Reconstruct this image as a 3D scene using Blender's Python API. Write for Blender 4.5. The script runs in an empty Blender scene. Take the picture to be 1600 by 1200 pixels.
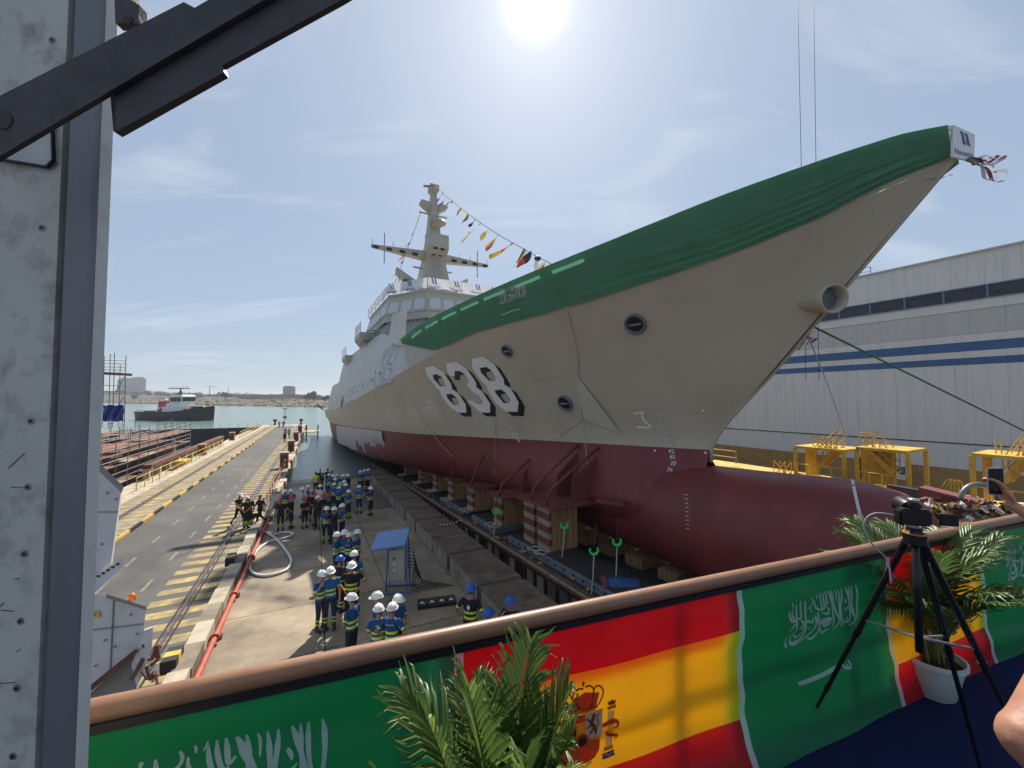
import bpy, bmesh, math, random
import numpy as np
from mathutils import Vector, Matrix, Quaternion
from mathutils import noise as mnoise
from mathutils.bvhtree import BVHTree
from mathutils.geometry import delaunay_2d_cdt, tessellate_polygon
random.seed(7)
R = math.radians
scene = bpy.context.scene
COL = scene.collection
# ------------------------------------------------------------------ camera
FPX = 620.0
PITCH = R(2.2)
cam_d = bpy.data.cameras.new('camera')
cam_d.sensor_fit = 'HORIZONTAL'; cam_d.sensor_width = 36.0
cam_d.lens = 36.0 * FPX / 1600.0
cam_d.clip_start = 0.05; cam_d.clip_end = 9000
cam = bpy.data.objects.new('camera', cam_d); COL.objects.link(cam)
cam.location = (0, 0, 0); cam.rotation_euler = (R(90) + PITCH, 0, 0)
scene.camera = cam
# ------------------------------------------------------------------ sky and sun
SUN_EL, SUN_AZ = R(46.5), R(3.6)          # azimuth measured from +Y towards +X
SUN_DIR = Vector((math.sin(SUN_AZ)*math.cos(SUN_EL), math.cos(SUN_AZ)*math.cos(SUN_EL), math.sin(SUN_EL)))
world = bpy.data.worlds.new('World'); scene.world = world; world.use_nodes = True
def build_world():
    nt = world.node_tree; N = nt.nodes; L = nt.links; N.clear()
    out = N.new('ShaderNodeOutputWorld'); bg = N.new('ShaderNodeBackground')
    sky = N.new('ShaderNodeTexSky'); sky.sky_type = 'NISHITA'; sky.sun_disc = False
    sky.sun_elevation = SUN_EL; sky.sun_rotation = SUN_AZ
    sky.altitude = 0; sky.air_density = 1.0; sky.dust_density = 0.7; sky.ozone_density = 1.6
    tc = N.new('ShaderNodeTexCoord')
    nrm = N.new('ShaderNodeVectorMath'); nrm.operation = 'NORMALIZE'; L.new(tc.outputs['Generated'], nrm.inputs[0])
    # aureole of the hazy air round the sun
    dot = N.new('ShaderNodeVectorMath'); dot.operation = 'DOT_PRODUCT'; dot.inputs[1].default_value = SUN_DIR
    L.new(nrm.outputs[0], dot.inputs[0])
    def math_(op, a, b=None, c=None):
        m = N.new('ShaderNodeMath'); m.operation = op
        for i, x in enumerate((a, b, c)):
            if x is None: continue
            if isinstance(x, (int, float)): m.inputs[i].default_value = x
            else: L.new(x, m.inputs[i])
        return m.outputs[0]
    dp = math_('MAXIMUM', dot.outputs['Value'], 0.0)
    g1 = math_('MULTIPLY', math_('POWER', dp, 12.0), 1.3)
    g2 = math_('MULTIPLY', math_('POWER', dp, 170.0), 1.6)
    g3 = math_('MULTIPLY', math_('POWER', dp, 1500.0), 20.0)
    glow = math_('ADD', math_('ADD', g1, g2), g3)
    # thin cirrus
    sep = N.new('ShaderNodeSeparateXYZ'); L.new(nrm.outputs[0], sep.inputs[0])
    zc = math_('ADD', math_('MAXIMUM', sep.outputs['Z'], 0.0), 0.18)
    cx = math_('DIVIDE', sep.outputs['X'], zc); cy = math_('DIVIDE', sep.outputs['Y'], zc)
    cmb = N.new('ShaderNodeCombineXYZ'); L.new(cx, cmb.inputs[0]); L.new(cy, cmb.inputs[1])
    mp = N.new('ShaderNodeMapping'); mp.inputs['Rotation'].default_value = (0, 0, R(35)); mp.inputs['Scale'].default_value = (0.8, 1.9, 1)
    L.new(cmb.outputs[0], mp.inputs[0])
    nz = N.new('ShaderNodeTexNoise'); nz.inputs['Scale'].default_value = 1.25; nz.inputs['Detail'].default_value = 9
    nz.inputs['Roughness'].default_value = 0.58; nz.inputs['Distortion'].default_value = 0.9
    L.new(mp.outputs[0], nz.inputs['Vector'])
    cr = N.new('ShaderNodeValToRGB'); cr.color_ramp.elements[0].position = 0.52; cr.color_ramp.elements[1].position = 0.82
    L.new(nz.outputs['Fac'], cr.inputs[0])
    sc_ = N.new('ShaderNodeMix'); sc_.data_type = 'RGBA'
    sc_.inputs[7].default_value = (9.0, 9.4, 10.0, 1)
    L.new(math_('MULTIPLY', cr.outputs[0], 0.55), sc_.inputs[0])
    # even the physical sky towards a hazier, paler blue
    hz = N.new('ShaderNodeMix'); hz.data_type = 'RGBA'; hz.inputs[0].default_value = 0.68
    hz.inputs[7].default_value = (4.7, 5.85, 7.6, 1)
    L.new(sky.outputs[0], hz.inputs[6])
    L.new(hz.outputs[2], sc_.inputs[6])
    gl = N.new('ShaderNodeVectorMath'); gl.operation = 'SCALE'; gl.inputs[0].default_value = (1.0, 0.96, 0.88); L.new(glow, gl.inputs['Scale'])
    ad = N.new('ShaderNodeVectorMath'); ad.operation = 'ADD'; L.new(sc_.outputs[2], ad.inputs[0]); L.new(gl.outputs[0], ad.inputs[1])
    L.new(ad.outputs[0], bg.inputs['Color']); bg.inputs['Strength'].default_value = 0.062
    L.new(bg.outputs[0], out.inputs['Surface'])
build_world()
sun_d = bpy.data.lights.new('sun', 'SUN'); sun_d.energy = 5.0; sun_d.angle = R(0.6); sun_d.color = (1.0, 0.93, 0.82)
sun = bpy.data.objects.new('sun', sun_d); COL.objects.link(sun)
sun.rotation_euler = SUN_DIR.to_track_quat('Z', 'Y').to_euler()
scene.view_settings.view_transform = 'Standard'; scene.view_settings.look = 'None'
scene.view_settings.exposure = 0.62; scene.view_settings.gamma = 1.0
scene.render.resolution_x = 1024; scene.render.resolution_y = 768
# ------------------------------------------------------------------ measuring helpers (all positions in metres, camera eye at the origin)
FW = Vector((0, math.cos(PITCH), math.sin(PITCH))); UPV = Vector((0, -math.sin(PITCH), math.cos(PITCH)))
def ray(x, y): return FW + Vector((1, 0, 0))*((x-800)/FPX) + UPV*((600-y)/FPX)
def at_z(x, y, z): d = ray(x, y); return d*(z/d.z)
def at_y(x, y, Y): d = ray(x, y); return d*(Y/d.y)
def at_v(x, y, v, Rv): d = ray(x, y); return d*(v/d.dot(Rv))
def axis(vx):
    a = math.atan((800-vx)/FPX); return Vector((-math.sin(a), math.cos(a), 0)), Vector((math.cos(a), math.sin(a), 0))
A1, R1 = axis(493)     # pier and slipway: along, across
A2, R2 = axis(465)     # ship
A3, R3 = axis(443)     # hall
Z = Vector((0, 0, 1))
def Q1(u, v, z): return A1*u + R1*v + Z*z
def Q2(u, v, z): return A2*u + R2*v + Z*z
def Q3(u, v, z): return A3*u + R3*v + Z*z
PIER_Z, WATER_Z = -7.0, -7.86
def slip_z(p): return -(6.2 + 0.0375*p.dot(A1))
def at_slip(x, y, h=0.0):
    d = ray(x, y); return d*((-6.2+h)/(d.z + 0.0375*d.dot(A1)))
# ------------------------------------------------------------------ materials
MATS = {}
def mat(name, col, rough=0.6, metal=0.0, var=0.18, scale=2.0, bump=0.0, bscale=30.0, dirt=None, transl=0.0, spec=0.4, stretch=None, emit=None, orand=0.0):
    if name in MATS: return MATS[name]
    m = bpy.data.materials.new(name); m.use_nodes = True
    nt = m.node_tree; N = nt.nodes; L = nt.links
    b = N['Principled BSDF']; b.inputs['Roughness'].default_value = rough; b.inputs['Metallic'].default_value = metal
    b.inputs['Specular IOR Level'].default_value = spec
    col = tuple(col) + (1,)
    geo = N.new('ShaderNodeNewGeometry'); vec = geo.outputs['Position']
    if stretch:
        mp = N.new('ShaderNodeMapping'); mp.inputs['Scale'].default_value = stretch; L.new(vec, mp.inputs[0]); vec = mp.outputs[0]
    last = None
    if var > 0:
        nz = N.new('ShaderNodeTexNoise'); nz.inputs['Scale'].default_value = scale; nz.inputs['Detail'].default_value = 8; nz.inputs['Roughness'].default_value = 0.6
        L.new(vec, nz.inputs['Vector'])
        rp = N.new('ShaderNodeMapRange'); rp.inputs[1].default_value = 0.25; rp.inputs[2].default_value = 0.75
        rp.inputs[3].default_value = 1-var; rp.inputs[4].default_value = 1+var; L.new(nz.outputs['Fac'], rp.inputs[0])
        mx = N.new('ShaderNodeVectorMath'); mx.operation = 'SCALE'; mx.inputs[0].default_value = col[:3]; L.new(rp.outputs[0], mx.inputs['Scale'])
        last = mx.outputs[0]
        rr = N.new('ShaderNodeMapRange'); rr.inputs[1].default_value = 0.3; rr.inputs[2].default_value = 0.7
        rr.inputs[3].default_value = max(0.02, rough-0.1); rr.inputs[4].default_value = min(1, rough+0.1); L.new(nz.outputs['Fac'], rr.inputs[0])
        L.new(rr.outputs[0], b.inputs['Roughness'])
    else:
        b.inputs['Base Color'].default_value = col
    if orand > 0:
        oi = N.new('ShaderNodeObjectInfo'); mo = N.new('ShaderNodeMapRange'); mo.inputs[3].default_value = 1-orand; mo.inputs[4].default_value = 1+orand; L.new(oi.outputs['Random'], mo.inputs[0])
        mv = N.new('ShaderNodeVectorMath'); mv.operation = 'SCALE'; L.new(last, mv.inputs[0]); L.new(mo.outputs[0], mv.inputs['Scale']); last = mv.outputs[0]
    if dirt:
        dcol, amt, dsc = dirt[:3]
        n2 = N.new('ShaderNodeTexNoise'); n2.inputs['Scale'].default_value = dsc; n2.inputs['Detail'].default_value = 10; n2.inputs['Roughness'].default_value = 0.68
        L.new(vec, n2.inputs['Vector'])
        c2 = N.new('ShaderNodeValToRGB'); c2.color_ramp.elements[0].position = 0.62-amt*0.35; c2.color_ramp.elements[1].position = 0.78-amt*0.2
        L.new(n2.outputs['Fac'], c2.inputs[0])
        mm = N.new('ShaderNodeMix'); mm.data_type = 'RGBA'; L.new(c2.outputs[0], mm.inputs[0])
        if last: L.new(last, mm.inputs[6])
        else: mm.inputs[6].default_value = col
        mm.inputs[7].default_value = tuple(dcol)+(1,)
        last = mm.outputs[2]
    if last: L.new(last, b.inputs['Base Color'])
    if bump > 0:
        n3 = N.new('ShaderNodeTexNoise'); n3.inputs['Scale'].default_value = bscale; n3.inputs['Detail'].default_value = 6; L.new(vec, n3.inputs['Vector'])
        bp = N.new('ShaderNodeBump'); bp.inputs['Strength'].default_value = bump; bp.inputs['Distance'].default_value = 0.02
        L.new(n3.outputs['Fac'], bp.inputs['Height']); L.new(bp.outputs[0], b.inputs['Normal'])
    if transl > 0:
        tr = N.new('ShaderNodeBsdfTranslucent'); ms = N.new('ShaderNodeMixShader'); ms.inputs[0].default_value = transl
        if last: L.new(last, tr.inputs['Color'])
        else: tr.inputs['Color'].default_value = col
        L.new(b.outputs[0], ms.inputs[1]); L.new(tr.outputs[0], ms.inputs[2]); L.new(ms.outputs[0], N['Material Output'].inputs['Surface'])
    if emit: b.inputs['Emission Color'].default_value = col; b.inputs['Emission Strength'].default_value = emit
    MATS[name] = m; return m
# ------------------------------------------------------------------ mesh helpers
ORG = {}
class MB:
    def __init__(s): s.v = []; s.f = []; s.m = []
    def add(s, vs, fs, m=0):
        o = len(s.v); s.v += [Vector(x) for x in vs]; s.f += [[i+o for i in f] for f in fs]; s.m += [m]*len(fs); return s
    def box(s, c, size, ax=None, m=0):
        X, Y, Zz = ax if ax else (Vector((1,0,0)), Vector((0,1,0)), Z)
        c = Vector(c); a, b, h = X*size[0]/2, Y*size[1]/2, Zz*size[2]/2
        return s.add([c-a-b-h, c+a-b-h, c+a+b-h, c-a+b-h, c-a-b+h, c+a-b+h, c+a+b+h, c-a+b+h],
                     [(0,3,2,1),(4,5,6,7),(0,1,5,4),(1,2,6,5),(2,3,7,6),(3,0,4,7)], m)
    def beam(s, p0, p1, w, h, m=0, up=Z):
        p0, p1 = Vector(p0), Vector(p1); d = (p1-p0); l = d.length; d.normalize()
        x = d.cross(up); x = x.normalized() if x.length > 1e-4 else Vector((1,0,0)); y = x.cross(d).normalized()
        return s.box((p0+p1)/2, (l, w, h), (d, x, y), m)
    def tube(s, pts, r, n=6, m=0, cap=True):
        pts = [Vector(p) for p in pts]; k = len(pts); rs = r if isinstance(r, (list, tuple)) else [r]*k
        vs = []; fs = []; prev = None
        for i, p in enumerate(pts):
            t = (pts[min(i+1,k-1)]-pts[max(i-1,0)]); t = t.normalized() if t.length > 1e-7 else Z
            if prev is None:
                x = t.cross(Z); x = x.normalized() if x.length > 1e-3 else Vector((1,0,0))
            else:
                x = prev - t*prev.dot(t); x = x.normalized() if x.length > 1e-4 else t.orthogonal().normalized()
            prev = x; y = t.cross(x)
            for j in range(n):
                a = 2*math.pi*j/n; vs.append(p + (x*math.cos(a)+y*math.sin(a))*rs[i])
        for i in range(k-1):
            for j in range(n):
                fs.append((i*n+j, i*n+(j+1)%n, (i+1)*n+(j+1)%n, (i+1)*n+j))
        if cap: fs.append(tuple(range(n-1,-1,-1))); fs.append(tuple((k-1)*n+j for j in range(n)))
        return s.add(vs, fs, m)
    def prism(s, poly, vec, m=0):
        n = len(poly); poly = [Vector(p) for p in poly]; vec = Vector(vec)
        return s.add(poly+[p+vec for p in poly], [tuple(range(n))[::-1], tuple(range(n, 2*n))]+[(i,(i+1)%n,n+(i+1)%n,n+i) for i in range(n)], m)
    def ell(s, c, rad, n=12, k=8, ax=None, m=0):
        X, Y, Zz = ax if ax else (Vector((1,0,0)), Vector((0,1,0)), Z); c = Vector(c); vs = []; fs = []
        for i in range(k+1):
            th = math.pi*i/k
            for j in range(n):
                a = 2*math.pi*j/n
                vs.append(c + X*rad[0]*math.sin(th)*math.cos(a) + Y*rad[1]*math.sin(th)*math.sin(a) + Zz*rad[2]*math.cos(th))
        for i in range(k):
            for j in range(n): fs.append((i*n+j, (i+1)*n+j, (i+1)*n+(j+1)%n, i*n+(j+1)%n))
        return s.add(vs, fs, m)
    def grid(s, P, m=0, close=False):
        r, c = len(P), len(P[0]); mm = m if callable(m) else (lambda i, j: m); o = len(s.v)
        for row in P: s.v += [Vector(p) for p in row]
        for i in range(r-1):
            for j in range(c-1):
                s.f.append([o+i*c+j, o+i*c+j+1, o+(i+1)*c+j+1, o+(i+1)*c+j]); s.m.append(mm(i, j))
        return s
    def mesh(s, name, mats, smooth=False, org=None):
        me = bpy.data.meshes.new(name)
        o = org if org is not None else Vector((0,0,0))
        me.from_pydata([tuple(v-o) for v in s.v], [], s.f)
        for mt in (mats if isinstance(mats, (list, tuple)) else [mats]): me.materials.append(mt)
        me.polygons.foreach_set('material_index', s.m)
        if smooth: me.polygons.foreach_set('use_smooth', [True]*len(me.polygons))
        me.update(); return me
    def base(s):
        lo = Vector((min(v.x for v in s.v), min(v.y for v in s.v), min(v.z for v in s.v))); hi = Vector((max(v.x for v in s.v), max(v.y for v in s.v), max(v.z for v in s.v)))
        return Vector(((lo.x+hi.x)/2, (lo.y+hi.y)/2, lo.z))
    def build(s, name, mats, parent=None, smooth=False, sharp=None):
        org = ORG[parent] if parent else s.base()
        me = s.mesh(name, mats, smooth, org)
        if sharp and smooth: me.set_sharp_from_angle(angle=R(sharp))
        o = bpy.data.objects.new(name, me); COL.objects.link(o); ORG[o] = org
        if parent: o.parent = parent
        else: o.location = org
        return o
def tag(o, label=None, cat=None, group=None, kind=None):
    if label: o['label'] = label
    if cat: o['category'] = cat
    if group: o['group'] = group
    if kind: o['kind'] = kind
    return o
def thing(name, loc, label, cat, group=None):
    o = bpy.data.objects.new(name, None); COL.objects.link(o); o.location = loc; o.empty_display_size = 0.2
    ORG[o] = Vector(loc); return tag(o, label, cat, group)
def smooth3(pts, k=5):
    pts = [Vector(p) for p in pts]; n = len(pts); out = []
    for i in range(n-1):
        a, b, c, d = pts[max(i-1,0)], pts[i], pts[i+1], pts[min(i+2,n-1)]
        for s in range(k):
            t = s/k; out.append(.5*(2*b+(c-a)*t+(2*a-5*b+4*c-d)*t*t+(3*b-a-3*c+d)*t**3))
    return out+[pts[-1]]
UNIT = {}
def unit_box(m, bevel=0.0):
    k = (m.name, bevel)
    if k not in UNIT: UNIT[k] = MB().box((0,0,0), (1,1,1)).mesh('unit_'+m.name, m)
    return UNIT[k]
def piece(name, m, parent, c, size, ax=None):
    """one box-shaped piece sharing mesh data with its kind"""
    o = bpy.data.objects.new(name, unit_box(m)); COL.objects.link(o); o.parent = parent
    X, Y, Zz = ax if ax else (Vector((1,0,0)), Vector((0,1,0)), Z)
    M = Matrix((X*size[0], Y*size[1], Zz*size[2])).transposed().to_4x4(); M.translation = Vector(c)-ORG[parent]
    o.matrix_local = M; ORG[o] = ORG[parent]; return o
def beam_piece(name, m, parent, p0, p1, w, h, up=Z):
    p0, p1 = Vector(p0), Vector(p1); d = p1-p0; l = d.length; d.normalize()
    x = d.cross(up); x = x.normalized() if x.length > 1e-4 else Vector((1,0,0)); y = x.cross(d).normalized()
    return piece(name, m, parent, (p0+p1)/2, (l, w, h), (d, x, y))
UT = {}
def tube_piece(name, m, parent, p0, p1, r, n=6):
    k = (m.name, n)
    if k not in UT: UT[k] = MB().tube([(0,0,-.5),(0,0,.5)], 1.0, n).mesh('unit_tube_'+m.name, m, True)
    p0, p1 = Vector(p0), Vector(p1); d = p1-p0
    o = bpy.data.objects.new(name, UT[k]); COL.objects.link(o); o.parent = parent
    q = d.to_track_quat('Z', 'Y')
    o.matrix_local = Matrix.LocRotScale((p0+p1)/2-ORG[parent], q, Vector((r, r, d.length))); ORG[o] = ORG[parent]; return o
def struct(o): o['kind'] = 'structure'; return o
def pch(xs, ys):
    """smooth monotone-ish interpolation"""
    xs = np.array(xs, float); ys = np.array(ys, float); h = np.diff(xs); dl = np.diff(ys)/h; d = np.zeros_like(xs)
    for i in range(1, len(xs)-1):
        if dl[i-1]*dl[i] > 0:
            w1, w2 = 2*h[i]+h[i-1], h[i]+2*h[i-1]; d[i] = (w1+w2)/(w1/dl[i-1]+w2/dl[i])
    d[0], d[-1] = dl[0], dl[-1]
    def f(x):
        x = min(max(x, xs[0]), xs[-1]); i = min(max(int(np.searchsorted(xs, x))-1, 0), len(xs)-2)
        t = (x-xs[i])/h[i]
        return float((2*t**3-3*t*t+1)*ys[i]+(t**3-2*t*t+t)*h[i]*d[i]+(-2*t**3+3*t*t)*ys[i+1]+(t**3-t*t)*h[i]*d[i+1])
    return f
def text_mesh(body, size=1.0):
    cu = bpy.data.curves.new('t', 'FONT'); cu.body = body; cu.size = size; cu.resolution_u = 3
    o = bpy.data.objects.new('t', cu); COL.objects.link(o)
    dg = bpy.context.evaluated_depsgraph_get(); me = bpy.data.meshes.new_from_object(o.evaluated_get(dg))
    vs = [v.co.copy() for v in me.vertices]; fs = [list(p.vertices) for p in me.polygons]
    bpy.data.objects.remove(o); bpy.data.curves.remove(cu); bpy.data.meshes.remove(me); return vs, fs
# ================================================================== SETTING
M_asphalt = mat('asphalt', (0.075,0.073,0.07), 0.85, var=0.35, scale=0.9, bump=0.25, bscale=60, dirt=((0.12,0.112,0.10),0.6,0.22))
M_conc = mat('concrete', (0.27,0.225,0.165), 0.85, var=0.25, scale=1.3, bump=0.25, bscale=25, dirt=((0.10,0.085,0.07),0.55,0.6))
M_conc_l = mat('pale_concrete', (0.42,0.36,0.27), 0.85, var=0.22, scale=1.6, bump=0.2, bscale=25, dirt=((0.2,0.16,0.12),0.35,1.1))
M_slab = mat('slipway_concrete', (0.32,0.25,0.17), 0.72, var=0.3, scale=0.8, bump=0.25, bscale=18, dirt=((0.15,0.12,0.085),0.7,0.45))
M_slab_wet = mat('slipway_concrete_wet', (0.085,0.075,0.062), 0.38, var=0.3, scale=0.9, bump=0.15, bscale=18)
M_yellow = mat('yellow_paint', (0.42,0.31,0.11), 0.7, var=0.3, scale=3, dirt=((0.15,0.12,0.08),0.7,1.8))
M_yellow_s = mat('yellow_steel_paint', (0.60,0.40,0.07), 0.5, var=0.15, scale=2, dirt=((0.32,0.17,0.05),0.3,3))
M_paint_faded = mat('faded_road_paint', (0.25,0.21,0.12), 0.8, var=0.4, scale=4, dirt=((.09,.085,.08),.6,3))
M_rail = mat('steel_rail', (0.16,0.12,0.11), 0.42, 0.7, var=0.3, scale=5)
M_rust = mat('rusty_steel', (0.16,0.075,0.05), 0.8, 0.2, var=0.4, scale=3, bump=0.3, dirt=((0.06,0.035,0.03),0.5,2))
M_black = mat('black_paint', (0.02,0.02,0.02), 0.6, var=0.2)
M_orange = mat('orange_steel', (0.42,0.13,0.06), 0.6, var=0.25, dirt=((0.15,0.06,0.04),0.4,3))
M_dark = mat('dark_wet_concrete', (0.045,0.04,0.036), 0.55, var=0.4, scale=1.5, bump=0.2)
# ---- water
def build_water():
    m = bpy.data.materials.new('harbour_water'); m.use_nodes = True; nt = m.node_tree; N = nt.nodes; L = nt.links
    b = N['Principled BSDF']; b.inputs['Base Color'].default_value = (0.17, 0.235, 0.215, 1); b.inputs['Roughness'].default_value = 0.14
    b.inputs['IOR'].default_value = 1.33
    geo = N.new('ShaderNodeNewGeometry'); mp = N.new('ShaderNodeMapping'); mp.inputs['Scale'].default_value = (0.45, 1.0, 1); mp.inputs['Rotation'].default_value = (0,0,0.25); L.new(geo.outputs['Position'], mp.inputs[0])
    n1 = N.new('ShaderNodeTexNoise'); n1.inputs['Scale'].default_value = 1.6; n1.inputs['Detail'].default_value = 7; n1.inputs['Roughness'].default_value = 0.65; L.new(mp.outputs[0], n1.inputs['Vector'])
    bp = N.new('ShaderNodeBump'); bp.inputs['Strength'].default_value = 0.55; bp.inputs['Distance'].default_value = 0.16; L.new(n1.outputs['Fac'], bp.inputs['Height']); L.new(bp.outputs[0], b.inputs['Normal'])
    mb = MB(); S = 4500; w = WATER_Z
    mb.add([Q1(118.5,-S,w), Q1(118.5,S,w), Q1(S,S,w), Q1(S,-S,w)], [(0,1,2,3)])
    mb.add([Q1(34,-3,w), Q1(34,S,w), Q1(118.5,S,w), Q1(118.5,-3,w)], [(0,1,2,3)])
    return struct(mb.build('water', m))
build_water()
# ---- ground under the yard, kept below the water to the front
mb = MB(); mb.add([(-300,-200,-13.5),(300,-200,-13.5),(300,200,-13.5),(-300,200,-13.5)], [(0,1,2,3)]); struct(mb.build('ground', M_dark))
# ---- far shore
M_marsh = mat('dry_marsh_grass', (0.095,0.07,0.04), 0.95, var=0.45, scale=0.02, stretch=(0.35,3,1), dirt=((0.055,0.055,0.03),0.6,0.03))
M_bank = mat('shore_bank', (0.17,0.14,0.075), 0.95, var=0.4, scale=0.06)
SH = [(-40,625.9),(150,629.3),(350,633.8),(470,636.0),(560,637.6),(800,640.5),(1200,643)]
SHP = [at_z(x, y, WATER_Z) for x, y in SH]
def land_top(p):
    px = 800+FPX*p.x/p.y; d = Vector((p.x,p.y,0)).normalized(); q = p+d*300
    return at_y(px, float(np.interp(px, [-40,150,250,350,450,545,800], [612.5,616,618,620.5,623,625.5,626])), q.y).z
def shore():
    r0 = []; r1 = []; r2 = []; r3 = []; r4 = []
    pts = []
    for i in range(len(SHP)-1):
        for k in range(8): pts.append(SHP[i].lerp(SHP[i+1], k/8))
    for p in pts:
        d = Vector((p.x, p.y, 0)).normalized(); w = random.uniform(-3, 3)
        r0.append(p+d*w+Z*-.3); r1.append(p+d*(6+w)+Z*1.2); zt = land_top(p); r2.append(p+d*60+Z*((zt-p.z)*.22)); r3.append(p+d*300+Z*(zt-p.z)); r4.append(p+d*3800+Z*(zt-p.z+2))
    mb = MB(); mb.grid([r0, r1], 1); mb.grid([r1, r2, r3, r4], 0)
    return struct(mb.build('far_shore', [M_marsh, M_bank]))
shore()
def shore_at(px, dist_beyond, z=1.6):
    """a point on the far land in the direction of column px, dist_beyond metres behind its waterline"""
    ys = np.interp(px, [s[0] for s in SH], [s[1] for s in SH]); p = at_z(px, float(ys), WATER_Z); d = Vector((p.x, p.y, 0)).normalized()
    q = p + d*dist_beyond; f = dist_beyond; zt = land_top(p)-p.z; q.z = p.z + zt*(.22*f/60 if f < 60 else .22+.78*min(1,(f-60)/240)); return q
# ---- pier
def pier():
    u0, u1 = -6, 126
    mb = MB(); mb.box(Q1((u0+u1)/2, -7.5, PIER_Z-2.5), (u1-u0, 9.8, 5), (A1, R1, Z)); p = struct(mb.build('pier', M_conc_l))
    def sheet(name, m, v0, v1, z, ua=u0, ub=u1):
        s = MB(); s.add([Q1(ua,v0,z), Q1(ub,v0,z), Q1(ub,v1,z), Q1(ua,v1,z)], [(3,2,1,0)]); return s.build(name, m, p)
    sheet('road_surface', M_asphalt, -8.55, -4.95, PIER_Z+.004, u0, 121)
    for nm, va, vb in (('left_stripe', -11.5, -8.9), ('right_stripe', -4.95, -2.95)):
        s = MB(); u = -2.0
        while u < 118:
            k = .47+random.uniform(-.03,.03)
            s.add([Q1(u,va,PIER_Z+.008), Q1(u+k,va,PIER_Z+.008), Q1(u+k,vb,PIER_Z+.008), Q1(u,vb,PIER_Z+.008)], [(3,2,1,0)]); u += 0.93
        s.build('yellow_stripes', M_yellow, p)
        s = MB(); s.add([Q1(u0,va,PIER_Z+.004), Q1(119,va,PIER_Z+.004), Q1(119,vb,PIER_Z+.004), Q1(u0,vb,PIER_Z+.004)], [(3,2,1,0)])
        s.build('stripe_ground', M_asphalt if nm == 'right_stripe' else M_conc, p)
    for v in (-7.0, -5.55):
        u = 0.5
        while u < 112:
            piece('road_dash', M_paint_faded, p, Q1(u+.6, v, PIER_Z+.008), (1.15, .11, .004), (A1, R1, Z)); u += 3.1
    for u in (13.2, 15.0, 18.2): piece('road_line', M_paint_faded, p, Q1(u+3, -8.0, PIER_Z+.008), (.09, 1.0, .004), (A1, R1, Z))
    for v in (-10.25, -3.83):
        beam_piece('rail', M_rail, p, Q1(u0, v, PIER_Z+.03), Q1(u1, v, PIER_Z+.03), .09, .06)
        for dv in (-.13, .13): beam_piece('rail_groove', M_black, p, Q1(u0, v+dv, PIER_Z+.012), Q1(u1, v+dv, PIER_Z+.012), .07, .008)
    for k in range(3):
        c = Q1(17.5, -6.2, PIER_Z+.01)
    dr = piece('drain_grate', M_black, p, Q1(17.6, -6.3, PIER_Z+.008), (.3, .7, .006), (A1, R1, Z))
    # low yellow and black kerb barrier
    u = 22.5; k = 0
    while u < 118:
        piece('kerb_barrier', M_yellow_s if k % 2 == 0 else M_black, p, Q1(u+.85, -8.6, PIER_Z+.12), (1.7, .12, .15), (A1, R1, Z)); u += 1.72; k += 1
    piece('kerb_barrier', M_yellow_s, p, Q1(19.0, -8.7, PIER_Z+.14), (1.6, .16, .2), (A1, R1, Z))
    # kerb blocks on the slipway edge
    u = 9.4; k = 0
    while u < 27.5:
        c = Q1(u+.62, -2.72, 0); zt = max(slip_z(c)+.36, PIER_Z+.3)
        M_ = M_conc_l if k % 2 else M_conc
        piece('kerb_block', M_, p, Q1(u+.62, -2.72+random.uniform(-.02,.02), zt-.45), (1.2, .42, .9), (A1, R1, Z))
        if k % 6 == 2:
            for q, mm in enumerate((M_black, M_yellow_s, M_black)):
                piece('kerb_block', mm, p, Q1(u+.3+q*.22, -2.98, zt+.05), (.215, .3, .3), (A1, R1, Z))
        u += 1.24; k += 1
    # irregular quay wall down to the water
    u = 27.8
    while u < 124:
        L_ = random.uniform(1.2, 2.6)
        zt = PIER_Z + random.uniform(-.02, .12)
        piece('wall_block', random.choice((M_conc_l, M_conc_l, M_conc)), p, Q1(u+L_/2, -2.55+random.uniform(-.05,.22), zt-.9), (L_-.03, random.uniform(.35,.6), 1.8), (A1, R1, Z)); u += L_
    return p
PIER = pier()
# ---- slipway
SA = (A1 - Z*0.0375).normalized(); SN = R1.cross(SA).normalized()
if SN.z < 0: SN = -SN
def SL(u, v, h=0): return Q1(u, v, -(6.2+.0375*u)+h)
def slipway():
    mb = MB(); mb.add([SL(-8,-2.55,-.06), SL(75,-2.55,-.06), SL(75,6.6,-.06), SL(-8,6.6,-.06), SL(-8,-2.55,-.9), SL(75,-2.55,-.9), SL(75,6.6,-.9), SL(-8,6.6,-.9)], [(3,2,1,0),(2,3,7,6),(0,1,5,4)])
    mb.add([SL(-8,6.4,-.9), SL(75,6.4,-.9), SL(75,30,-.9), SL(-8,30,-.9)], [(3,2,1,0)])
    s = struct(mb.build('slipway', M_dark))
    vs = [-2.5, 0.35, 2.4, 4.75, 6.55]; u = -6.0
    while u < 56:
        L_ = random.choice((2.6, 3.1, 3.4))
        for a, b in zip(vs[:-1], vs[1:]):
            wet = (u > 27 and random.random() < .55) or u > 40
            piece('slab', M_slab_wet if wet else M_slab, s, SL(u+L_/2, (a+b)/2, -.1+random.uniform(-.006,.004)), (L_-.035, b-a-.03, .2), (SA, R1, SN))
        u += L_
    return s
SLIP = slipway()
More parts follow.
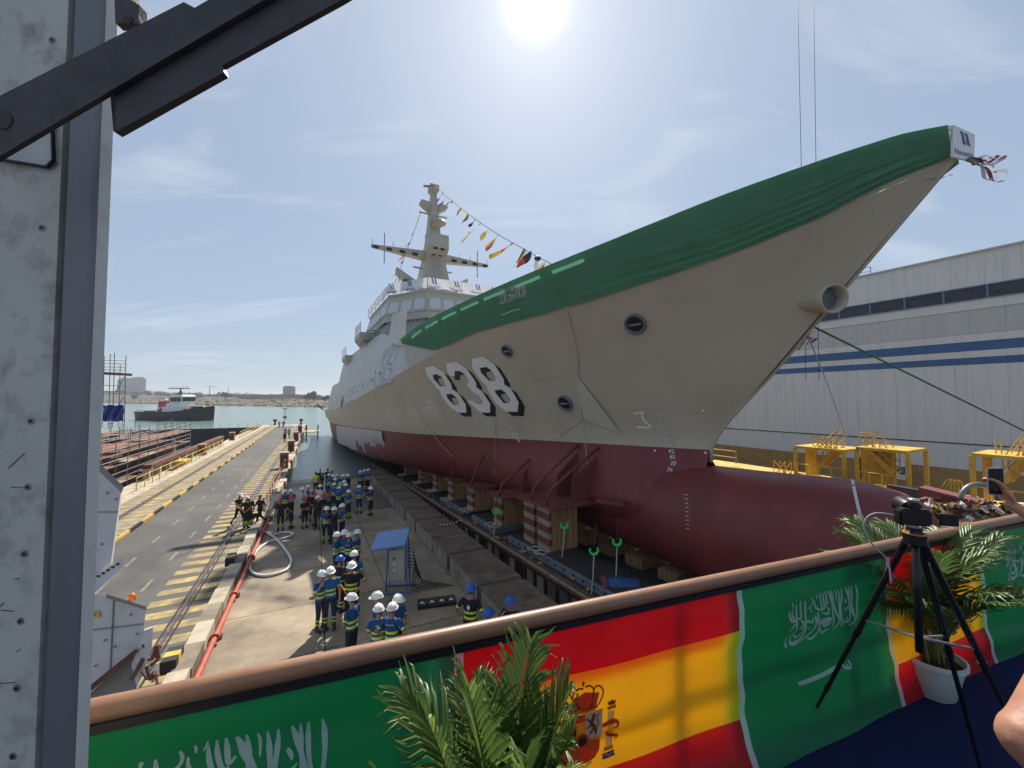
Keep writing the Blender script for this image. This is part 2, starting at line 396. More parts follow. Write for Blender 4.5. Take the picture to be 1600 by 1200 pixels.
# ---- yard on the far side of the ship
mb = MB(); mb.add([Q3(-40,19,-6.6), Q3(60,19,-6.6), Q3(60,60,-6.6), Q3(-40,60,-6.6)], [(3,2,1,0)]); mb.add([Q3(-40,19,-6.6), Q3(60,19,-6.6), Q3(60,19,-13), Q3(-40,19,-13)], [(0,1,2,3)])
struct(mb.build('yard_pavement', M_conc))
# ---- fabrication hall on the right
M_clad = mat('hall_cladding', (0.62,0.62,0.60), 0.55, var=0.05, scale=0.5, dirt=((0.54,0.53,0.51),0.35,1.2), stretch=(3,3,.25))
M_clad2 = mat('hall_cladding_grey', (0.48,0.48,0.455), 0.55, var=0.07, scale=0.6, dirt=((0.42,0.41,0.39),0.4,1.2), stretch=(3,3,.25))
M_blue = mat('hall_blue_stripe', (0.045,0.115,0.26), 0.5, var=0.12, scale=0.8)
M_louv = mat('hall_louvre', (0.12,0.15,0.20), 0.5, var=0.15)
M_louv_f = mat('louvre_frame', (0.10,0.17,0.26), 0.5)
M_brown = mat('hall_brown_base', (0.36,0.22,0.075), 0.75, var=0.15, scale=0.7, dirt=((0.22,0.14,0.06),0.4,0.7))
def hall():
    V, ua, ub = 42.0, -16.0, 62.0
    h = thing('fabrication_hall', Q3(20, V, -6.6), 'long pale grey fabrication hall with two blue stripes and a louvre band', 'building')
    ax = (A3, R3, Z)
    mb = MB(); mb.box(Q3((ua+ub)/2, V+15.1, 1.7), (ub-ua, 30, 16.6), ax); mb.build('wall', M_clad2, h)
    def band(nm, m, z0, z1, off=0.0, step=0.8, gap=.007):
        u = ua
        while u < ub:
            piece(nm, m, h, Q3(u+step/2, V-.02-off+random.uniform(-.006,.006), (z0+z1)/2), (step-gap, .12, z1-z0), ax); u += step
    band('panel', M_clad, 7.9, 10.26, .03)
    band('panel', M_clad, 6.3, 7.0, .03, 1.6)
    band('panel', M_clad2, 4.6, 6.28, -.01, 1.6)
    band('panel', M_clad, 4.05, 4.58, .03, 3.2)
    band('panel', M_clad, 2.93, 3.4, .03, 3.2)
    band('panel', M_clad, -3.12, 2.44, .03)
    band('panel', M_clad, -5.0, -3.2, .0, 2.4)
    band('base_panel', M_brown, -6.6, -5.04, .02, 3.0, .02)
    for z0, z1 in ((3.42,4.03),(2.46,2.91)):
        piece('blue_stripe', M_blue, h, Q3((ua+ub)/2, V-.07, (z0+z1)/2), (ub-ua, .14, z1-z0), ax)
    piece('roof_edge', M_clad2, h, Q3((ua+ub)/2, V-.05, 10.32), (ub-ua, .4, .12), ax)
    piece('gutter_line', M_black, h, Q3((ua+ub)/2, V-.09, -3.16), (ub-ua, .1, .05), ax)
    piece('louvre_back', M_black, h, Q3((ua+ub)/2, V-.005, 7.45), (ub-ua, .05, .9), ax)
    u = ua
    tilt = (A3, (R3-Z*.8).normalized(), (Z+R3*.8).normalized())
    while u < 46:
        for k in range(6): piece('louvre_slat', M_louv, h, Q3(u+1.05, V-.12, 7.08+.145*k), (1.98, .15, .025), tilt)
        piece('louvre_post', M_louv_f, h, Q3(u, V-.12, 7.45), (.12, .22, .9), ax); u += 2.1
    for z in (7.0, 7.9): piece('louvre_rail', M_louv_f, h, Q3((ua+46)/2, V-.13, z), (46-ua, .2, .06), ax)
    # roof handrail and little lamp
    for k in range(5): tube_piece('roof_rail_post', M_louv_f, h, Q3(13.5+k*1.1, V+.5, 10.3), Q3(13.5+k*1.1, V+.5, 11.15), .03)
    for z in (10.75, 11.12): tube_piece('roof_rail', M_louv_f, h, Q3(13.5, V+.5, z), Q3(17.9, V+.5, z), .025)
    s = MB(); s.tube([Q3(14.2,V+.5,11.1), Q3(14.2,V+.5,12.2)], .03); s.tube([Q3(14.7,V+.5,11.1), Q3(14.7,V+.5,12.2)], .03); s.box(Q3(14.45,V+.5,12.35), (.8,.3,.3), ax, 1)
    s.build('roof_lamp', [M_clad, mat('red_lamp_housing', (0.35,0.06,0.06), .5)], h)
    # dark doorway and notice
    piece('door', M_black, h, Q3(14.1, V-.1, -5.7), (.9, .12, 1.75), ax)
    s = MB(); s.box(Q3(12.3, V-.14, -5.55), (2.0, .06, 1.4), ax); s.build('notice_board', mat('notice_white', (.62,.66,.7), .4), h)
    for du, dz, w, hh in ((-.5,.0,.35,.6),(.35,.25,.3,.3),(.35,-.25,.3,.3)): piece('notice_print', M_blue, h, Q3(12.3+du, V-.18, -5.55+dz), (w,.02,hh), ax)
hall()
# ================================================================== WARSHIP
M_hull = mat('hull_beige_paint', (0.46,0.405,0.31), 0.46, var=0.06, scale=0.3, bump=0.05, bscale=1.2, dirt=((0.415,0.36,0.27),0.4,0.45), stretch=(1,1,.22))
M_red = mat('antifouling_red', (0.19,0.036,0.036), 0.5, var=0.22, scale=0.5, bump=0.06, bscale=1.5, dirt=((0.135,0.027,0.029),0.5,0.8), stretch=(1,1,.4))
M_grey = mat('naval_grey_paint', (0.50,0.52,0.50), 0.5, var=0.06, scale=0.6, bump=0.1, bscale=1.4, dirt=((0.42,0.43,0.41),0.35,1.0), stretch=(1,1,.4))
M_bridge = mat('bridge_paint', (0.42,0.395,0.32), 0.5, var=0.06, scale=0.8)
M_bridge_d = mat('bridge_dull_grey', (0.33,0.34,0.34), 0.5, var=0.06)  # darker grey for the bridge base, decks and small fittings
M_mast = mat('mast_paint', (0.40,0.375,0.305), 0.5, var=0.07, scale=0.8)
M_white = mat('white_marking', (0.72,0.72,0.70), 0.5, var=0.04)
M_mblack = mat('black_marking', (0.012,0.012,0.014), 0.5, var=0.1)
M_light_plate = mat('pale_trim_and_skylight', (0.50,0.48,0.40), 0.5, var=0.05)  # pale trim paint; on the fairing wedge it imitates skylight on a tilted face
M_ring = mat('grey_rubber_ring', (0.13,0.15,0.18), 0.45, var=0.1)
M_navy = mat('logo_blue', (0.03,0.07,0.26), 0.5, var=0.05)
M_vinyl = mat('white_vinyl', (0.70,0.71,0.74), 0.6, var=0.05, scale=2, transl=0.25)
M_rope = mat('rope_fibre', (0.42,0.37,0.29), 0.8, var=0.2)
M_steel = mat('grey_steel', (0.22,0.23,0.24), 0.45, 0.5, var=0.15)
def plate_lines(m, w=5.5, h=1.75, amt=.93):
    nt = m.node_tree; N = nt.nodes; L = nt.links; b = N['Principled BSDF']; src = b.inputs['Base Color'].links[0].from_socket
    g = N.new('ShaderNodeNewGeometry'); d1 = N.new('ShaderNodeVectorMath'); d1.operation = 'DOT_PRODUCT'; d1.inputs[1].default_value = A2; L.new(g.outputs['Position'], d1.inputs[0])
    sp = N.new('ShaderNodeSeparateXYZ'); L.new(g.outputs['Position'], sp.inputs[0]); cb = N.new('ShaderNodeCombineXYZ'); L.new(d1.outputs['Value'], cb.inputs[0])
    ad = N.new('ShaderNodeMath'); ad.operation = 'MULTIPLY_ADD'; ad.inputs[1].default_value = .035; L.new(d1.outputs['Value'], ad.inputs[0]); L.new(sp.outputs['Z'], ad.inputs[2]); L.new(ad.outputs[0], cb.inputs[1])
    br = N.new('ShaderNodeTexBrick'); br.inputs['Scale'].default_value = 1; br.inputs['Brick Width'].default_value = w; br.inputs['Row Height'].default_value = h; br.inputs['Mortar Size'].default_value = .018; br.inputs['Mortar Smooth'].default_value = .6
    br.inputs['Color1'].default_value = (1,1,1,1); br.inputs['Color2'].default_value = (.965,.965,.97,1); br.inputs['Mortar'].default_value = (amt,amt,amt,1); L.new(cb.outputs[0], br.inputs['Vector'])
    mu = N.new('ShaderNodeVectorMath'); mu.operation = 'MULTIPLY'; L.new(src, mu.inputs[0]); L.new(br.outputs['Color'], mu.inputs[1]); L.new(mu.outputs[0], b.inputs['Base Color'])
    wv = N.new('ShaderNodeTexNoise'); wv.inputs['Scale'].default_value = .9; wv.inputs['Detail'].default_value = 2; L.new(cb.outputs[0], wv.inputs['Vector'])
    bp = N.new('ShaderNodeBump'); bp.inputs['Strength'].default_value = .35; bp.inputs['Distance'].default_value = .03; L.new(wv.outputs['Fac'], bp.inputs['Height'])
    old = b.inputs['Normal'].links[0].from_node if b.inputs['Normal'].links else None
    if old: L.new(old.outputs[0], bp.inputs['Normal'])
    L.new(bp.outputs[0], b.inputs['Normal'])
plate_lines(M_hull); plate_lines(M_red, 5.5, 1.6, .85); plate_lines(M_grey, 2.2, 2.2, .9)
V0 = 13.0
def S3(u, b, z): return Q2(u, V0-b, z)
KS = 0.035
def zwl(u): return -1.80 - KS*(u-9.14)
zD = pch([3.0,4.35,5.13,6.24,7.75,9.72,13.13,18.64,23.1,30,38.9,50,59.7,75,96], [5.41,5.02,4.72,4.40,4.12,3.86,3.60,3.38,2.72,1.62,.46,-.55,-1.25,-1.95,-2.7])
bD = pch([3.0,5,8,13,20,30,40,55,75,96], [0.02,.9,2.2,3.8,5.3,6.8,7.6,8.2,8.3,7.7])
zS = pch([2.97,3.57,4.16,5.27,7.32,9.13,11.5,13.8,16.2,19.2,23.1,27], [6.05,6.09,6.02,5.87,5.63,5.40,5.19,5.05,4.92,4.76,4.50,3.95])
bS = pch([2.97,5,8,13,20,30,40,55,75,96], [.3,1.6,3.0,4.6,6.0,7.2,7.7,8.2,8.3,7.7])
bM = pch([6.15,8,11.6,14.6,20,30,40,55,75,96], [0.02,.62,1.75,2.6,4.0,6.15,7.05,7.95,8.05,7.4])
bW = pch([9.14,11.65,14.64,17.6,20.2,24.7,29.2,35.8,43,53.4,75,96], [0.02,.78,1.5,2.3,3.12,4.4,5.6,6.3,6.9,7.6,7.6,6.8])
bB = pch([8.4,12,16,20,30,40,53,75,96], [1.15,1.8,2.15,2.75,4.3,5.6,6.5,6.6,5.5])
stem = pch([-5.6,-2.6,-2.3,-1.8,1.27,3.11,4.46,5.41,6.05], [10.2,9.35,9.2,9.14,6.56,5.05,3.79,3.01,2.97])
UE = 96.0
ROWS = []
def row(u0, bf, zf, n=72):
    out = []
    for i in range(n):
        g = (i/(n-1))**1.6; u = u0 + (UE-u0)*g; out.append((u, bf(u), zf(u)))
    return out
zK = lambda u: zwl(u)-4.3
zB = lambda u: zwl(u)-2.35-0.9*min(1, max(0, (u-10)/40))
zM = lambda u: zwl(max(u, 9.14))*.5 + zD(u)*.5
rK = row(10.0, lambda u: 0.03, zK); rB = row(8.4, bB, zB); rW = row(9.14, bW, zwl)
rM = row(stem((zwl(9.14)+zD(6.3))*.5), bM, lambda u: (zwl(u)+zD(u))/2); rD = row(3.01, bD, zD)
def bez(rows, k):
    """Catmull-Rom between rows of control curves"""
    out = []; n = len(rows)
    for i in range(n-1):
        p0, p1, p2, p3 = rows[max(i-1,0)], rows[i], rows[i+1], rows[min(i+2,n-1)]
        for s in range(k):
            t = s/k; r = []
            for a, b, c, d in zip(p0, p1, p2, p3):
                r.append(tuple(.5*((2*b[q])+(-a[q]+c[q])*t+(2*a[q]-5*b[q]+4*c[q]-d[q])*t*t+(-a[q]+3*b[q]-3*c[q]+d[q])*t**3) for q in range(3)))
            out.append(r)
    out.append(rows[-1]); return out
under = bez([rK, rB, rW, rM, rD], 6)
SHIP = thing('warship', S3(50, 0, zK(50)), 'beige and red grey-topped corvette on the slipway with white hull number 838', 'warship')
def both(rows, nm, mats, mf=0, smooth=True, sharp=None):
    mb = MB()
    mb.grid([[S3(u, b, z) for u, b, z in r] for r in rows], mf)
    mb.grid([[S3(u, -b, z) for u, b, z in r] for r in rows[::-1]], (lambda i, j: mf(len(rows)-2-i, j)) if callable(mf) else mf)
    return mb, mb.build(nm, mats, SHIP, smooth, sharp)
hull_mb, HULL = both(under, 'hull', [M_red, M_hull], lambda i, j: 0 if i < 12 else 1)
# transom
mb = MB(); tr = [r[-1] for r in under]; mb.add([S3(u, b, z) for u, b, z in tr]+[S3(u, -b, z) for u, b, z in tr[::-1]], [tuple(range(2*len(tr)))]); mb.build('transom', M_hull, SHIP)
# bulwark with freeing slots, forward; plating aft
def lerp3(a, b, t): return tuple(a[q]+(b[q]-a[q])*t for q in range(3))
NB = 120
bd0 = [(3.01+(27-3.01)*(i/NB)**1.2) for i in range(NB+1)]
rows_b = []
for t in (0, .2, .4, .6, .87, .945, 1.0):
    rows_b.append([lerp3((u, bD(u), zD(u)), (u-.04*(1-i/NB), bS(u), zS(u)), t) for i, u in enumerate(bd0)])
SLOTS = []
u = 11.2
while u < 25.5: SLOTS.append((u, u+1.5)); u += 2.05
mb = MB(); bul_all = MB()
for sgn in (1, -1):
    P = [[S3(u, sgn*b, z) for u, b, z in r] for r in rows_b]
    if sgn < 0: P = P[::-1]
    bul_all.grid(P)
    nr = len(P)
    o = len(mb.v)
    for r in P: mb.v += r
    c = NB+1
    for i in range(nr-1):
        for j in range(NB):
            ii = i if sgn > 0 else nr-2-i
            um = (bd0[j]+bd0[j+1])/2
            if ii == 4 and any(a < um < b for a, b in SLOTS): continue
            mb.f.append([o+i*c+j, o+i*c+j+1, o+(i+1)*c+j+1, o+(i+1)*c+j]); mb.m.append(0 if um < 18.6 else 1)
BUL = mb.build('bulwark', [M_hull, M_grey], SHIP, True)
# deck forward
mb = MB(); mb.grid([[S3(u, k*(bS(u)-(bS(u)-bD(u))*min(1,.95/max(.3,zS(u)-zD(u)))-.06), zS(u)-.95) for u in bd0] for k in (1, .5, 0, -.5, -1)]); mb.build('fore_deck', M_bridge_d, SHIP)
# bow stem bar closing the blunt tip
mb = MB(); mb.add([S3(3.01,.02,5.41), S3(3.01,-.02,5.41), S3(2.97,-.3,6.05), S3(2.97,.3,6.05)], [(0,1,2,3)]); mb.build('bow_plate', M_hull, SHIP)
mb = MB(); mb.tube([S3(r[0][0]-.015,0,r[0][2]) for r in under[11:]]+[S3(2.985,0,5.7), S3(2.96,0,6.02)], .055, 8); mb.build('stem_bar', M_hull, SHIP, True)
# bulbous bow
def bulb():
    ust = [3.42,3.5,3.7,4.1,4.7,5.5,6.5,7.6,9.0,10.5,12.5,15,18]
    top = pch([3.42,3.47,3.73,4.18,4.81,5.51,6.92,9.18,12,18], [-3.4,-2.9,-2.47,-2.27,-2.18,-2.17,-2.26,-2.36,-2.9,-4.0])
    bot = pch([3.42,3.5,3.8,4.4,5.5,8,12,18], [-3.6,-4.3,-4.95,-5.55,-6.0,-6.25,-6.25,-6.3])
    wid = pch([3.42,3.5,3.75,4.3,5.2,6.5,8.5,10.5,14,18], [.03,.5,.95,1.4,1.7,1.8,1.8,1.7,1.4,1.2])
    P = []
    for u in ust:
        zt, zb, w = top(u), bot(u), wid(u); c = (zt+zb)/2; h = (zt-zb)/2; r = []
        for k in range(33):
            a = 2*math.pi*k/32; r.append(S3(u, w*math.sin(a), c+h*math.cos(a)))
        P.append(r)
    mb = MB(); mb.grid(P); mb.f.append(list(range(32))); mb.m.append(0)
    return mb, mb.build('bulbous_bow', M_red, SHIP, True)
bulb_mb, BULB = bulb()
# aft plating (superstructure sides flush with the hull)
zT = pch([18.6,22,27,31,36,45,60,61.5,75,76.5,96], [0,0,3.95,4.6,5.7,5.5,4.9,2.6,2.1,-1.5,-2.2])
ua = [27+(96-27)*(i/80) for i in range(81)]
rows_p = []
for t in (0, .25, .5, .75, 1):
    rows_p.append([(u, bD(u)-max(0, zT(u)-zD(u))*.13*t*t, zD(u)+max(.3, zT(u)-zD(u))*t) for u in ua])
pl_mb, PLATE = both(rows_p, 'side_plating', M_grey, 0, False)
# weather decks closing the top
mb = MB(); mb.grid([[S3(u, k*(bD(u)-max(0, zT(u)-zD(u))*.13), zD(u)+max(.3, zT(u)-zD(u))-.02) for u in ua] for k in (1, 0, -1)]); mb.build('upper_deck', M_bridge_d, SHIP)
# ---- projection of marks onto the ship's skin
sk = MB(); sk.v = hull_mb.v+bul_all.v+pl_mb.v+bulb_mb.v
for m_, o in ((hull_mb,0),(bul_all,len(hull_mb.v)),(pl_mb,len(hull_mb.v)+len(bul_all.v)),(bulb_mb,len(hull_mb.v)+len(bul_all.v)+len(pl_mb.v))): sk.f += [[i+o for i in f] for f in m_.f]
BVH = BVHTree.FromPolygons([tuple(v) for v in sk.v], sk.f)
def hit(x, y, off=0.01, bvh=None):
    d = ray(x, y).normalized(); p, n, i, t = (bvh or BVH).ray_cast(Vector((0,0,0)), d)
    if p is None: return None, None
    if n.dot(d) > 0: n = -n
    return p+n*off, n
def decal(mb, outer, holes=(), off=0.012, m=0, step=7.0, bvh=None):
    vs = []; es = []
    for loop in [outer]+list(holes):
        o = len(vs); L_ = []
        for i, p in enumerate(loop):
            q = loop[(i+1) % len(loop)]; n = max(1, int(math.hypot(q[0]-p[0], q[1]-p[1])/step))
            for k in range(n): L_.append(Vector((p[0]+(q[0]-p[0])*k/n, p[1]+(q[1]-p[1])*k/n)))
        vs += L_; es += [(o+i, o+(i+1) % len(L_)) for i in range(len(L_))]
    def inside(x, y, loop):
        c = False; j = len(loop)-1
        for i in range(len(loop)):
            if (loop[i][1] > y) != (loop[j][1] > y) and x < (loop[j][0]-loop[i][0])*(y-loop[i][1])/(loop[j][1]-loop[i][1])+loop[i][0]: c = not c
            j = i
        return c
    x0, x1 = min(p[0] for p in outer), max(p[0] for p in outer); y0, y1 = min(p[1] for p in outer), max(p[1] for p in outer)
    x = x0+step/2
    while x < x1:
        y = y0+step/2
        while y < y1:
            if inside(x, y, outer) and not any(inside(x, y, h) for h in holes): vs.append(Vector((x, y)))
            y += step
        x += step
    ov, oe, of, *_ = delaunay_2d_cdt(vs, es, [], 0, 1e-5)
    keep = []
    for f in of:
        cx = sum(ov[i].x for i in f)/3; cy = sum(ov[i].y for i in f)/3
        if inside(cx, cy, outer) and not any(inside(cx, cy, h) for h in holes): keep.append(list(f)[::-1])
    P = []; last = None
    for v in ov:
        p, n = hit(v.x, v.y, off, bvh)
        if p is None: p = last or Vector((0,0,-50))
        last = p; P.append(p)
    mb.add(P, keep, m)
def stroke_poly(pts, w):
    L_, R_ = [], []; n = len(pts); ws = w if isinstance(w, (list, tuple)) else [w]*n
    for i, p in enumerate(pts):
        a = pts[max(0, i-1)]; b = pts[min(n-1, i+1)]; dx, dy = b[0]-a[0], b[1]-a[1]; l = math.hypot(dx, dy) or 1
        nx, ny = -dy/l*ws[i]/2, dx/l*ws[i]/2; L_.append((p[0]+nx, p[1]+ny)); R_.append((p[0]-nx, p[1]-ny))
    return L_, R_
def decal_stroke(mb, pts, w, off=.012, m=0, bvh=None):
    L_, R_ = stroke_poly(pts, w)
    A = [hit(*p, off, bvh)[0] for p in L_]; B = [hit(*p, off, bvh)[0] for p in R_]
    if any(p is None for p in A+B): return
    mb.add(A+B, [(i, i+1, len(A)+i+1, len(A)+i) for i in range(len(A)-1)], m)
def decal_text(mb, body, org, xv, yv, off=.012, m=0, bvh=None):
    vs, fs = text_mesh(body); P = []
    for v in vs:
        p, n = hit(org[0]+xv[0]*v.x+yv[0]*v.y, org[1]+xv[1]*v.x+yv[1]*v.y, off, bvh)
        if p is None: return
        P.append(p)
    mb.add(P, fs, m)
# hull number 838
def T1(pts): return [(655+x/8.889, 545+y/8.889) for x, y in pts]
D8a = ([(88,262),(200,235),(345,325),(450,490),(460,555),(520,595),(570,645),(650,770),(660,885),(550,885),(420,795),(310,640),(290,580),(235,530),(110,360)],
       [[(190,360),(250,350),(320,390),(365,470),(370,520),(300,520),(210,420)],[(380,630),(450,620),(520,670),(555,730),(555,780),(490,780),(400,690)]], (72,55))
D3 = ([(383,200),(520,178),(660,275),(760,410),(795,470),(800,530),(880,590),(990,760),(990,885),(855,880),(690,738),(675,718),(740,712),(815,768),(888,765),(885,715),(825,640),(745,598),(655,480),(690,480),(688,430),(640,355),(575,305),(495,310),(500,375),(435,380),(395,310)], [], (74,55))
D8b = ([(738,135),(895,105),(1050,215),(1130,340),(1180,425),(1185,490),(1270,545),(1330,640),(1385,740),(1370,875),(1210,870),(1075,760),(960,580),(945,520),(880,460),(745,275)],
       [[(848,262),(940,248),(1010,300),(1065,380),(1065,440),(980,445),(860,320)],[(1055,575),(1145,562),(1220,620),(1270,690),(1260,752),(1180,752),(1065,610)]], (82,60))
for outer, holes, sh in (D8a, D3, D8b):
    mb = MB(); decal(mb, T1([(x+sh[0], y+sh[1]) for x, y in outer]), [T1([(x+sh[0], y+sh[1]) for x, y in h]) for h in holes], .012)
    d = mb.build('numeral_shadow', M_mblack, SHIP)
    mb = MB(); decal(mb, T1(outer), [T1(h) for h in holes], .03); mb.build('numeral', M_white, SHIP)
# draught marks, bulb symbol, tug marks
mb = MB(); mk = MB()
for s, x, y in (('54',1028.5,651.5),('52',1031.5,661.3),('50',1034.5,670.8),('48',1038,680),('46',1041,689.6),('44',1043,699),('42',1045,708.2),('40',1046.5,717.2),('38',1046.5,727.2),('36',1041.5,736.7)):
    decal_text(mk, s, (x+.45, y+.45), (9.6, .5), (-1.2 if s not in ('38','36') else 2.5, -9.6), .012)
    decal_text(mb, s, (x, y), (9.6, .5), (-1.2 if s not in ('38','36') else 2.5, -9.6), .022)
for k in range(9): decal_stroke(mb, [(1070+k*.35, 773+k*6.6), (1075+k*.3, 773.3+k*6.6)], .9)
mk.build('draught_mark_shadow', M_mblack, SHIP); mb.build('draught_marks', M_white, SHIP)
mb = MB()
decal_stroke(mb, [(990.5,646.2),(998,645),(1006.5,644)], 2.4)
decal_stroke(mb, [(1003.5,644.5),(1003.2,648),(1004.3,653),(1007.5,658.5),(1012,662),(1016,665),(1016.5,667),(1014.5,668),(1006,667.6),(996,667.2)], 2.6)
mb.build('bulb_symbol', M_white, SHIP)
for x, y, s in ((664,628,1.0),(795,670,.85),(602,638,.6)):
    mb = MB(); decal_text(mb, 'TUG', (x, y), (5.3*s, 1.6*s), (-1.6*s, -8*s)); 
    a, b, c = (x+4*s, y+8.5*s), (x+14*s, y+8*s), (x+21*s, y+25*s)
    for p, q in ((a,b),(b,c),(c,a)): decal_stroke(mb, [p, ((p[0]+q[0])/2,(p[1]+q[1])/2), q], .8*s)
    mb.build('tug_mark', M_white, SHIP)
mb = MB()
for x, y in ((1099.5,642),(1023.5,704.5),(1102.5,708)):
    p, n = hit(x, y, .02); mb.ell(p, (.05,.05,.05), 8, 6)
mb.build('white_dots', M_white, SHIP)
# mooring ports
for x, y, r in ((793,548,.33),(993,506,.40),(884,629,.40)):
    p, n = hit(x, y, .03 if y > 600 else 0.0); t = n.cross(Z).normalized(); q = n.cross(t)
    mb = MB(); prof = [(1.0,.0),(1.0,.08),(.93,.13),(.82,.13),(.74,.06),(.70,-.02)]
    G = [[p + (t*math.cos(a)+q*math.sin(a))*r*pr + n*h for a in [2*math.pi*k/24 for k in range(25)]] for pr, h in prof]
    mb.grid(G); o = mb.build('mooring_port', M_ring, SHIP, True)
    mb = MB(); mb.add([p+(t*math.cos(a)+q*math.sin(a))*r*.74+n*.03 for a in [2*math.pi*k/24 for k in range(24)]], [tuple(range(24))]); mb.build('port_opening', M_mblack, o)
    mb = MB(); mb.tube([p-t*r*.6+n*.06, p+n*.12, p+t*r*.6+n*.06], .05, 8); mb.build('roller', M_steel, o, True)
# anchor fairing: raised panel and sloping wedge
mb = MB(); decal(mb, [(836,594),(898,580),(914,654),(868,686)], (), .025, 0, 5); mb.build('anchor_fairing', M_hull, SHIP, True)
W = [hit(*q, .01) for q in ((899,583.5),(913.5,654),(973,680.5))]
mb = MB(); a, b, c = W[0][0]+W[0][1]*.05, W[1][0]+W[1][1]*.05, W[2][0]
mb.add([a, b, c, W[0][0], W[1][0]], [(2,1,0),(0,1,4,3),(0,3,2),(1,2,4)]); mb.build('fairing_wedge', M_light_plate, SHIP)  # wedge kept paler to paint in the brightness of a sky-facing tilt
mb = MB()
decal_stroke(mb, [(836,600),(836,594),(840,590.5),(868,586),(898,579.5)], 1.5, .05); decal_stroke(mb, [(868,684),(900,685),(945,684)], .8, .03); mb.build('weld_bead', M_light_plate, SHIP)['kind'] = 'stuff'
# hawse pipe at the stem
hd = (R2*-.36 + A2*-.85 + Z*-.16).normalized(); c0 = at_v(1303, 466, 12.55, R2)-hd*.35
mb = MB(); x = hd.cross(Z).normalized(); y = x.cross(hd)
prof = [(-.9,.26),(-.4,.34),(.0,.37),(.30,.395),(.37,.40),(.38,.35),(.28,.31),(-.2,.28)]
mb.grid([[c0+hd*h+(x*math.cos(a)*1.05+y*math.sin(a))*r for a in [2*math.pi*k/28 for k in range(29)]] for h, r in prof]); hw = mb.build('hawse_pipe', M_hull, SHIP, True)
mb = MB(); mb.add([c0+hd*.12+(x*math.cos(a)*1.05+y*math.sin(a))*.30 for a in [2*math.pi*k/24 for k in range(24)]], [tuple(range(24))]); mb.build('pipe_mouth', M_ring, hw)
# bridge --------------------------------------------------------
def poly_u(pts, z, s=1.0, cu=41.0): return [S3(cu+(u-cu)*s, b*s, z) for u, b in pts]
BP = [(33.5,3.3),(37.6,6.0),(50,6.0),(50,-6.0),(37.6,-6.0),(33.5,-3.3)]
BR = thing('bridge_tmp', SHIP.location, None, None); bpy.data.objects.remove(BR)
mb = MB(); lv = [(5.0,.965),(7.1,.975),(7.1,1.0),(7.72,1.0),(9.45,.93),(9.6,.945),(9.7,.945)]
Ls = [poly_u(BP, z, s) for z, s in lv]
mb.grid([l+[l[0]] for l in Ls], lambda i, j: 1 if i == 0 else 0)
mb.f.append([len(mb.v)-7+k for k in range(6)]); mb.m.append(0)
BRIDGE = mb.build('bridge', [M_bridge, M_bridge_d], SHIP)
M_win = mat('covered_window', (0.52,0.545,0.57), 0.35, var=0.05)
def facepane(a0, a1, b0, b1, s0, s1, t0, t1, nm, m, off, parent):
    """pane on the quad a0-a1 (bottom) b0-b1 (top)"""
    n = (a1-a0).cross(b0-a0).normalized(); n = n if n.dot(-a0) > 0 else -n
    pts = []
    cs, ct = (s1-s0)*.14, (t1-t0)*.14
    for s, t in ((s0+cs,t0),(s1-cs,t0),(s1,t0+ct),(s1,t1-ct),(s1-cs,t1),(s0+cs,t1),(s0,t1-ct),(s0,t0+ct)):
        pts.append((a0.lerp(a1, s)).lerp(b0.lerp(b1, s), t)+n*off)
    mb = MB(); mb.prism(pts, n*.025); return mb.build(nm, m, parent)
lo, hi = Ls[3], Ls[4]
for (i, j, n_) in ((1,0,3),(0,5,5),(2,1,8),(5,4,3)):
    for k in range(n_):
        s0, s1 = (k+.10)/n_*.96+.02, (k+.90)/n_*.96+.02
        facepane(lo[i], lo[j], hi[i], hi[j], s0, s1, .10, .70, 'window', M_win, .005, BRIDGE)
mb = MB()
for i, j in ((1,0),(0,5),(2,1)):
    a, b = Ls[2][i], Ls[2][j]
    mb.beam(a+Z*.62, b+Z*.62, .12, .06); mb.beam(a+Z*-.03, b+Z*-.03, .16, .06)
    for k in range(9): mb.beam(a.lerp(b, k/8)+Z*-.05, a.lerp(b, k/8)+Z*-.3, .06, .12)
mb.build('bridge_ledge', M_bridge_d, BRIDGE)
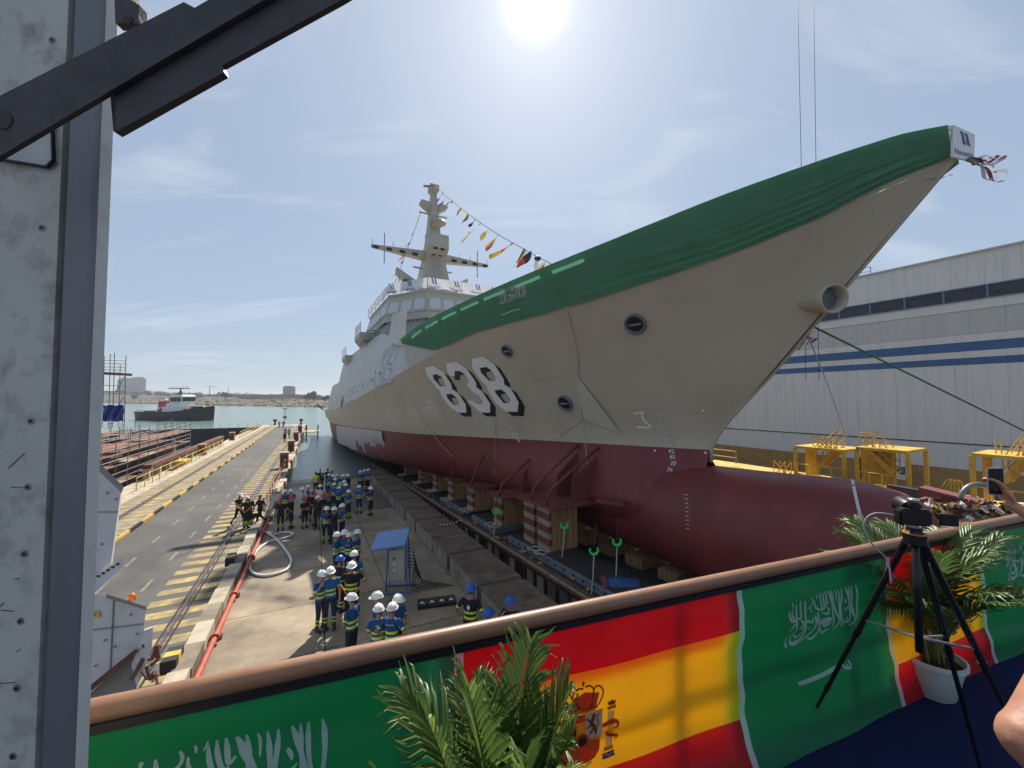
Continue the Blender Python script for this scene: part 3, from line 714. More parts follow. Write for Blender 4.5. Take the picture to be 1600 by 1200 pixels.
# open bridge roof rail with a printed cloth
def navlogo(mb, o, X, Y, s, m):
    for dx in (0, .52):
        P = [(0+dx,1.0),(.28+dx,1.05),(.42+dx,.85),(.62+dx,.12),(.80+dx,.02),(.52+dx,-.05),(.38+dx,.10),(.20+dx,.86)]
        mb.add([o+X*(p[0]*s)+Y*(p[1]*s) for p in P], [(0,1,2,7),(2,3,6,7),(3,4,5,6)], m)
rail = poly_u(BP, 9.7, .95)
clo = thing('bridge_banner', rail[0], 'white cloth banner with blue logos tied round the bridge roof rail', 'banner')
M_cl = M_vinyl
for i, j in ((2,1),(1,0),(0,5),(5,4)):
    a, b = rail[i], rail[j]; n = (b-a).cross(Z).normalized(); n = n if n.dot(-a) > 0 else -n
    P = [[a.lerp(b, k/24)+Z*(h*.92 + .1 + (.06*math.sin(k*1.3) if h == 0 else .02*math.sin(k)))+n*(.04+.05*math.sin(k*.9+h*3)) for k in range(25)] for h in (0, .33, .66, 1)]
    mb = MB(); mb.grid(P); mb.build('cloth', M_vinyl, clo, True)
    L_ = (b-a).length; X = (b-a).normalized(); k = .25; mb = MB()
    while k < L_-1.4:
        o = a+X*k+n*.13+Z*.1
        navlogo(mb, o+Z*.38, X, Z, .5, 0)
        vs, fs = text_mesh('Navantia', .36); mb.add([o+X*(v.x-.35)+Z*(v.y+.02) for v in vs], fs, 0); k += 2.1
    mb.build('logo_print', M_navy, clo)
    n_ = max(2, int(L_/2.2))
    for k in range(n_+1): tube_piece('rail_post', M_steel, clo, a.lerp(b, k/n_), a.lerp(b, k/n_)+Z*1.12, .025)
# wing fin beside the bridge front and side details
mb = MB(); P = [S3(27.2,6.9,3.6), S3(31.5,6.9,4.5), S3(31.5,6.6,6.6), S3(28.2,6.5,6.3)]
mb.prism(P, R2*.25); mb.build('wing_bulwark', M_grey, SHIP)
mb = MB(); mb.beam(S3(28.2,6.55,6.3)-A2*.05, S3(27.2,6.95,3.6)-A2*.05, .3, .12); mb.build('wing_edge', M_light_plate, SHIP)
for (u0, u1, z0, z1, b0) in ((41,45,4.8,6.6,7.2),(50,54,3.6,5.2,7.6)):
    mb = MB(); P = [S3(u0,b0-.6,z0), S3(u0,b0-.1,z0+.5), S3(u0,b0+.55,z1-.5), S3(u0,b0+.55,z1), S3(u0,b0-.8,z1)]
    mb.prism(P, S3(u1,0,0)-S3(u0,0,0)); sp = mb.build('sponson', M_bridge, SHIP)
    mb = MB()
    for k in range(5): mb.tube([S3(u0+(u1-u0)*k/4,b0+.5,z1), S3(u0+(u1-u0)*k/4,b0+.5,z1+.95)], .03)
    for h in (.5,.95): mb.tube([S3(u0,b0+.5,z1+h), S3(u1,b0+.5,z1+h)], .025)
    mb.build('sponson_rail', M_steel, sp)
    if u0 > 45:
        mb = MB(); mb.grid([[S3(u0+(u1-u0)*k/12,b0+.56+.04*math.sin(k*1.7),z1+h) for k in range(13)] for h in (.05,.45,.9)]); mb.build('sponson_cloth', M_vinyl, sp, True)
mb = MB()
for k in range(7):
    mb.beam(S3(37.7+k*.8,6.3,6.4-k*.12), S3(37.7+k*.8,7.6,6.2-k*.12), .35, .08); 
mb.build('side_louvres', M_bridge_d, SHIP)
mb = MB()
for u, b, h in ((39,6.2,2.2),(40.2,6.2,1.6),(47,6.4,1.4)): mb.tube([S3(u,b,6.0), S3(u,b,6.0+h)], .03)
mb.build('whip_aerials', M_steel, SHIP)
# door, boat-bay shadows, plate marks on the side
for (pts, mt) in (([(613,537),(623,527),(620,540),(609,551)], M_mast),([(533,628),(536.5,618),(536.5,630),(533,638)], M_mblack)):
    mb = MB(); decal(mb, pts, (), .03, 0, 4); mb.build('side_opening', mt, SHIP)
mb = MB()
for k in range(46):
    x = random.uniform(545, 612); y = 520+ (612-x)*.75 + random.uniform(40, 75)
    p, n = hit(x, y, .02)
    if p is not None and p.z > zD(p.dot(A2)): mb.box(p, (.14,.05,random.uniform(.1,.3)), (A2, R2, Z))
mb.build('side_fittings', M_bridge_d, SHIP)['kind'] = 'stuff'
# mast ----------------------------------------------------------
def mast():
    cu = 42.6; M = MB()
    def ring(z, hu0, hu1, hb): return [S3(cu-hu0,hb,z), S3(cu+hu1,hb,z), S3(cu+hu1,-hb,z), S3(cu-hu0,-hb,z)]
    L_ = [ring(9.5,1.9,2.0,2.1), ring(12.8,1.4,1.5,1.5), ring(15.5,1.0,1.1,1.02), ring(17.9,.7,.75,.68), ring(21.3,.4,.42,.42), ring(22.9,.32,.32,.3), ring(23.3,.55,.55,.5), ring(23.9,.5,.5,.48)]
    M.grid([l+[l[0]] for l in L_]); M.f.append([len(M.v)-5+k for k in range(4)]); M.m.append(0)
    mast = M.build('mast', M_mast, SHIP)
    m = MB(); m.prism([S3(cu-.8,1.1,15.2), S3(cu-2.2,1.15,16.2), S3(cu-2.1,1.15,17.7), S3(cu-.6,1.1,17.9)], R2*2.25); rh = m.build('radar_housing', M_mast, mast)
    m = MB()
    for i in range(2):
        for j in range(2): m.box(S3(cu-2.0+j*.75,.35-.75*i,15.72+(-.42)*(-1+j*1.1)), (.35,.4,.25), (A2,R2,Z))
    m.build('housing_vents', M_mblack, rh)
    for sg in (1,-1):
        m = MB(); a = S3(cu-.2,sg*1.1,16.0); b = S3(cu-.2,sg*6.6,15.9)
        def bar(p, q, w0, h0, w1, h1):
            mm = MB(); d = (q-p).normalized(); P = []
            for pt, w, h in ((p,w0,h0),(q,w1,h1)): P.append([pt+A2*w-Z*h, pt+A2*w+Z*h*.2, pt-A2*w+Z*h*.2, pt-A2*w-Z*h])
            mm.grid([r+[r[0]] for r in P]); mm.add(P[1], [(0,1,2,3)]); return mm
        m = bar(a, b, .5, .72, .18, .22); y = m.build('yardarm', M_mast, mast)
        for k in range(4):
            c = a.lerp(b, .2+.24*k); piece('yardarm_panel', M_mblack, y, c-A2*(.62-.13*k)-Z*(.45-.08*k), (.12,.55,.28), (A2,R2,Z))
        m = MB()
        c = a.lerp(b, .76); m.tube([c-Z*1.7, c+Z*1.5], .05)
        for t in (.35,.6,.98): c = a.lerp(b, t); m.tube([c, c+Z*.7], .025)
        m.build('aerial', M_steel, y)
        m = bar(S3(cu,sg*1.6,12.2), S3(cu,sg*4.0,13.9 if sg > 0 else 13.8), .8, 1.2, .4, .45); y2 = m.build('lower_arm', M_mast, mast)
        m = MB(); m.box(S3(cu-.75,sg*2.9,12.5), (.15,1.0,.35), (A2,R2,Z)); m.tube([S3(cu,sg*3.7,13.4), S3(cu,sg*3.7,11.8)], .04); m.build('arm_panel', M_mblack, y2)
        m = MB(); m.prism([S3(cu-.5,sg*.5,20.9), S3(cu-.6,sg*1.5,21.5), S3(cu-.6,sg*1.5,21.8), S3(cu-.5,sg*.5,21.8)], A2*1.0); m.beam(S3(cu,sg*.3,20.6), S3(cu,sg*1.6,20.6), .14, .14); m.beam(S3(cu,sg*.9,14.3), S3(cu,sg*2.2,14.4), .15, .15); m.build('stub_arms', M_mast, mast)['kind'] = 'stuff'
    m = MB(); m.ell(S3(cu-.7,-.35,19.5), (.9,.9,.35), 16, 6, (A2,R2,Z)); m.prism([S3(cu-.2,.5,18.4), S3(cu-1.4,.2,19.3), S3(cu-.2,.5,19.5)], R2*.9); m.build('dish_platform', M_mast, mast, True, 40)
    m = MB(); m.tube([S3(cu-.5,.2,23.6), S3(cu-.2,1.2,23.5)], .12, 8); m.build('masthead_lamp', M_steel, mast)
    m = MB()
    for b in (.35,-.35): m.tube([S3(cu-2.15,b-.1,10.3), S3(cu-1.35,b-.1,15.2)], .035)
    for k in range(13): m.tube([S3(cu-2.15+.8*k/13,.25,10.5+4.7*k/13), S3(cu-2.15+.8*k/13,-.45,10.5+4.7*k/13)], .025)
    m.build('ladder', M_bridge_d, mast)
mast()
# ================================================================== DRESSING OF THE SHIP
M_green = mat('green_flag_cloth', (0.115,0.31,0.20), 0.75, var=0.10, scale=1.2, bump=0.15, bscale=14, transl=0.33, spec=0.2)
M_cloth_w = mat('flag_white_print', (0.62,0.68,0.66), 0.75, var=0.05, transl=0.3, spec=0.2)
# calligraphy strokes, measured on the flag in a 1140 x 1200 frame: (points, widths)
CALLI = [
 ([(1003,142),(1014,220),(1019,320),(1013,430),(996,500),(970,522),(955,518)],[6,24,18,18,20,14,5]),
 ([(960,150),(962,230),(972,330),(988,420),(1002,470)],[6,22,16,14,6]),
 ([(935,155),(940,240),(948,340),(950,430),(940,485),(905,500),(892,540)],[6,20,14,16,18,12,10]),
 ([(908,165),(925,230),(948,310),(968,390),(985,440)],[10,24,18,16,6]),
 ([(900,275),(912,300),(918,325)],[14,18,8]), ([(903,388),(920,370),(935,345)],[10,14,6]), ([(918,440),(925,470),(918,500)],[8,14,8]), ([(962,490),(972,500)],[10,10]),
 ([(886,460),(895,500),(890,552)],[8,18,10]), ([(866,175),(868,260),(866,380),(870,480),(884,545)],[6,22,18,18,8]),
 ([(832,182),(842,260),(852,360),(852,450),(838,530),(802,580)],[6,22,18,20,20,8]), ([(738,200),(765,270),(800,350),(832,430),(855,480)],[12,34,24,18,8]),
 ([(768,192),(780,280),(786,380),(790,470),(796,545)],[8,24,18,18,10]), ([(802,190),(812,230),(816,300)],[6,14,6]), ([(745,572),(760,566),(776,552)],[8,14,6]), ([(748,560),(756,582)],[8,8]),
 ([(705,200),(712,260),(722,320),(742,292)],[8,22,18,8]), ([(678,210),(684,280),(706,346),(725,335)],[8,20,18,8]), ([(652,232),(660,300),(682,362),(712,352)],[8,20,18,8]),
 ([(595,282),(602,330),(628,362),(660,370),(690,372)],[8,16,16,16,10]), ([(612,228),(617,250),(616,268)],[8,12,5]), ([(568,252),(578,280),(574,312),(552,342),(532,366)],[10,14,12,12,5]), ([(562,352),(570,385),(580,380)],[8,12,6]),
 ([(652,212),(640,260)],[8,6]),
 ([(735,352),(748,372),(742,405),(715,412),(700,398)],[10,16,18,14,8]), ([(776,452),(740,468),(700,478),(660,470)],[8,40,40,10]), ([(772,490),(735,515),(700,522),(662,482)],[8,24,26,12]), ([(722,556),(728,585),(700,596),(668,560),(655,520)],[8,26,22,18,10]), ([(682,395),(690,405)],[14,14]),
 ([(636,388),(640,450),(650,520),(655,570),(632,630),(590,658),(560,648)],[8,24,20,18,22,20,6]),
 ([(606,420),(618,470),(612,530),(580,600),(505,688)],[10,24,20,18,5]), ([(582,440),(588,470),(568,486),(548,470),(540,485),(520,468)],[8,16,14,14,14,8]), ([(552,535),(560,560)],[10,6]),
 ([(498,280),(508,350),(516,450),(512,540),(492,600),(455,642),(420,610),(412,570)],[8,24,18,18,20,22,14,6]),
 ([(522,510),(522,600),(492,670),(440,706),(405,690),(402,610)],[8,22,24,32,22,6]), ([(472,470),(492,490),(488,540),(462,548)],[10,22,18,8]),
 ([(420,310),(428,400),(434,500),(440,590)],[8,20,18,6]), ([(456,300),(466,370),(476,440),(440,455)],[10,22,18,8]), ([(396,350),(392,420),(412,468),(440,470)],[8,18,18,10]), ([(365,375),(368,430),(388,480),(410,480)],[8,20,18,8]),
 ([(418,505),(398,540),(370,586)],[16,14,5]), ([(374,636),(362,690),(372,738),(382,712)],[5,14,20,6]), ([(378,298),(392,330),(396,350)],[6,12,6]), ([(452,290),(466,296)],[12,12])]
SWORD = [([(448,1046),(470,1056),(560,1020),(680,966),(830,895),(880,890)],[6,26,28,26,22,14]), ([(872,905),(905,912),(935,905)],[20,16,16]), ([(930,848),(938,880),(934,915)],[14,18,10]), ([(905,880),(915,905)],[14,10])]
def smooth_stroke(pts, ws, k=4):
    P = []; W_ = []; n = len(pts)
    if n < 3: return pts, ws
    for i in range(n-1):
        a, b, c, d = pts[max(i-1,0)], pts[i], pts[i+1], pts[min(i+2,n-1)]
        for s in range(k):
            t = s/k
            P.append(tuple(.5*(2*b[q]+(c[q]-a[q])*t+(2*a[q]-5*b[q]+4*c[q]-d[q])*t*t+(3*b[q]-a[q]-3*c[q]+d[q])*t**3) for q in range(2))); W_.append(ws[i]+(ws[i+1]-ws[i])*t)
    P.append(pts[-1]); W_.append(ws[-1]); return P, W_
# ---- the long green flag over the fore bulwark
TOPX = [(1486,207),(1417,216),(1353,234),(1249,267),(1100,321),(1000,362),(900,403),(826,430),(770,455),(715,479),(665,505),(640,524),(629,534)]
BOTX = [(1482,252),(1415,285),(1353,311),(1284,345),(1200,382),(1100,414),(1000,448),(900,477),(800,500),(744,519),(700,540),(670,549),(648,547),(634,541)]
def drape():
    fx = pch([p[0] for p in BOTX[::-1]], [p[1] for p in BOTX[::-1]])
    n = 240; m = 48; P = []
    us = [2.985+(26.6-2.985)*(i/n)**1.25 for i in range(n+1)]
    for i, u in enumerate(us):
        top = S3(u-.03, bS(u)+.05, zS(u)+.04); k = i/n
        # where the lower hem hangs: follow the hem measured along the hull
        d = S3(u, bD(u), zD(u))
        if u > 18.2:
            f = (u-18.2)/(26.6-18.2); drop = 1.42 - .02*f; hemz = top.z - (1.40+.25*math.sin(f*math.pi*.9) - 1.15*max(0, f-.55)/.45)
            t_ = (top.z-hemz)/max(.01, top.z-d.z); hem = top.lerp(d, min(1.0, t_))
        else: hem = d+Z*(.10*max(0,1-(u-3)/9)+.05*mnoise.noise(Vector((u*.9,0,0))))
        out = (-R2*1.0 - A2*.15 - Z*.25).normalized()
        r = []
        for j in range(m+1):
            t = j/m; p = top.lerp(hem, t)
            near = max(0, 1-(u-3)/11)
            fk = (u-3)/9; c_ = t*(1+.25*fk)+.10*mnoise.noise(Vector((u*.35, t*1.2, 1.0)))
            ridge = lambda f, q: (1-abs(mnoise.noise(Vector((c_*f, u*.16, q)))))**3-.45
            fold = near*min(1, (u-3)/1.0)*(.12*ridge(7.0,2.0)*(.08+.92*t*t)+.06*ridge(17.0,5.0)*(.05+.95*t*t))
            fold += .05*mnoise.noise(Vector((u*.6, t*2.2, 3.0)))+.02*mnoise.noise(Vector((u*2.3, t*3+u*.4, 7.0)))
            aft = max(0, (u-19.5)/7)
            fold += .07*aft*math.sin(u*9.5 + t*2.5*math.sin(u) - t*t*3)*min(1, t*2.2)
            fold = max(fold, -.02)
            sag = .085 + .07*math.sin(t*math.pi)*(.4+.6*aft)
            r.append(p+out*(sag+fold))
        P.append(r)
    mb = MB(); mb.grid(P)
    # fold over the rail
    mb.grid([[P[i][0] for i in range(n+1)], [P[i][0]+R2*.16+Z*.03 for i in range(n+1)], [P[i][0]+R2*.2-Z*.06 for i in range(n+1)]])
    o = mb.build('green_flag_drape', M_green, None, True)
    tag(o, 'huge green flag cloth draped over the bulwark from the bow to the bridge', 'flag')
    # port side hem seen under the flare
    mp = MB(); Q = []
    for i in range(0, n+1, 3):
        u = us[i]
        if u > 12: break
        a = S3(u, -bS(u)-.06, zS(u)); b = S3(u-.05, -bD(u)-.10, zD(u)-.05-.25*min(1,(u-3)/1.5)); Q.append([a.lerp(b, k/6)+R2*(.05*math.sin(k*2+u*3)) for k in range(7)])
    mp.grid(Q); mp.build('far_side_cloth', M_green, o, True)
    return mb, o
drape_mb, DRAPE = drape()
DB = BVHTree.FromPolygons([tuple(v) for v in drape_mb.v], drape_mb.f)
mb = MB()
def TD(p): return (770+p[0]*0.0583, 430+p[1]*0.0583)
def calli_to_drape(p):   # frame of the near flag -> frame of the small flag print on the drape
    sx = (p[0]-360)/(1020-360); sy = (p[1]-142)/(738-142)
    # the near trace rises to the right by about the same slope as the drape print does
    return TD((190+sx*700, 205+ sy*575 ))
def calli_sword(p):
    sx = (p[0]-448)/(940-448); sy = (p[1]-850)/(1056-850); return TD((245+sx*495, 872+sy*178))
for pts, ws in CALLI:
    P_, W_ = smooth_stroke([calli_to_drape(p) for p in pts], [max(.35, w*.058) for w in ws], 3); decal_stroke(mb, P_, W_, .035, 0, DB)
for pts, ws in SWORD:
    P_, W_ = smooth_stroke([calli_sword(p) for p in pts], [max(.4, w*.07) for w in ws], 3); decal_stroke(mb, P_, W_, .035, 0, DB)
o = mb.build('calligraphy_print', M_cloth_w, DRAPE); o['label'] = 'white Arabic calligraphy and sword printed on the green cloth'; o['kind'] = 'stuff'
# ---- board at the very bow
bb = thing('bow_board', S3(2.7, 0, 5.42), 'white board with blue logo fixed on the tip of the bow', 'sign')
C = [S3(2.9,.30,6.10), S3(2.72,-.36,5.98), S3(2.74,-.32,5.35), S3(2.93,.26,5.40)]
n_ = (C[1]-C[0]).cross(C[3]-C[0]).normalized(); n_ = n_ if n_.dot(-C[0]) > 0 else -n_
mb = MB(); mb.prism(C, -n_*.04); mb.build('board', mat('white_board', (.74,.74,.76), .4, var=.03), bb)
def bq(s, t): return C[0].lerp(C[1], s).lerp(C[3].lerp(C[2], s), t)+n_*.006
mb = MB()
for dx in (0, .2):
    Pp = [(.30+dx,.12),(.42+dx,.10),(.48+dx,.18),(.56+dx,.44),(.64+dx,.46),(.52+dx,.50),(.46+dx,.44),(.40+dx,.20)]
    mb.add([bq(*p) for p in Pp], [(0,1,2,7),(2,3,6,7),(3,4,5,6)])
vs, fs = text_mesh('Navantia'); wmax = max(v.x for v in vs)
mb.add([bq(.06+.9*v.x/wmax, .88-v.y*.26) for v in vs], fs); mb.build('logo', M_navy, bb)['kind'] = 'stuff'
# ---- streamers at the bow and at the anchor
def ribbon(mb, p, d, L_, w, ph, m=0, curl=.06):
    n = 16; P = [[], []]
    side = Vector((0, .3, 1)).normalized()
    for i in range(n+1):
        t = i/n; c = p + d*(L_*t) + Z*(curl*math.sin(ph+t*7)*t*1.4-.10*t*math.sin(ph*1.7)) + Vector((0,1,0))*(curl*math.cos(ph+t*9)*t)
        tw = side*math.cos(t*3+ph*2)+Vector((0,1,0))*math.sin(t*4+ph)
        P[0].append(c+tw*w/2); P[1].append(c-tw*w/2)
    mb.grid(P, m)
M_rib = [mat('ribbon_lilac', (.50,.52,.66), .6, var=.1, transl=.3), mat('ribbon_maroon', (.22,.05,.07), .6, var=.1, transl=.2), mat('ribbon_grey', (.40,.42,.46), .6, var=.1, transl=.3)]
st = thing('bow_streamers', S3(2.9, 0, 5.3), 'bunch of grey and maroon ribbons fluttering from the tip of the bow', 'ribbons')
for k, (L_, dz, mi) in enumerate(((1.15,.10,0),(1.25,.16,1),(1.0,-.02,2),(1.15,-.12,0),(.85,-.30,0),(.95,.02,1),(1.3,-.14,2),(.7,-.05,1),(1.0,.07,2),(1.2,-.2,1))):
    mb = MB(); ribbon(mb, S3(2.78, 0, 5.33), Vector((1,.25,dz)).normalized(), L_, .07, k*1.3, 0, .07); mb.build('ribbon', M_rib[mi], st, True)
an = at_y(1263, 527, 12.0)
st2 = thing('anchor_streamers', an, 'tangle of lilac and red ribbons at the stem below the hawse pipe', 'ribbons')
for k in range(9):
    mb = MB(); ribbon(mb, an, Vector((math.cos(k*1.9),.3,math.sin(k*2.3)*.8-.2)).normalized(), .35, .06, k, 0, .08); mb.build('ribbon', M_rib[k % 3], st2, True)
mb = MB(); q = at_y(1322, 682, 12.6); mb.tube([an.lerp(q, t/10)+Z*(.12*math.sin(t/10*math.pi)) for t in range(11)], .022, 5); tag(mb.build('lilac_ribbon', M_rib[0]), 'long lilac ribbon hanging from the stem down towards the yellow platform', 'ribbon')
mb = MB(); q = at_y(1600, 673, 9.0); a0 = at_y(1270, 510, 12.2); mb.tube([a0.lerp(q, t/8) for t in range(9)], [.035-.002*t for t in range(9)], 6); tag(mb.build('green_rope', mat('green_rope', (.05,.16,.09), .8, var=.15)), 'taut green mooring rope from the stem to the right', 'rope')
# white tape hanging over the bulb
mb = MB(); P = [hit(x, y, .05)[0] for x, y in ((1332,752),(1337,772),(1343,800),(1349,846))]
P = [p for p in P if p is not None]; mb.grid([[p-R2*.02-A2*.035 for p in P], [p-R2*.02+A2*.035 for p in P]]); tag(mb.build('white_tape', M_vinyl), 'strip of white tape hanging over the bulbous bow', 'tape')
# loose lines down the hull
for lab, pts in (('thin white line hanging down the hull past the anchor fairing', ((887,484),(896,520),(904,556),(905,600),(911,655),(918,720),(925,800))), ('thin line running down the hull aft of the number to a hook', ((642,622),(665,660),(690,695),(709,714))), ('thin line down the red hull below the number 838', ((775,655),(774,700),(774,740),(777,790)))):
    mb = MB(); P = [hit(x, y, .04)[0] for x, y in pts]; P = [p for p in P if p is not None]; mb.tube(P, .018, 5); tag(mb.build('hull_line', M_rope), lab, 'rope')
# hull plastic sheet by the water
mb = MB(); P = []
for i in range(40):
    t = i/39; x = 527+t*71; p, n = hit(x, 664.5+t*8.5, .14); P.append([p+n*(.05*math.sin(i*1.9)+.10*math.sin(i*.7)*k/8)+Z*(-k/8*(2.6-.3*t+.25*math.sin(t*3.1)))-n*(k/8)**2*.9*(.3+t) for k in range(9)])
mb.grid(P); tag(mb.build('plastic_sheet', mat('pale_plastic_sheet', (.62,.58,.60), .4, var=.12, scale=3, transl=.3), None, True), 'pale plastic sheet hanging along the hull just above the water', 'sheet')
# banner on the side, green net at the stern
mb = MB(); Qd = [hit(*q, .10)[0] for q in ((601,549),(626,534),(614,596),(593,603))]
def bil(s, t): return Qd[0].lerp(Qd[1], s).lerp(Qd[3].lerp(Qd[2], s), t)
mb.grid([[bil(i/10, j/12)+(-R2)*(.05*math.sin(i*1.1+j*.6)) for i in range(11)] for j in range(13)]); o = mb.build('side_banner', mat('pale_mesh_banner', (.55,.57,.66), .7, var=.12, scale=1.5, transl=.2), None, True); tag(o, 'pale mesh banner hung on the grey ship side below the bridge', 'banner')
mb = MB(); a = S3(92, 7.9, -2.3)
for k in range(6): mb.tube([S3(86+2*k,8.3,-2.2), S3(86+2*k,9.4,-1.0)], .04)
mb.grid([[S3(86+k,8.2,-2.2), S3(86+k,9.4,-1.6), S3(86+k,9.5,-1.0)] for k in range(11)]); tag(mb.build('safety_net', mat('green_net', (.05,.24,.12), .8, transl=.3)), 'green safety net folded out at the stern of the ship', 'net')
# ---- signal flags on a dressing line
def bunting(name, lab, p0, p1, n, sag, seed, sz):
    rnd = random.Random(seed); t = thing(name, p0, lab, 'bunting')
    pts = [p0.lerp(p1, k/20)-Z*(sag*math.sin(math.pi*k/20)) for k in range(21)]
    mb = MB(); mb.tube(pts, .03, 5); mb.build('line', M_rope, t)
    cols = [mat('flag_red', (.5,.05,.05), .7, transl=.3), mat('flag_blue', (.03,.07,.3), .7, transl=.3), mat('flag_yellow', (.6,.42,.05), .7, transl=.3), mat('flag_white', (.7,.7,.68), .7, transl=.3), mat('flag_dark', (.03,.03,.05), .7, transl=.2)]
    for k in range(n):
        f = (k+.6+rnd.uniform(-.3,.3))/n; i = f*20; a = pts[int(i)].lerp(pts[min(20, int(i)+1)], i % 1)
        L_ = sz*rnd.uniform(.6, 1.8)*(1+.9*(f > .5)); w = sz*rnd.uniform(.4,.8)*(1+.3*(f > .5)); ph = rnd.uniform(0,6); P = [[], [], []]; d = (Vector((-.8,.2,-.75+rnd.uniform(-.35,.4)))).normalized()
        for q in range(9):
            s = q/8; c = a + d*L_*s + Vector((0,1,0))*(.2*math.sin(s*6+ph)) + Z*(.16*sz*math.sin(s*5+ph))
            for r_, h in enumerate((-.5,0,.5)): P[r_].append(c+(p1-p0).normalized()*(w*h*math.cos(s*2.2+ph)*(1-.35*s))+Z*(w*h*.6*math.sin(ph+s*2)))
        c1, c2 = rnd.sample(range(5), 2); mb = MB(); mb.grid(P, lambda i_, j_: i_ if k % 2 else (0 if j_ < 4 else 1)); mb.build('signal_flag', [cols[c1], cols[c2]], t, True)
MT = S3(42.3,0,23.9)
bunting('dressing_line', 'line of fluttering signal flags from the mast head down to the foredeck', MT, at_y(868,416,24.0), 14, .6, 4, .75)
bunting('halyard_flags', 'short halyard of small flags hanging beside the mast', S3(42.3,1.5,20.4), S3(42.3,4.4,11.6), 7, .1, 9, .42)
# small mast and lamp on foredeck
pz = at_y(838, 418, 18.0)
t = thing('foredeck_lamp', pz-Z*.6, 'black and white hooded lamp on a stub behind the green cloth', 'lamp')
mb = MB(); mb.tube([pz-Z*.75, pz+Z*.1, pz+Z*.35], [.07,.10,.06], 8); mb.build('stub', M_white, t, True)
mb = MB(); mb.ell(pz+Z*.42+Vector((.06,0,0)), (.16,.14,.12), 10, 6); mb.build('hood', M_mblack, t, True)
# crane wires behind the bow
for k, (xa, xb) in enumerate(((1246.5,1250),(1274.5,1270))):
    p = at_y(xb, 268, 26); q = at_y(xa, -80, 26); mb = MB(); mb.tube([p-Z*14, q+Z*12], .018, 5); tag(mb.build('crane_wire', M_mblack), ('left' if k == 0 else 'right')+' one of two thin crane wires rising behind the bow', 'wire')
# ================================================================== SLIPWAY FURNITURE
M_timber = mat('timber', (0.34,0.20,0.09), 0.8, var=0.3, scale=2.5, bump=0.3, bscale=12, stretch=(6,6,.6), dirt=((.16,.09,.05),.45,1.5))
M_timber_p = mat('pale_timber_end', (0.28,0.225,0.16), 0.8, var=0.3, scale=4, bump=0.2, dirt=((.22,.18,.13),.4,3))
M_strap = mat('red_steel_strap', (0.15,0.04,0.035), 0.6, var=0.25, scale=3)
M_block = mat('ballast_block_concrete', (0.30,0.265,0.215), 0.8, var=0.3, scale=1.6, bump=0.3, bscale=14, dirt=((.12,.09,.07),.6,1.6))
M_blocktop = mat('ballast_block_top', (0.15,0.11,0.075), 0.85, var=0.35, scale=1.2, bump=0.3, bscale=14, dirt=((.07,.05,.04),.6,1.5))
M_greysteel = mat('grey_blue_steel', (0.16,0.18,0.21), 0.5, 0.1, var=0.2, scale=2)
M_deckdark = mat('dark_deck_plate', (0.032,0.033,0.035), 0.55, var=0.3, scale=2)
M_hook = mat('green_hook_paint', (0.03,0.55,0.12), 0.4, var=0.08)
A2s = (A2-Z*.0375).normalized(); N2s = R2.cross(A2s).normalized(); N2s = N2s if N2s.z > 0 else -N2s
def W2(u, v, h=0): return Q2(u, v, -(6.2+.0375*u)+h)
# concrete blocks along the slipway edge
uu = 6.2; k = 0; ordn = ['first','second','third','fourth','fifth','sixth','seventh','eighth','ninth','tenth','eleventh','twelfth']
for L_ in (3.0,2.6,3.0,2.3,3.2,2.6,3.0,2.6,3.0,2.8,3.0,3.0):
    c = SL(uu+L_/2, 5.62, 0)
    o = thing('concrete_block', c, ordn[k]+' concrete block from the near end of the row along the slipway', 'block', 'concrete blocks beside the track')
    tilt = R(random.uniform(-.8,.8)); X = (SA+R1*math.tan(tilt)).normalized()
    piece('block_body', M_block, o, c+Z*.29, (L_, 1.6, .58), (X, R1, SN)); 
    n_ = 2 if L_ > 2.5 else 1
    for q in range(n_): piece('block_lid', M_blocktop, o, c+X*((q-(n_-1)/2)*L_/n_)+Z*.60, (L_/n_-.03, 1.56, .06), (X, R1, SN))
    for s in (-1, 1): piece('edge_angle', M_rust, o, c+X*(s*(L_/2+.004))-R1*.79+Z*.3, (.03, .05, .62), (X, R1, SN))
    uu += L_+random.uniform(.06,.3); k += 1
ORDK = ['first','second','third','fourth','fifth','sixth','seventh','eighth','ninth','tenth','eleventh','twelfth','thirteenth','fourteenth','fifteenth','sixteenth','seventeenth','eighteenth','nineteenth','twentieth','twenty-first','twenty-second']
# launching way
WAY = thing('launching_way', W2(20, 9.2, 0), 'rusty stiffened steel launching way running under the ship', 'slipway track')
beam_piece('web', M_deckdark, WAY, W2(3.5, 8.25, -.35), W2(62, 8.25, -.35), .12, 1.3)
beam_piece('top_flange', M_rust, WAY, W2(3.5, 8.15, .32), W2(62, 8.15, .32), .42, .07)
beam_piece('mid_flange', M_rust, WAY, W2(3.5, 8.12, .12), W2(62, 8.12, .12), .14, .05)
u = 3.6
while u < 56:
    piece('stiffener', M_rust, WAY, W2(u, 8.14, -.32), (.05, .14, 1.15), (A2s, R2, N2s))
    if random.random() < .8: piece('web_panel', random.choice((M_block, M_conc_l, M_greysteel)), WAY, W2(u+.36, 8.175, -.38), (.55, .03, .95), (A2s, R2, N2s))
    u += .74
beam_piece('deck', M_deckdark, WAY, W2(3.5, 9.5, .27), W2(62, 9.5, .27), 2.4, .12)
beam_piece('floor_dark', M_deckdark, WAY, W2(3.5, 13, -.2), W2(62, 13, -.2), 4.0, .12)
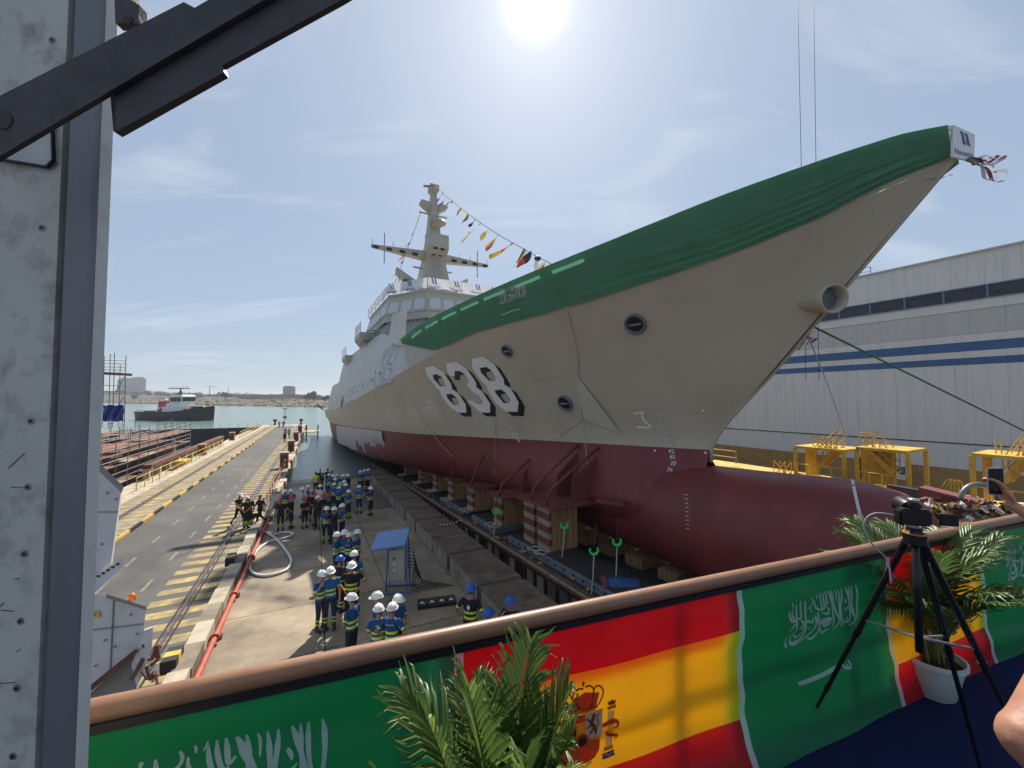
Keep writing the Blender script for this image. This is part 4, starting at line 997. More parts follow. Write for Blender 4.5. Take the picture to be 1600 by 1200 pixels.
for k in range(22):   # keel blocks under the ship's centre line
    u = 5.2+k*1.7; kb = thing('keel_block', W2(u,12.6,-.9), ORDK[k]+' timber keel block from the bow under the ship', 'keel block', 'keel blocks')
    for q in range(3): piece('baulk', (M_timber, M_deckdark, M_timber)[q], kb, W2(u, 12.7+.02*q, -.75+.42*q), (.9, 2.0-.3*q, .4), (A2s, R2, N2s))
FW2 = thing('far_way_light_block', W2(20, 17.0, 0), 'second launching way past the keel, added tall and dark to block light', 'slipway track')
beam_piece('web', M_deckdark, FW2, W2(2, 17.2, .1), W2(62, 17.2, .1), .12, 2.2); beam_piece('top_flange', M_rust, FW2, W2(2, 17.2, 1.2), W2(62, 17.2, 1.2), .6, .08)  # tall dark web added to keep light from leaking under the hull
# timber edging with ragged offcuts
u = 4
while u < 50:
    piece('edging_plank', M_timber_p, WAY, W2(u+.8, 8.02, .39), (1.55, .08, .05), (A2s, R2, N2s)); u += 1.62
for k in range(60):
    u = random.uniform(5, 40); piece('timber_offcut', random.choice((M_timber_p, M_timber)), WAY, W2(u, random.uniform(8.1,8.8), .38), (random.uniform(.1,.4), random.uniform(.06,.2), .05), (A2s, R2, N2s))
# grey sliding cradle plates
for (ua, ub, lab) in ((8.8, 16.3, 'nearest grey steel sliding plate on the launching way'),(17.6, 20.6, 'second grey steel sliding plate on the launching way'),(22.4,26,'third grey steel sliding plate on the launching way')):
    t = thing('sliding_plate', W2((ua+ub)/2, 9.3, .35), lab, 'steel plate', 'sliding plates')
    beam_piece('plate_body', M_greysteel, t, W2(ua, 9.35, .46), W2(ub, 9.35, .46), 1.5, .26)
    beam_piece('plate_top', M_deckdark, t, W2(ua+.05, 9.38, .6), W2(ub-.05, 9.38, .6), 1.4, .03)
    u = ua+.4
    while u < ub: piece('bolt', M_mblack, t, W2(u, 8.59, .48), (.07, .04, .07), (A2s, R2, N2s)); u += .55
# timber poppets with red brackets
def poppet(u, h, n, lab, big=False):
    t = thing('timber_poppet', W2(u, 9.9, .55), lab, 'hull support', 'timber supports under the hull')
    for k in range(n):
        uc = u+k*1.15
        for q in range(5): piece('timber', M_timber, t, W2(uc+.42, 9.17+.25*q, .6+h/2), (.92+random.uniform(-.04,.04), .235, h-random.uniform(0,.05)), (A2, R2, Z))
        m_ = 7 if big else 5
        for q in range(m_): piece('packing', M_strap if q % 2 else M_timber_p, t, W2(uc+.42+random.uniform(-.02,.02), 8.98, .6+h*(q+.5)/m_), (.86, .14, h/m_-.025), (A2, R2, Z))
    L_ = n*1.15
    beam_piece('saddle_plate', M_strap, t, W2(u-.5, 9.8, .65+h), W2(u+L_+.3, 9.8, .65+h), 2.1, .1)
    for k in range(n):
        uc = u+k*1.15+.1; a = W2(uc, 8.85, .7+h); m = W2(uc, 9.0, 1.25+h); b = W2(uc, V0-bW(uc)-.05 if not big else 11.0, 0); b.z = zwl(uc) - (0.05 if big else 1.0)
        mb = MB(); bb_ = hitpoint(b)
        mb.tube([a, m, m.lerp(bb_, .5), bb_], .06, 6); mb.build('bracket_arm', M_strap, t, True)
        mb = MB(); mb.prism([a+R2*1.3, m+R2*1.2+Z*.4, bb_+R2*.05-Z*.3, W2(uc, 11.6, .7+h)], A2*.05); mb.build('gusset', M_strap, t)
    beam_piece('bracket_shelf', M_strap, t, W2(u-1.0, 10.6, .9+h), W2(u-2.2, 10.9, .95+h), .35, .12)
    for k in range(2):
        mb = MB(); c = W2(u+.1+.5*k, 8.62, .64); mb.tube([c+Vector((.28*math.cos(a)*(1+.2*math.sin(3*a)), .2*math.sin(a), .03*math.sin(5*a))) for a in [q*.5 for q in range(26)]], .025, 5); mb.build('rope_coil', M_rope, t, True)
def hitpoint(b):
    p, n, i, d = BVH.find_nearest(b); return p - (p-b).normalized()*0 if p is not None else b
poppet(13.4, 1.75, 2, 'largest timber and steel hull support nearest the camera', True)
for u, h, lab in ((17.6,1.4,'second timber hull support behind the largest one'),(21.2,1.3,'third timber hull support from the camera'),(24.6,1.2,'fourth timber hull support from the camera'),(28,1.1,'fifth timber hull support from the camera'),(32,1.0,'sixth timber hull support, in deep shade'),(37,.9,'farthest timber hull support by the water')): poppet(u, h, 1, lab)
# lifting hooks
def hook(x, y, Y, L_, lab):
    p = at_y(x, y, Y); t = thing('lifting_hook', p-Z*L_, lab, 'hook', 'green lifting hooks')
    mb = MB(); mb.tube([p+Vector((.13*math.cos(a), 0, .13*math.sin(a))) for a in [R(150)+R(250)*k/14 for k in range(15)]], [.03+.018*math.sin(k/14*math.pi) for k in range(15)], 7); mb.build('hook', M_hook, t, True)
    mb = MB(); mb.tube([p-Z*.12, p-Z*(L_*.5)+Vector((-.03,0,0)), p-Z*L_+Vector((-.1,0,0))], .022, 5); mb.build('cable', M_rope, t)
    mb = MB(); mb.tube([p+Z*.1, p+Z*.75+R2*.2+A2*.1], .02, 5); mb.build('upper_sling', M_mblack, t)
hook(928, 860, 13.0, 1.5, 'green lifting hook on a cable at the near end of the grey plate')
hook(964, 846, 13.3, 1.9, 'rightmost green lifting hook close to the red hull')
hook(882, 820, 15.0, 1.2, 'green lifting hook beside the largest timber support')
hook(774, 798, 18.5, 1.4, 'small green lifting hook by the second timber support')
# planks and a blue drum by the near end
pk = thing('plank_stack', W2(5.0, 11.2, .3), 'weathered planks lying side by side under the red hull', 'planks')
for k in range(7): piece('plank', M_timber_p, pk, W2(8.6-k*.42, 11.4, .42), (.33, 1.5, .12), (A2, (R2+A2*-.1).normalized(), Z))
dr = at_slip(972, 918, .5); t = thing('blue_tarpaulin_drum', dr-Z*.3, 'dark blue covered drum at the near end of the launching way', 'drum')
mb = MB(); x = (R2*.8-A2*.5).normalized(); mb.tube([dr-x*.55, dr-x*.5, dr+x*.5, dr+x*.55], [.22,.30,.30,.22], 14); mb.build('cover', mat('blue_cover', (.02,.07,.2), .5, var=.2), t, True)
mb = MB(); mb.tube([dr-x*.66, dr-x*.52], .36, 14); mb.build('drum_end', M_strap, t)
for k in range(2):
    c = dr+Vector((.25+.25*k,.2,.2)); mb = MB(); mb.tube([c+Vector((.12*math.cos(a),.05*a/6,.18*math.sin(a)+.1)) for a in [q*.45 for q in range(15)]], .02, 5); mb.build('hose_loop', M_mblack, t, True)
# barrier chain across the trough
mb = MB(); a = at_slip(688, 820, .75); b = at_slip(722, 812, .9)
for k in range(14): p = a.lerp(b, k/13)-Z*(.06*math.sin(k/13*math.pi)); mb.box(p, (.05,.04,.04), None, k % 2)
tag(mb.build('barrier_chain', [M_white, mat('chain_red', (.5,.05,.05), .5)]), 'red and white plastic chain across the dark trough', 'chain')['kind'] = 'stuff'
# red fire main along the kerb
PIPE = thing('fire_main_pipe', SL(15,-2.38,0), 'long red fire main pipe lying along the kerb of the slipway', 'pipe')
M_pipe = mat('red_pipe_paint', (0.42,0.085,0.05), 0.55, var=0.2, scale=3, dirt=((.2,.06,.04),.3,4))
mb = MB(); mb.tube([SL(u,-2.36,.17) for u in np.linspace(6,28.5,24)], .075, 10); mb.build('pipe', M_pipe, PIPE, True)
for u in (13.6, 16.5, 20.5, 24.5): mb = MB(); mb.tube([SL(u-.05,-2.36,.17), SL(u+.05,-2.36,.17)], .13, 12); mb.build('flange', M_pipe, PIPE); mb = MB(); mb.box(SL(u+.25,-2.36,.07), (.1,.25,.14), (A1,R1,Z)); mb.build('pipe_support', M_rust, PIPE)
# white hose loop
HP = [(397,818),(405,826),(417,833),(430,841),(443,855),(452,868),(455,878),(449,889),(436,895),(418,899),(402,898),(393,893),(390,884),(396,868),(407,855),(422,846),(440,842),(453,838),(458,834),(452,832),(440,832),(427,836)]
hz = thing('white_hose', at_slip(425,890), 'white fire hose looped on the slipway beside the red pipe', 'hose')
P_, _ = smooth_stroke(HP, [1]*len(HP), 5); mb = MB(); mb.tube([at_slip(x, y, .06) for x, y in P_], .055, 7); mb.build('hose', mat('white_hose', (.62,.60,.60), .6, var=.1), hz, True)
p0 = at_slip(395,817,.15); mb = MB(); mb.tube([p0, p0+Vector((-.2,.1,.05)), p0+Vector((-.5,.3,.0))], .06, 7); mb.build('coupling', M_steel, hz, True)
# electrical cabinet with a blue hood
def cabinet():
    b = at_slip(622, 922); t = thing('electrical_cabinet', b, 'grey electrical cabinet under a tilted blue hood on the slipway', 'cabinet')
    X = (R1*.93-A1*.36).normalized(); Y = Z.cross(X).normalized()
    piece('cabinet_body', mat('cabinet_grey', (.34,.34,.31), .5, var=.08, dirt=((.2,.19,.16),.3,3)), t, b+Z*.95, (.55, .42, 1.1), (X, Y, Z))
    piece('door', mat('cabinet_door', (.38,.38,.35), .5, var=.06), t, b+Z*.95-Y*.225, (.5, .03, 1.02), (X, Y, Z))
    for k in range(3): piece('door_label', M_white if k else M_mblack, t, b+Z*(1.2-.2*k)-Y*.245-X*.1, (.08,.012,.06), (X,Y,Z))
    M_bh = mat('blue_hood_paint', (.10,.21,.42), .4, var=.1)
    hx = (X+Z*.13).normalized(); hy = (Y+Z*.25).normalized(); hn = hx.cross(hy).normalized()
    piece('hood', M_bh, t, b+Z*1.82-X*.25-Y*.1, (1.15, 1.05, .05), (hx, hy, hn))
    M_fr = mat('blue_frame', (.05,.12,.33), .5)
    for sx in (-1,1):
        for sy in (-1,1): tube_piece('frame_leg', M_fr, t, b+X*.36*sx+Y*.3*sy, b+X*.3*sx+Y*.24*sy+Z*1.75, .025)
    for sy in (-1,1): tube_piece('foot_bar', M_fr, t, b-X*.5+Y*.3*sy+Z*.03, b+X*.6+Y*.3*sy+Z*.03, .03)
    for k in range(7):
        mb = MB(); s = b+X*.32+Z*(1.5-.12*k)+Y*(.02*k-.1); mb.tube([s, s+X*.22+Z*-.05, s+X*(.28+.04*k)-Z*.5, b+X*(.45+.05*k)+Y*.1*k+Z*.05, b+X*(.8+.2*k)-Y*(.3-.06*k)+Z*.03], .016, 5); mb.build('cable', M_mblack, t, True)
    # floor cable ramp
    r = thing('cable_ramp', b+X*1.2, 'black rubber cable ramp with triangle marks beside the cabinet', 'cable ramp')
    a = at_slip(652, 948); e = at_slip(712, 940)
    d = (e-a); n_ = 4
    for k in range(n_): c = a+d*((k+.5)/n_); piece('ramp_segment', M_mblack, r, c+Z*.06, (d.length/n_-.02, .5, .12), (d.normalized(), Z.cross(d).normalized(), Z)); mb = MB(); q = c+Z*.125; dx = d.normalized(); dy = Z.cross(dx); mb.add([q-dx*.09-dy*.1, q+dx*.09-dy*.1, q+dy*.08], [(0,1,2)]); mb.build('triangle_mark', M_cloth_w, r)
cabinet()
# ================================================================== PEOPLE
SKIN = mat('skin', (0.40,0.20,0.125), 0.5, var=0.12, scale=22, bump=.06, bscale=160, orand=.2, dirt=((.30,.12,.08),.3,16))
HAIR = mat('dark_hair', (0.025,0.018,0.014), 0.6, var=0.2, scale=30)
BOOT = mat('black_boots', (0.018,0.018,0.018), 0.5)
BLUE_S = mat('royal_blue_shirt', (0.012,0.085,0.26), 0.85, var=0.25, scale=6, bump=.3, bscale=20, orand=.35)
NAVY_S = mat('navy_shirt', (0.012,0.014,0.028), 0.85, var=0.2, scale=6, bump=.2, bscale=20)
NAVY_T = mat('navy_trousers', (0.014,0.022,0.055), 0.85, var=0.3, scale=6, bump=.3, bscale=20, orand=.5)
BLACK_S = mat('black_uniform', (0.013,0.013,0.015), 0.85, var=0.2, scale=6, bump=.2, bscale=20)
HIVIS = mat('hivis_band', (0.55,0.72,0.06), 0.7, var=0.06)
HIVIS_S = mat('hivis_shirt', (0.50,0.68,0.05), 0.8, var=0.1, scale=6)
SILVER = mat('reflective_band', (0.55,0.56,0.50), 0.5, var=0.05)
WHITE_C = mat('white_coat', (0.60,0.61,0.62), 0.85, var=0.08, scale=6)
HELM = {'w': mat('helmet_white', (0.74,0.74,0.72), 0.35, var=0.06, scale=8, orand=.08), 'r': mat('helmet_red', (0.42,0.03,0.03), 0.35, var=0.05), 'b': mat('helmet_blue', (0.02,0.09,0.38), 0.35, var=0.05)}
GREY_T = mat('grey_tee', (0.20,0.21,0.23), 0.85, var=0.1, scale=6)
def capsule(mb, p, q, r0, r1, n=10):
    p, q = Vector(p), Vector(q); d = (q-p).normalized(); P = []; rr = []
    for a in (80, 55, 30): P.append(p-d*r0*math.sin(R(a))); rr.append(r0*math.cos(R(a)))
    P += [p, q]; rr += [r0, r1]
    for a in (30, 55, 80): P.append(q+d*r1*math.sin(R(a))); rr.append(r1*math.cos(R(a)))
    mb.tube(P, rr, n)
def hand_geo(mb, w, d, nrm, side, curl, grip=0.0):
    """palm, four fingers and a thumb from wrist w; d along the hand, nrm out of the palm, side towards the thumb"""
    d, nrm, side = d.normalized(), nrm.normalized(), side.normalized()
    mb.ell(w+d*.05, (.040,.055,.019), 12, 8, (side, d, nrm))
    for i, (o, L_) in enumerate(((.028,.088),(.010,.098),(-.010,.090),(-.028,.070))):
        p = w+d*.088+side*o; ang = 0; dirv = d.copy()
        for sgm, fr in enumerate((.45,.32,.23)):
            ang += curl*(.8+.25*sgm)+.03*i
            v = d*math.cos(ang)+nrm*math.sin(ang); q = p+v*L_*fr
            capsule(mb, p, q, .0105-.001*sgm, .0098-.001*sgm, 7); p = q
    p = w+d*.022+side*.032; v = (d*.65+side*.65+nrm*(.25+grip)).normalized(); q = p+v*.045; capsule(mb, p, q, .015, .012, 7)
    v2 = (d*.85+side*.15+nrm*(.35+grip)).normalized(); capsule(mb, q, q+v2*.036, .012, .009, 7)
def pose(kind):
    J = dict(pel=Vector((0,0,.95)), wst=Vector((0,.005,1.08)), che=Vector((0,0,1.28)), nek=Vector((0,.01,1.47)), hed=Vector((0,-.02,1.64)))
    for s, n in ((-1,'R'),(1,'L')):
        J['sh'+n] = Vector((s*.185,.01,1.41)); J['el'+n] = Vector((s*.245,.03,1.13)); J['wr'+n] = Vector((s*.25,-.06,.88))
        J['hp'+n] = Vector((s*.09,0,.92)); J['kn'+n] = Vector((s*.105,-.02,.49)); J['an'+n] = Vector((s*.11,.03,.085)); J['to'+n] = Vector((s*.125,-.15,.035))
    V = Vector
    if kind == 'hips':
        for s, n in ((-1,'R'),(1,'L')): J['el'+n] = V((s*.36,.07,1.16)); J['wr'+n] = V((s*.19,-.03,1.0))
    if kind == 'hold':
        for s, n in ((-1,'R'),(1,'L')): J['el'+n] = V((s*.25,-.03,1.14)); J['wr'+n] = V((s*.06,-.22,1.17+.03*s))
    if kind == 'walk':
        J['knL'] = V((.1,-.2,.53)); J['anL'] = V((.1,-.24,.10)); J['toL'] = V((.11,-.42,.06)); J['knR'] = V((-.1,.12,.50)); J['anR'] = V((-.1,.42,.20)); J['toR'] = V((-.1,.34,.04))
        J['elL'] = V((.25,.13,1.15)); J['wrL'] = V((.25,.10,.90)); J['elR'] = V((-.25,-.10,1.15)); J['wrR'] = V((-.22,-.28,1.02))
    if kind == 'face':
        J['elR'] = V((-.30,-.10,1.17)); J['wrR'] = V((-.15,-.17,1.42)); J['elL'] = V((.26,-.02,1.14)); J['wrL'] = V((.02,-.2,1.12))
    if kind == 'back':
        for s, n in ((-1,'R'),(1,'L')): J['el'+n] = V((s*.27,.10,1.16)); J['wr'+n] = V((s*.08,.17,1.0))
    if kind == 'aim':   # both arms up holding a phone
        J['elR'] = V((-.30,-.20,1.24)); J['wrR'] = V((-.17,-.50,1.46)); J['elL'] = V((.27,-.12,1.15)); J['wrL'] = V((.25,-.05,.90))
    return J
BODIES = {}
def body(kind, vox=0.0155, fine=False, J=None, hands=None):
    if kind in BODIES: return BODIES[kind]
    J = J or pose(kind); mb = MB()
    # torso as one lofted trunk
    prof = [(.80,.10,.08,0),(.86,.150,.105,.0),(.95,.168,.118,.005),(1.06,.148,.105,.005),(1.16,.155,.108,0),(1.28,.178,.118,-.002),(1.37,.188,.108,.004),(1.42,.165,.088,.008),(1.455,.10,.068,.01),(1.475,.06,.055,.01)]
    P = [[Vector((a*math.cos(t), y0+b*math.sin(t), z)) for t in [2*math.pi*k/20 for k in range(21)]] for z, a, b, y0 in prof]
    mb.grid(P); o = len(mb.v); mb.f.append([o-21+k for k in range(20)]); mb.m.append(0); mb.f.append([o-21*len(prof)+k for k in range(19,-1,-1)]); mb.m.append(0)
    capsule(mb, J['nek'], J['hed']-Z*.05, .058, .052, 12)
    h = J['hed']; mb.ell(h+Z*.025, (.078,.098,.105), 16, 12); mb.ell(h+Vector((0,-.03,-.06)), (.055,.062,.06), 12, 8)
    mb.ell(h+Vector((0,-.105,-.01)), (.013,.02,.026), 8, 6)
    for s in (-1,1): mb.ell(h+Vector((s*.08,.01,-.005)), (.012,.022,.034), 8, 6)
    for s, n in ((-1,'R'),(1,'L')):
        capsule(mb, J['sh'+n], J['el'+n], .060, .045); capsule(mb, J['el'+n], J['wr'+n], .042, .028)
        capsule(mb, J['hp'+n], J['kn'+n], .095, .064, 12); capsule(mb, J['kn'+n], J['an'+n], .066, .047, 12)
        capsule(mb, J['an'+n]+Vector((0,.03,-.02)), J['to'+n]+Z*.012, .052, .042, 10)
        d = (J['wr'+n]-J['el'+n]).normalized()
        if hands and n in hands: hand_geo(mb, J['wr'+n], *hands[n])
        else:
            inn = Vector((-s,0,0)); inn = (inn-d*inn.dot(d)).normalized(); sd = d.cross(inn)*s*-1
            hand_geo(mb, J['wr'+n], d, inn, sd if sd.y < 0 else -sd, .35)
    me0 = mb.mesh('tmp', SKIN); ob = bpy.data.objects.new('tmp', me0); COL.objects.link(ob)
    md = ob.modifiers.new('r', 'REMESH'); md.mode = 'VOXEL'; md.voxel_size = vox
    sm = ob.modifiers.new('s', 'SMOOTH'); sm.factor = .5; sm.iterations = 2 if not fine else 4
    dg = bpy.context.evaluated_depsgraph_get(); me = bpy.data.meshes.new_from_object(ob.evaluated_get(dg)); bpy.data.objects.remove(ob)
    me.name = 'body_'+kind; me.materials.clear()
    for m_ in (BLUE_S, HIVIS, NAVY_T, SKIN, BOOT, HAIR, HIVIS, SKIN): me.materials.append(m_)
    seg = []
    for n in 'RL': seg += [(J['sh'+n],J['el'+n],'ua'),(J['el'+n],J['wr'+n],'fa'),(J['wr'+n],J['wr'+n]+(J['wr'+n]-J['el'+n]).normalized()*.18,'hd'),(J['hp'+n],J['kn'+n],'th'),(J['kn'+n],J['an'+n],'sn'),(J['an'+n],J['to'+n],'ft')]
    seg += [(Vector((0,0,.88)),Vector((0,0,1.45)),'to'),(J['hed']-Z*.1,J['hed']+Z*.08,'he')]
    A_ = np.array([s[0][:] for s in seg]); B_ = np.array([s[1][:] for s in seg]); rad = np.array([{'ua':.055,'fa':.036,'hd':.04,'th':.08,'sn':.056,'ft':.05,'to':.15,'he':.09}[s[2]] for s in seg])
    C_ = np.empty(len(me.polygons)*3); me.polygons.foreach_get('center', C_); C_ = C_.reshape(-1,3)
    AB = B_-A_; tt = np.clip(np.einsum('nsk,sk->ns', C_[:,None]-A_[None], AB)/np.einsum('sk,sk->s', AB, AB), 0, 1)
    dist = np.linalg.norm(C_[:,None]-(A_[None]+tt[...,None]*AB[None]), axis=2)/rad; best = dist.argmin(1); mi = np.zeros(len(C_), int)
    for i, b in enumerate(best):
        k = seg[b][2]; t = tt[i, b]; x, y, z = C_[i]
        if k == 'to': m_ = 3 if z > 1.462 else (2 if z < .93 else (1 if (1.005 < z < 1.06 or 1.13 < z < 1.185) else 0))
        elif k == 'ua': m_ = 0 if t < .82 else 3
        elif k in ('fa','hd'): m_ = 3
        elif k == 'th': m_ = 2
        elif k == 'sn': m_ = 6 if (.30 < t < .42 or .58 < t < .70) else (2 if t < .86 else 4)
        elif k == 'ft': m_ = 4
        else: m_ = 5 if ((z > J['hed'].z+.055 and y > J['hed'].y-.085) or (y > J['hed'].y+.035 and z > J['hed'].z-.06)) else 3
        if k == 'ua' and .55 < t < .72: m_ = 1
        mi[i] = m_
    me.polygons.foreach_set('material_index', mi.tolist()); me.polygons.foreach_set('use_smooth', [True]*len(me.polygons)); me.update()
    BODIES[kind] = (me, J); return BODIES[kind]
HM = {}
def helmet_mesh(c):
    if c not in HM:
        mb = MB(); P = []
        for i in range(8):
            th = R(90)*i/7; r = math.cos(th) if i < 7 else .02; P.append([Vector((.118*r*math.cos(a), .145*r*math.sin(a), .125*math.sin(th))) for a in [2*math.pi*k/20 for k in range(21)]])
        br = [Vector(((.118+.018)*math.cos(a), (.145+(.05 if math.sin(a) < -.2 else .012))*math.sin(a), -.012)) for a in [2*math.pi*k/20 for k in range(21)]]
        mb.grid([br]+P); mb.tube([Vector((0,-.13,.04)), Vector((0,-.07,.115)), Vector((0,0,.13)), Vector((0,.07,.115)), Vector((0,.13,.04))], .012, 6)
        HM[c] = mb.mesh('helmet_'+c, HELM[c], True)
    return HM[c]
OUT = {  # shirt, torso band, trousers, leg band
 'A': (BLUE_S, HIVIS, NAVY_T, HIVIS), 'B': (NAVY_S, HIVIS, BLACK_S, HIVIS), 'C': (BLACK_S, BLACK_S, BLACK_S, HIVIS), 'D': (WHITE_C, WHITE_C, WHITE_C, NAVY_T),
 'E': (HIVIS_S, SILVER, NAVY_T, HIVIS), 'F': (BLACK_S, BLACK_S, BLACK_S, BLACK_S), 'G': (GREY_T, GREY_T, NAVY_T, NAVY_T)}
def person(p, kind, outfit, hat, rz, label, group=None, sc=1.0, extra=None):
    me, J = body(kind)
    t = thing('person', p, label, 'person', group); t.rotation_euler = (0, 0, rz); k_ = sc*random.uniform(.96,1.02); t.scale = (k_*random.uniform(.96,1.1), k_*random.uniform(.96,1.1), k_)
    o = bpy.data.objects.new('body', me); COL.objects.link(o); o.parent = t
    mats = list(OUT[outfit]); 
    for i, m_ in ((0,mats[0]),(1,mats[1]),(2,mats[2]),(6,mats[3])):
        o.material_slots[i].link = 'OBJECT'; o.material_slots[i].material = m_
    if hat:
        h = bpy.data.objects.new('helmet', helmet_mesh(hat)); COL.objects.link(h); h.parent = t; h.location = J['hed']+Vector((0,.005,.045))
    return t
PR = {}
def back_print(t):
    if 'm' not in PR:
        vs, fs = text_mesh('Navantia', .055); w = max(v.x for v in vs); mb = MB(); mb.add([Vector((w/2-v.x, .128+.0*v.y, 1.34+v.y)) for v in vs], fs); PR['m'] = mb.mesh('shirt_print', M_white)
    o = bpy.data.objects.new('shirt_print', PR['m']); COL.objects.link(o); o.parent = t
def c3(x, y): return (340+x/3.75, 700+y/3.75)
ORD = ['first','second','third','fourth','fifth','sixth','seventh','eighth','ninth','tenth','eleventh','twelfth']
GA = 'workers standing on the slipway'
# (crop x, crop y of the head top), pose, outfit, hat, heading in degrees (0 faces the camera), label
NEAR = [
 ((610,697),'face','A','w',60,'worker in blue shirt and white helmet with a hand raised to his face'),
 ((662,690),'stand','A','w',20,'worker in blue shirt close behind the one touching his face'),
 ((715,622),'stand','B','b',160,'worker in dark shirt and blue helmet with his back turned, left of the hands-on-hips man'),
 ((787,665),'hips','B','w',10,'worker in black shirt with yellow bands and hands on his hips'),
 ((800,605),'stand','A','w',190,'worker in blue shirt hidden behind the man with hands on hips'),
 ((697,485),'hold','A','w',95,'leftmost blue-shirted worker of the four talking in a ring left of the cabinet'),
 ((745,480),'stand','A','w',10,'worker half hidden at the back of the ring of four left of the cabinet'),
 ((770,482),'stand','A','w',180,'broad-backed worker in blue shirt with his back turned in the ring of four'),
 ((822,468),'hold','A','w',-80,'rightmost worker of the ring of four, facing left'),
 ((790,848),'hold','A','w',-110,'blue-shirted worker standing alone in front with folded arms above the banner rail'),
 ((938,840),'stand','A','w',-70,'worker at the back left of the group reading a paper by the rail'),
 ((945,892),'hold','A','w',205,'left one of two workers with backs turned reading a paper by the rail'),
 ((1022,900),'hips','A','w',175,'right one of two workers with backs turned by the rail'),
 ((1057,842),'hold','A','w',60,'worker facing the paper on the right of the group by the rail'),
 ((1482,808),'hips','B','b',165,'man in black skull-print shirt and blue helmet behind the rail')]
for (xy, ps, ou, ht, hd, lab) in NEAR:
    t = person(at_slip(*c3(*xy), 1.81)-Z*1.81, ps, ou, ht, R(hd), lab, GA, random.uniform(.98,1.02))
    if abs(hd) > 150 and ou == 'A': back_print(t)
    if 'skull-print shirt and' in lab:
        mb = MB(); mb.ell((0,.132,1.31), (.04,.008,.045), 12, 8); mb.box((0,.133,1.262), (.045,.012,.03)); o = bpy.data.objects.new('shirt_print', mb.mesh('skull_print', M_white)); COL.objects.link(o); o.parent = t
for (x, y, ou, ht, hd, lab) in ((762,946,'B','b',150,'blue helmet of a man just above the rail, right of the skull-print shirt'),(798,929,'F','b',-20,'man in black shirt and blue helmet with his hand to his face behind the rail'),(819,952,'F','b',170,'rightmost blue helmet peeking above the banner rail')):
    person(at_slip(x, y, 1.81)-Z*1.81, 'face' if y < 940 else 'stand', ou, ht, R(hd), lab, GA)
MID = [((640,338),'stand','A','w',30,'left one of the three workers standing apart before the ring of four'),((683,342),'hips','F','w',180,'middle one of three, all in black with a white helmet'),((733,325),'hold','A','w',-40,'right one of the three workers standing apart before the ring of four'),
 ((767,235),'hold','A','w',60,'blue worker standing at the right front of the large crowd'),((830,215),'hips','A','w',180,'blue worker with his back turned right of the large crowd'),((896,222),'stand','A','w',70,'blue worker beside the concrete blocks right of the large crowd'),
 ((497,232),'hold','D','w',100,'left one of two persons in white overalls in the crowd'),((600,215),'stand','D','w',160,'right one of two persons in white overalls in the crowd'),((720,170),'hold','E',None,180,'person in a bright yellow hi-vis shirt in the crowd')]
for (xy, ps, ou, ht, hd, lab) in MID: person(at_slip(*c3(*xy), 1.81)-Z*1.81, ps, ou, ht, R(hd), lab, GA, random.uniform(.97,1.03))
FF = [((372,287),20),((433,278),100),((513,277),60),((558,250),190),((575,265),-60),((622,268),30),((650,270),150)]
for k, (xy, hd) in enumerate(sorted(FF)): person(at_slip(*c3(*xy), 1.81)-Z*1.81, random.choice(('stand','hold','hips')), 'C', 'r', R(hd), ORD[k]+' firefighter from the left in black uniform and red helmet in the crowd', 'firefighters in red helmets')
for k, (xy, hd) in enumerate(sorted((((398,243),0),((430,232),40),((530,212),90),((711,222),180),((683,198),160),((743,190),200),((655,150),0),((676,156),90),((700,150),180),((735,152),90),((690,172),30),((752,205),10)))):
    person(at_slip(*c3(*xy), 1.81)-Z*1.81, random.choice(('stand','hold','hips','back')), 'A', 'w', R(hd+random.uniform(-20,20)), ORD[k]+' blue worker from the left with white helmet inside the dense crowd', 'blue workers in the crowd')
for k, (xy, hd) in enumerate((((590,278),0),((763,150),60))): person(at_slip(*c3(*xy), 1.81)-Z*1.81, 'stand', 'F', 'w', R(hd), ('left','right')[k]+' one of two black-clad workers with white helmets inside the dense crowd', 'black-clad helmeted workers in the crowd')
for xy, hd in (((577,137),0),): person(at_slip(*c3(*xy), 1.78)-Z*1.78, 'stand', 'E', None, R(hd), 'bareheaded person in a yellow vest at the water end of the slipway', None)
for k, (xy, hd) in enumerate((((601,122),30),((613,140),-40),((645,118),180),((668,130),90))): person(at_slip(*c3(*xy), 1.78)-Z*1.78, 'hips' if hd == 180 else 'stand', 'F', None, R(hd), ORD[k]+' bareheaded person from the left in black near the water edge', 'black-clad people by the water')
for xy, hd, w_ in (((838,127),20,'left'),((861,120),180,'middle'),((885,122),-30,'right')): person(at_slip(*c3(*xy), 1.81)-Z*1.81, 'stand', 'A', 'w', R(hd), w_+' one of three blue workers by the far concrete blocks', 'blue workers by the far blocks')
# on the pier
for (x, y, ps, ou, ht, hd, lab) in ((374,770,'walk','B','w',75,'worker with white helmet striding across the pier rail'),(386,773,'back','C','w',180,'man in black with banded trousers and white helmet on the pier'),(390,771,'stand','C','r',10,'man half hidden behind the black-clad man on the pier'),(407,770,'walk','F',None,-20,'bareheaded man in black walking on the pier by the hose'),
 (446,668,'stand','A',None,180,'left one of two people walking away near the pier end'),(452,668.5,'stand','A',None,170,'right one of two people walking away near the pier end'),(445,674,'stand','F',None,0,'dark-clad person following the pair near the pier end'),(436.5,657,'stand','A',None,0,'left one of two people standing at the very end of the pier'),(442.8,657,'stand','F',None,0,'right one of two people standing at the very end of the pier')):
    person(at_z(x, y, PIER_Z+1.81)-Z*1.81, ps, ou, ht, R(hd), lab, 'people on the pier')
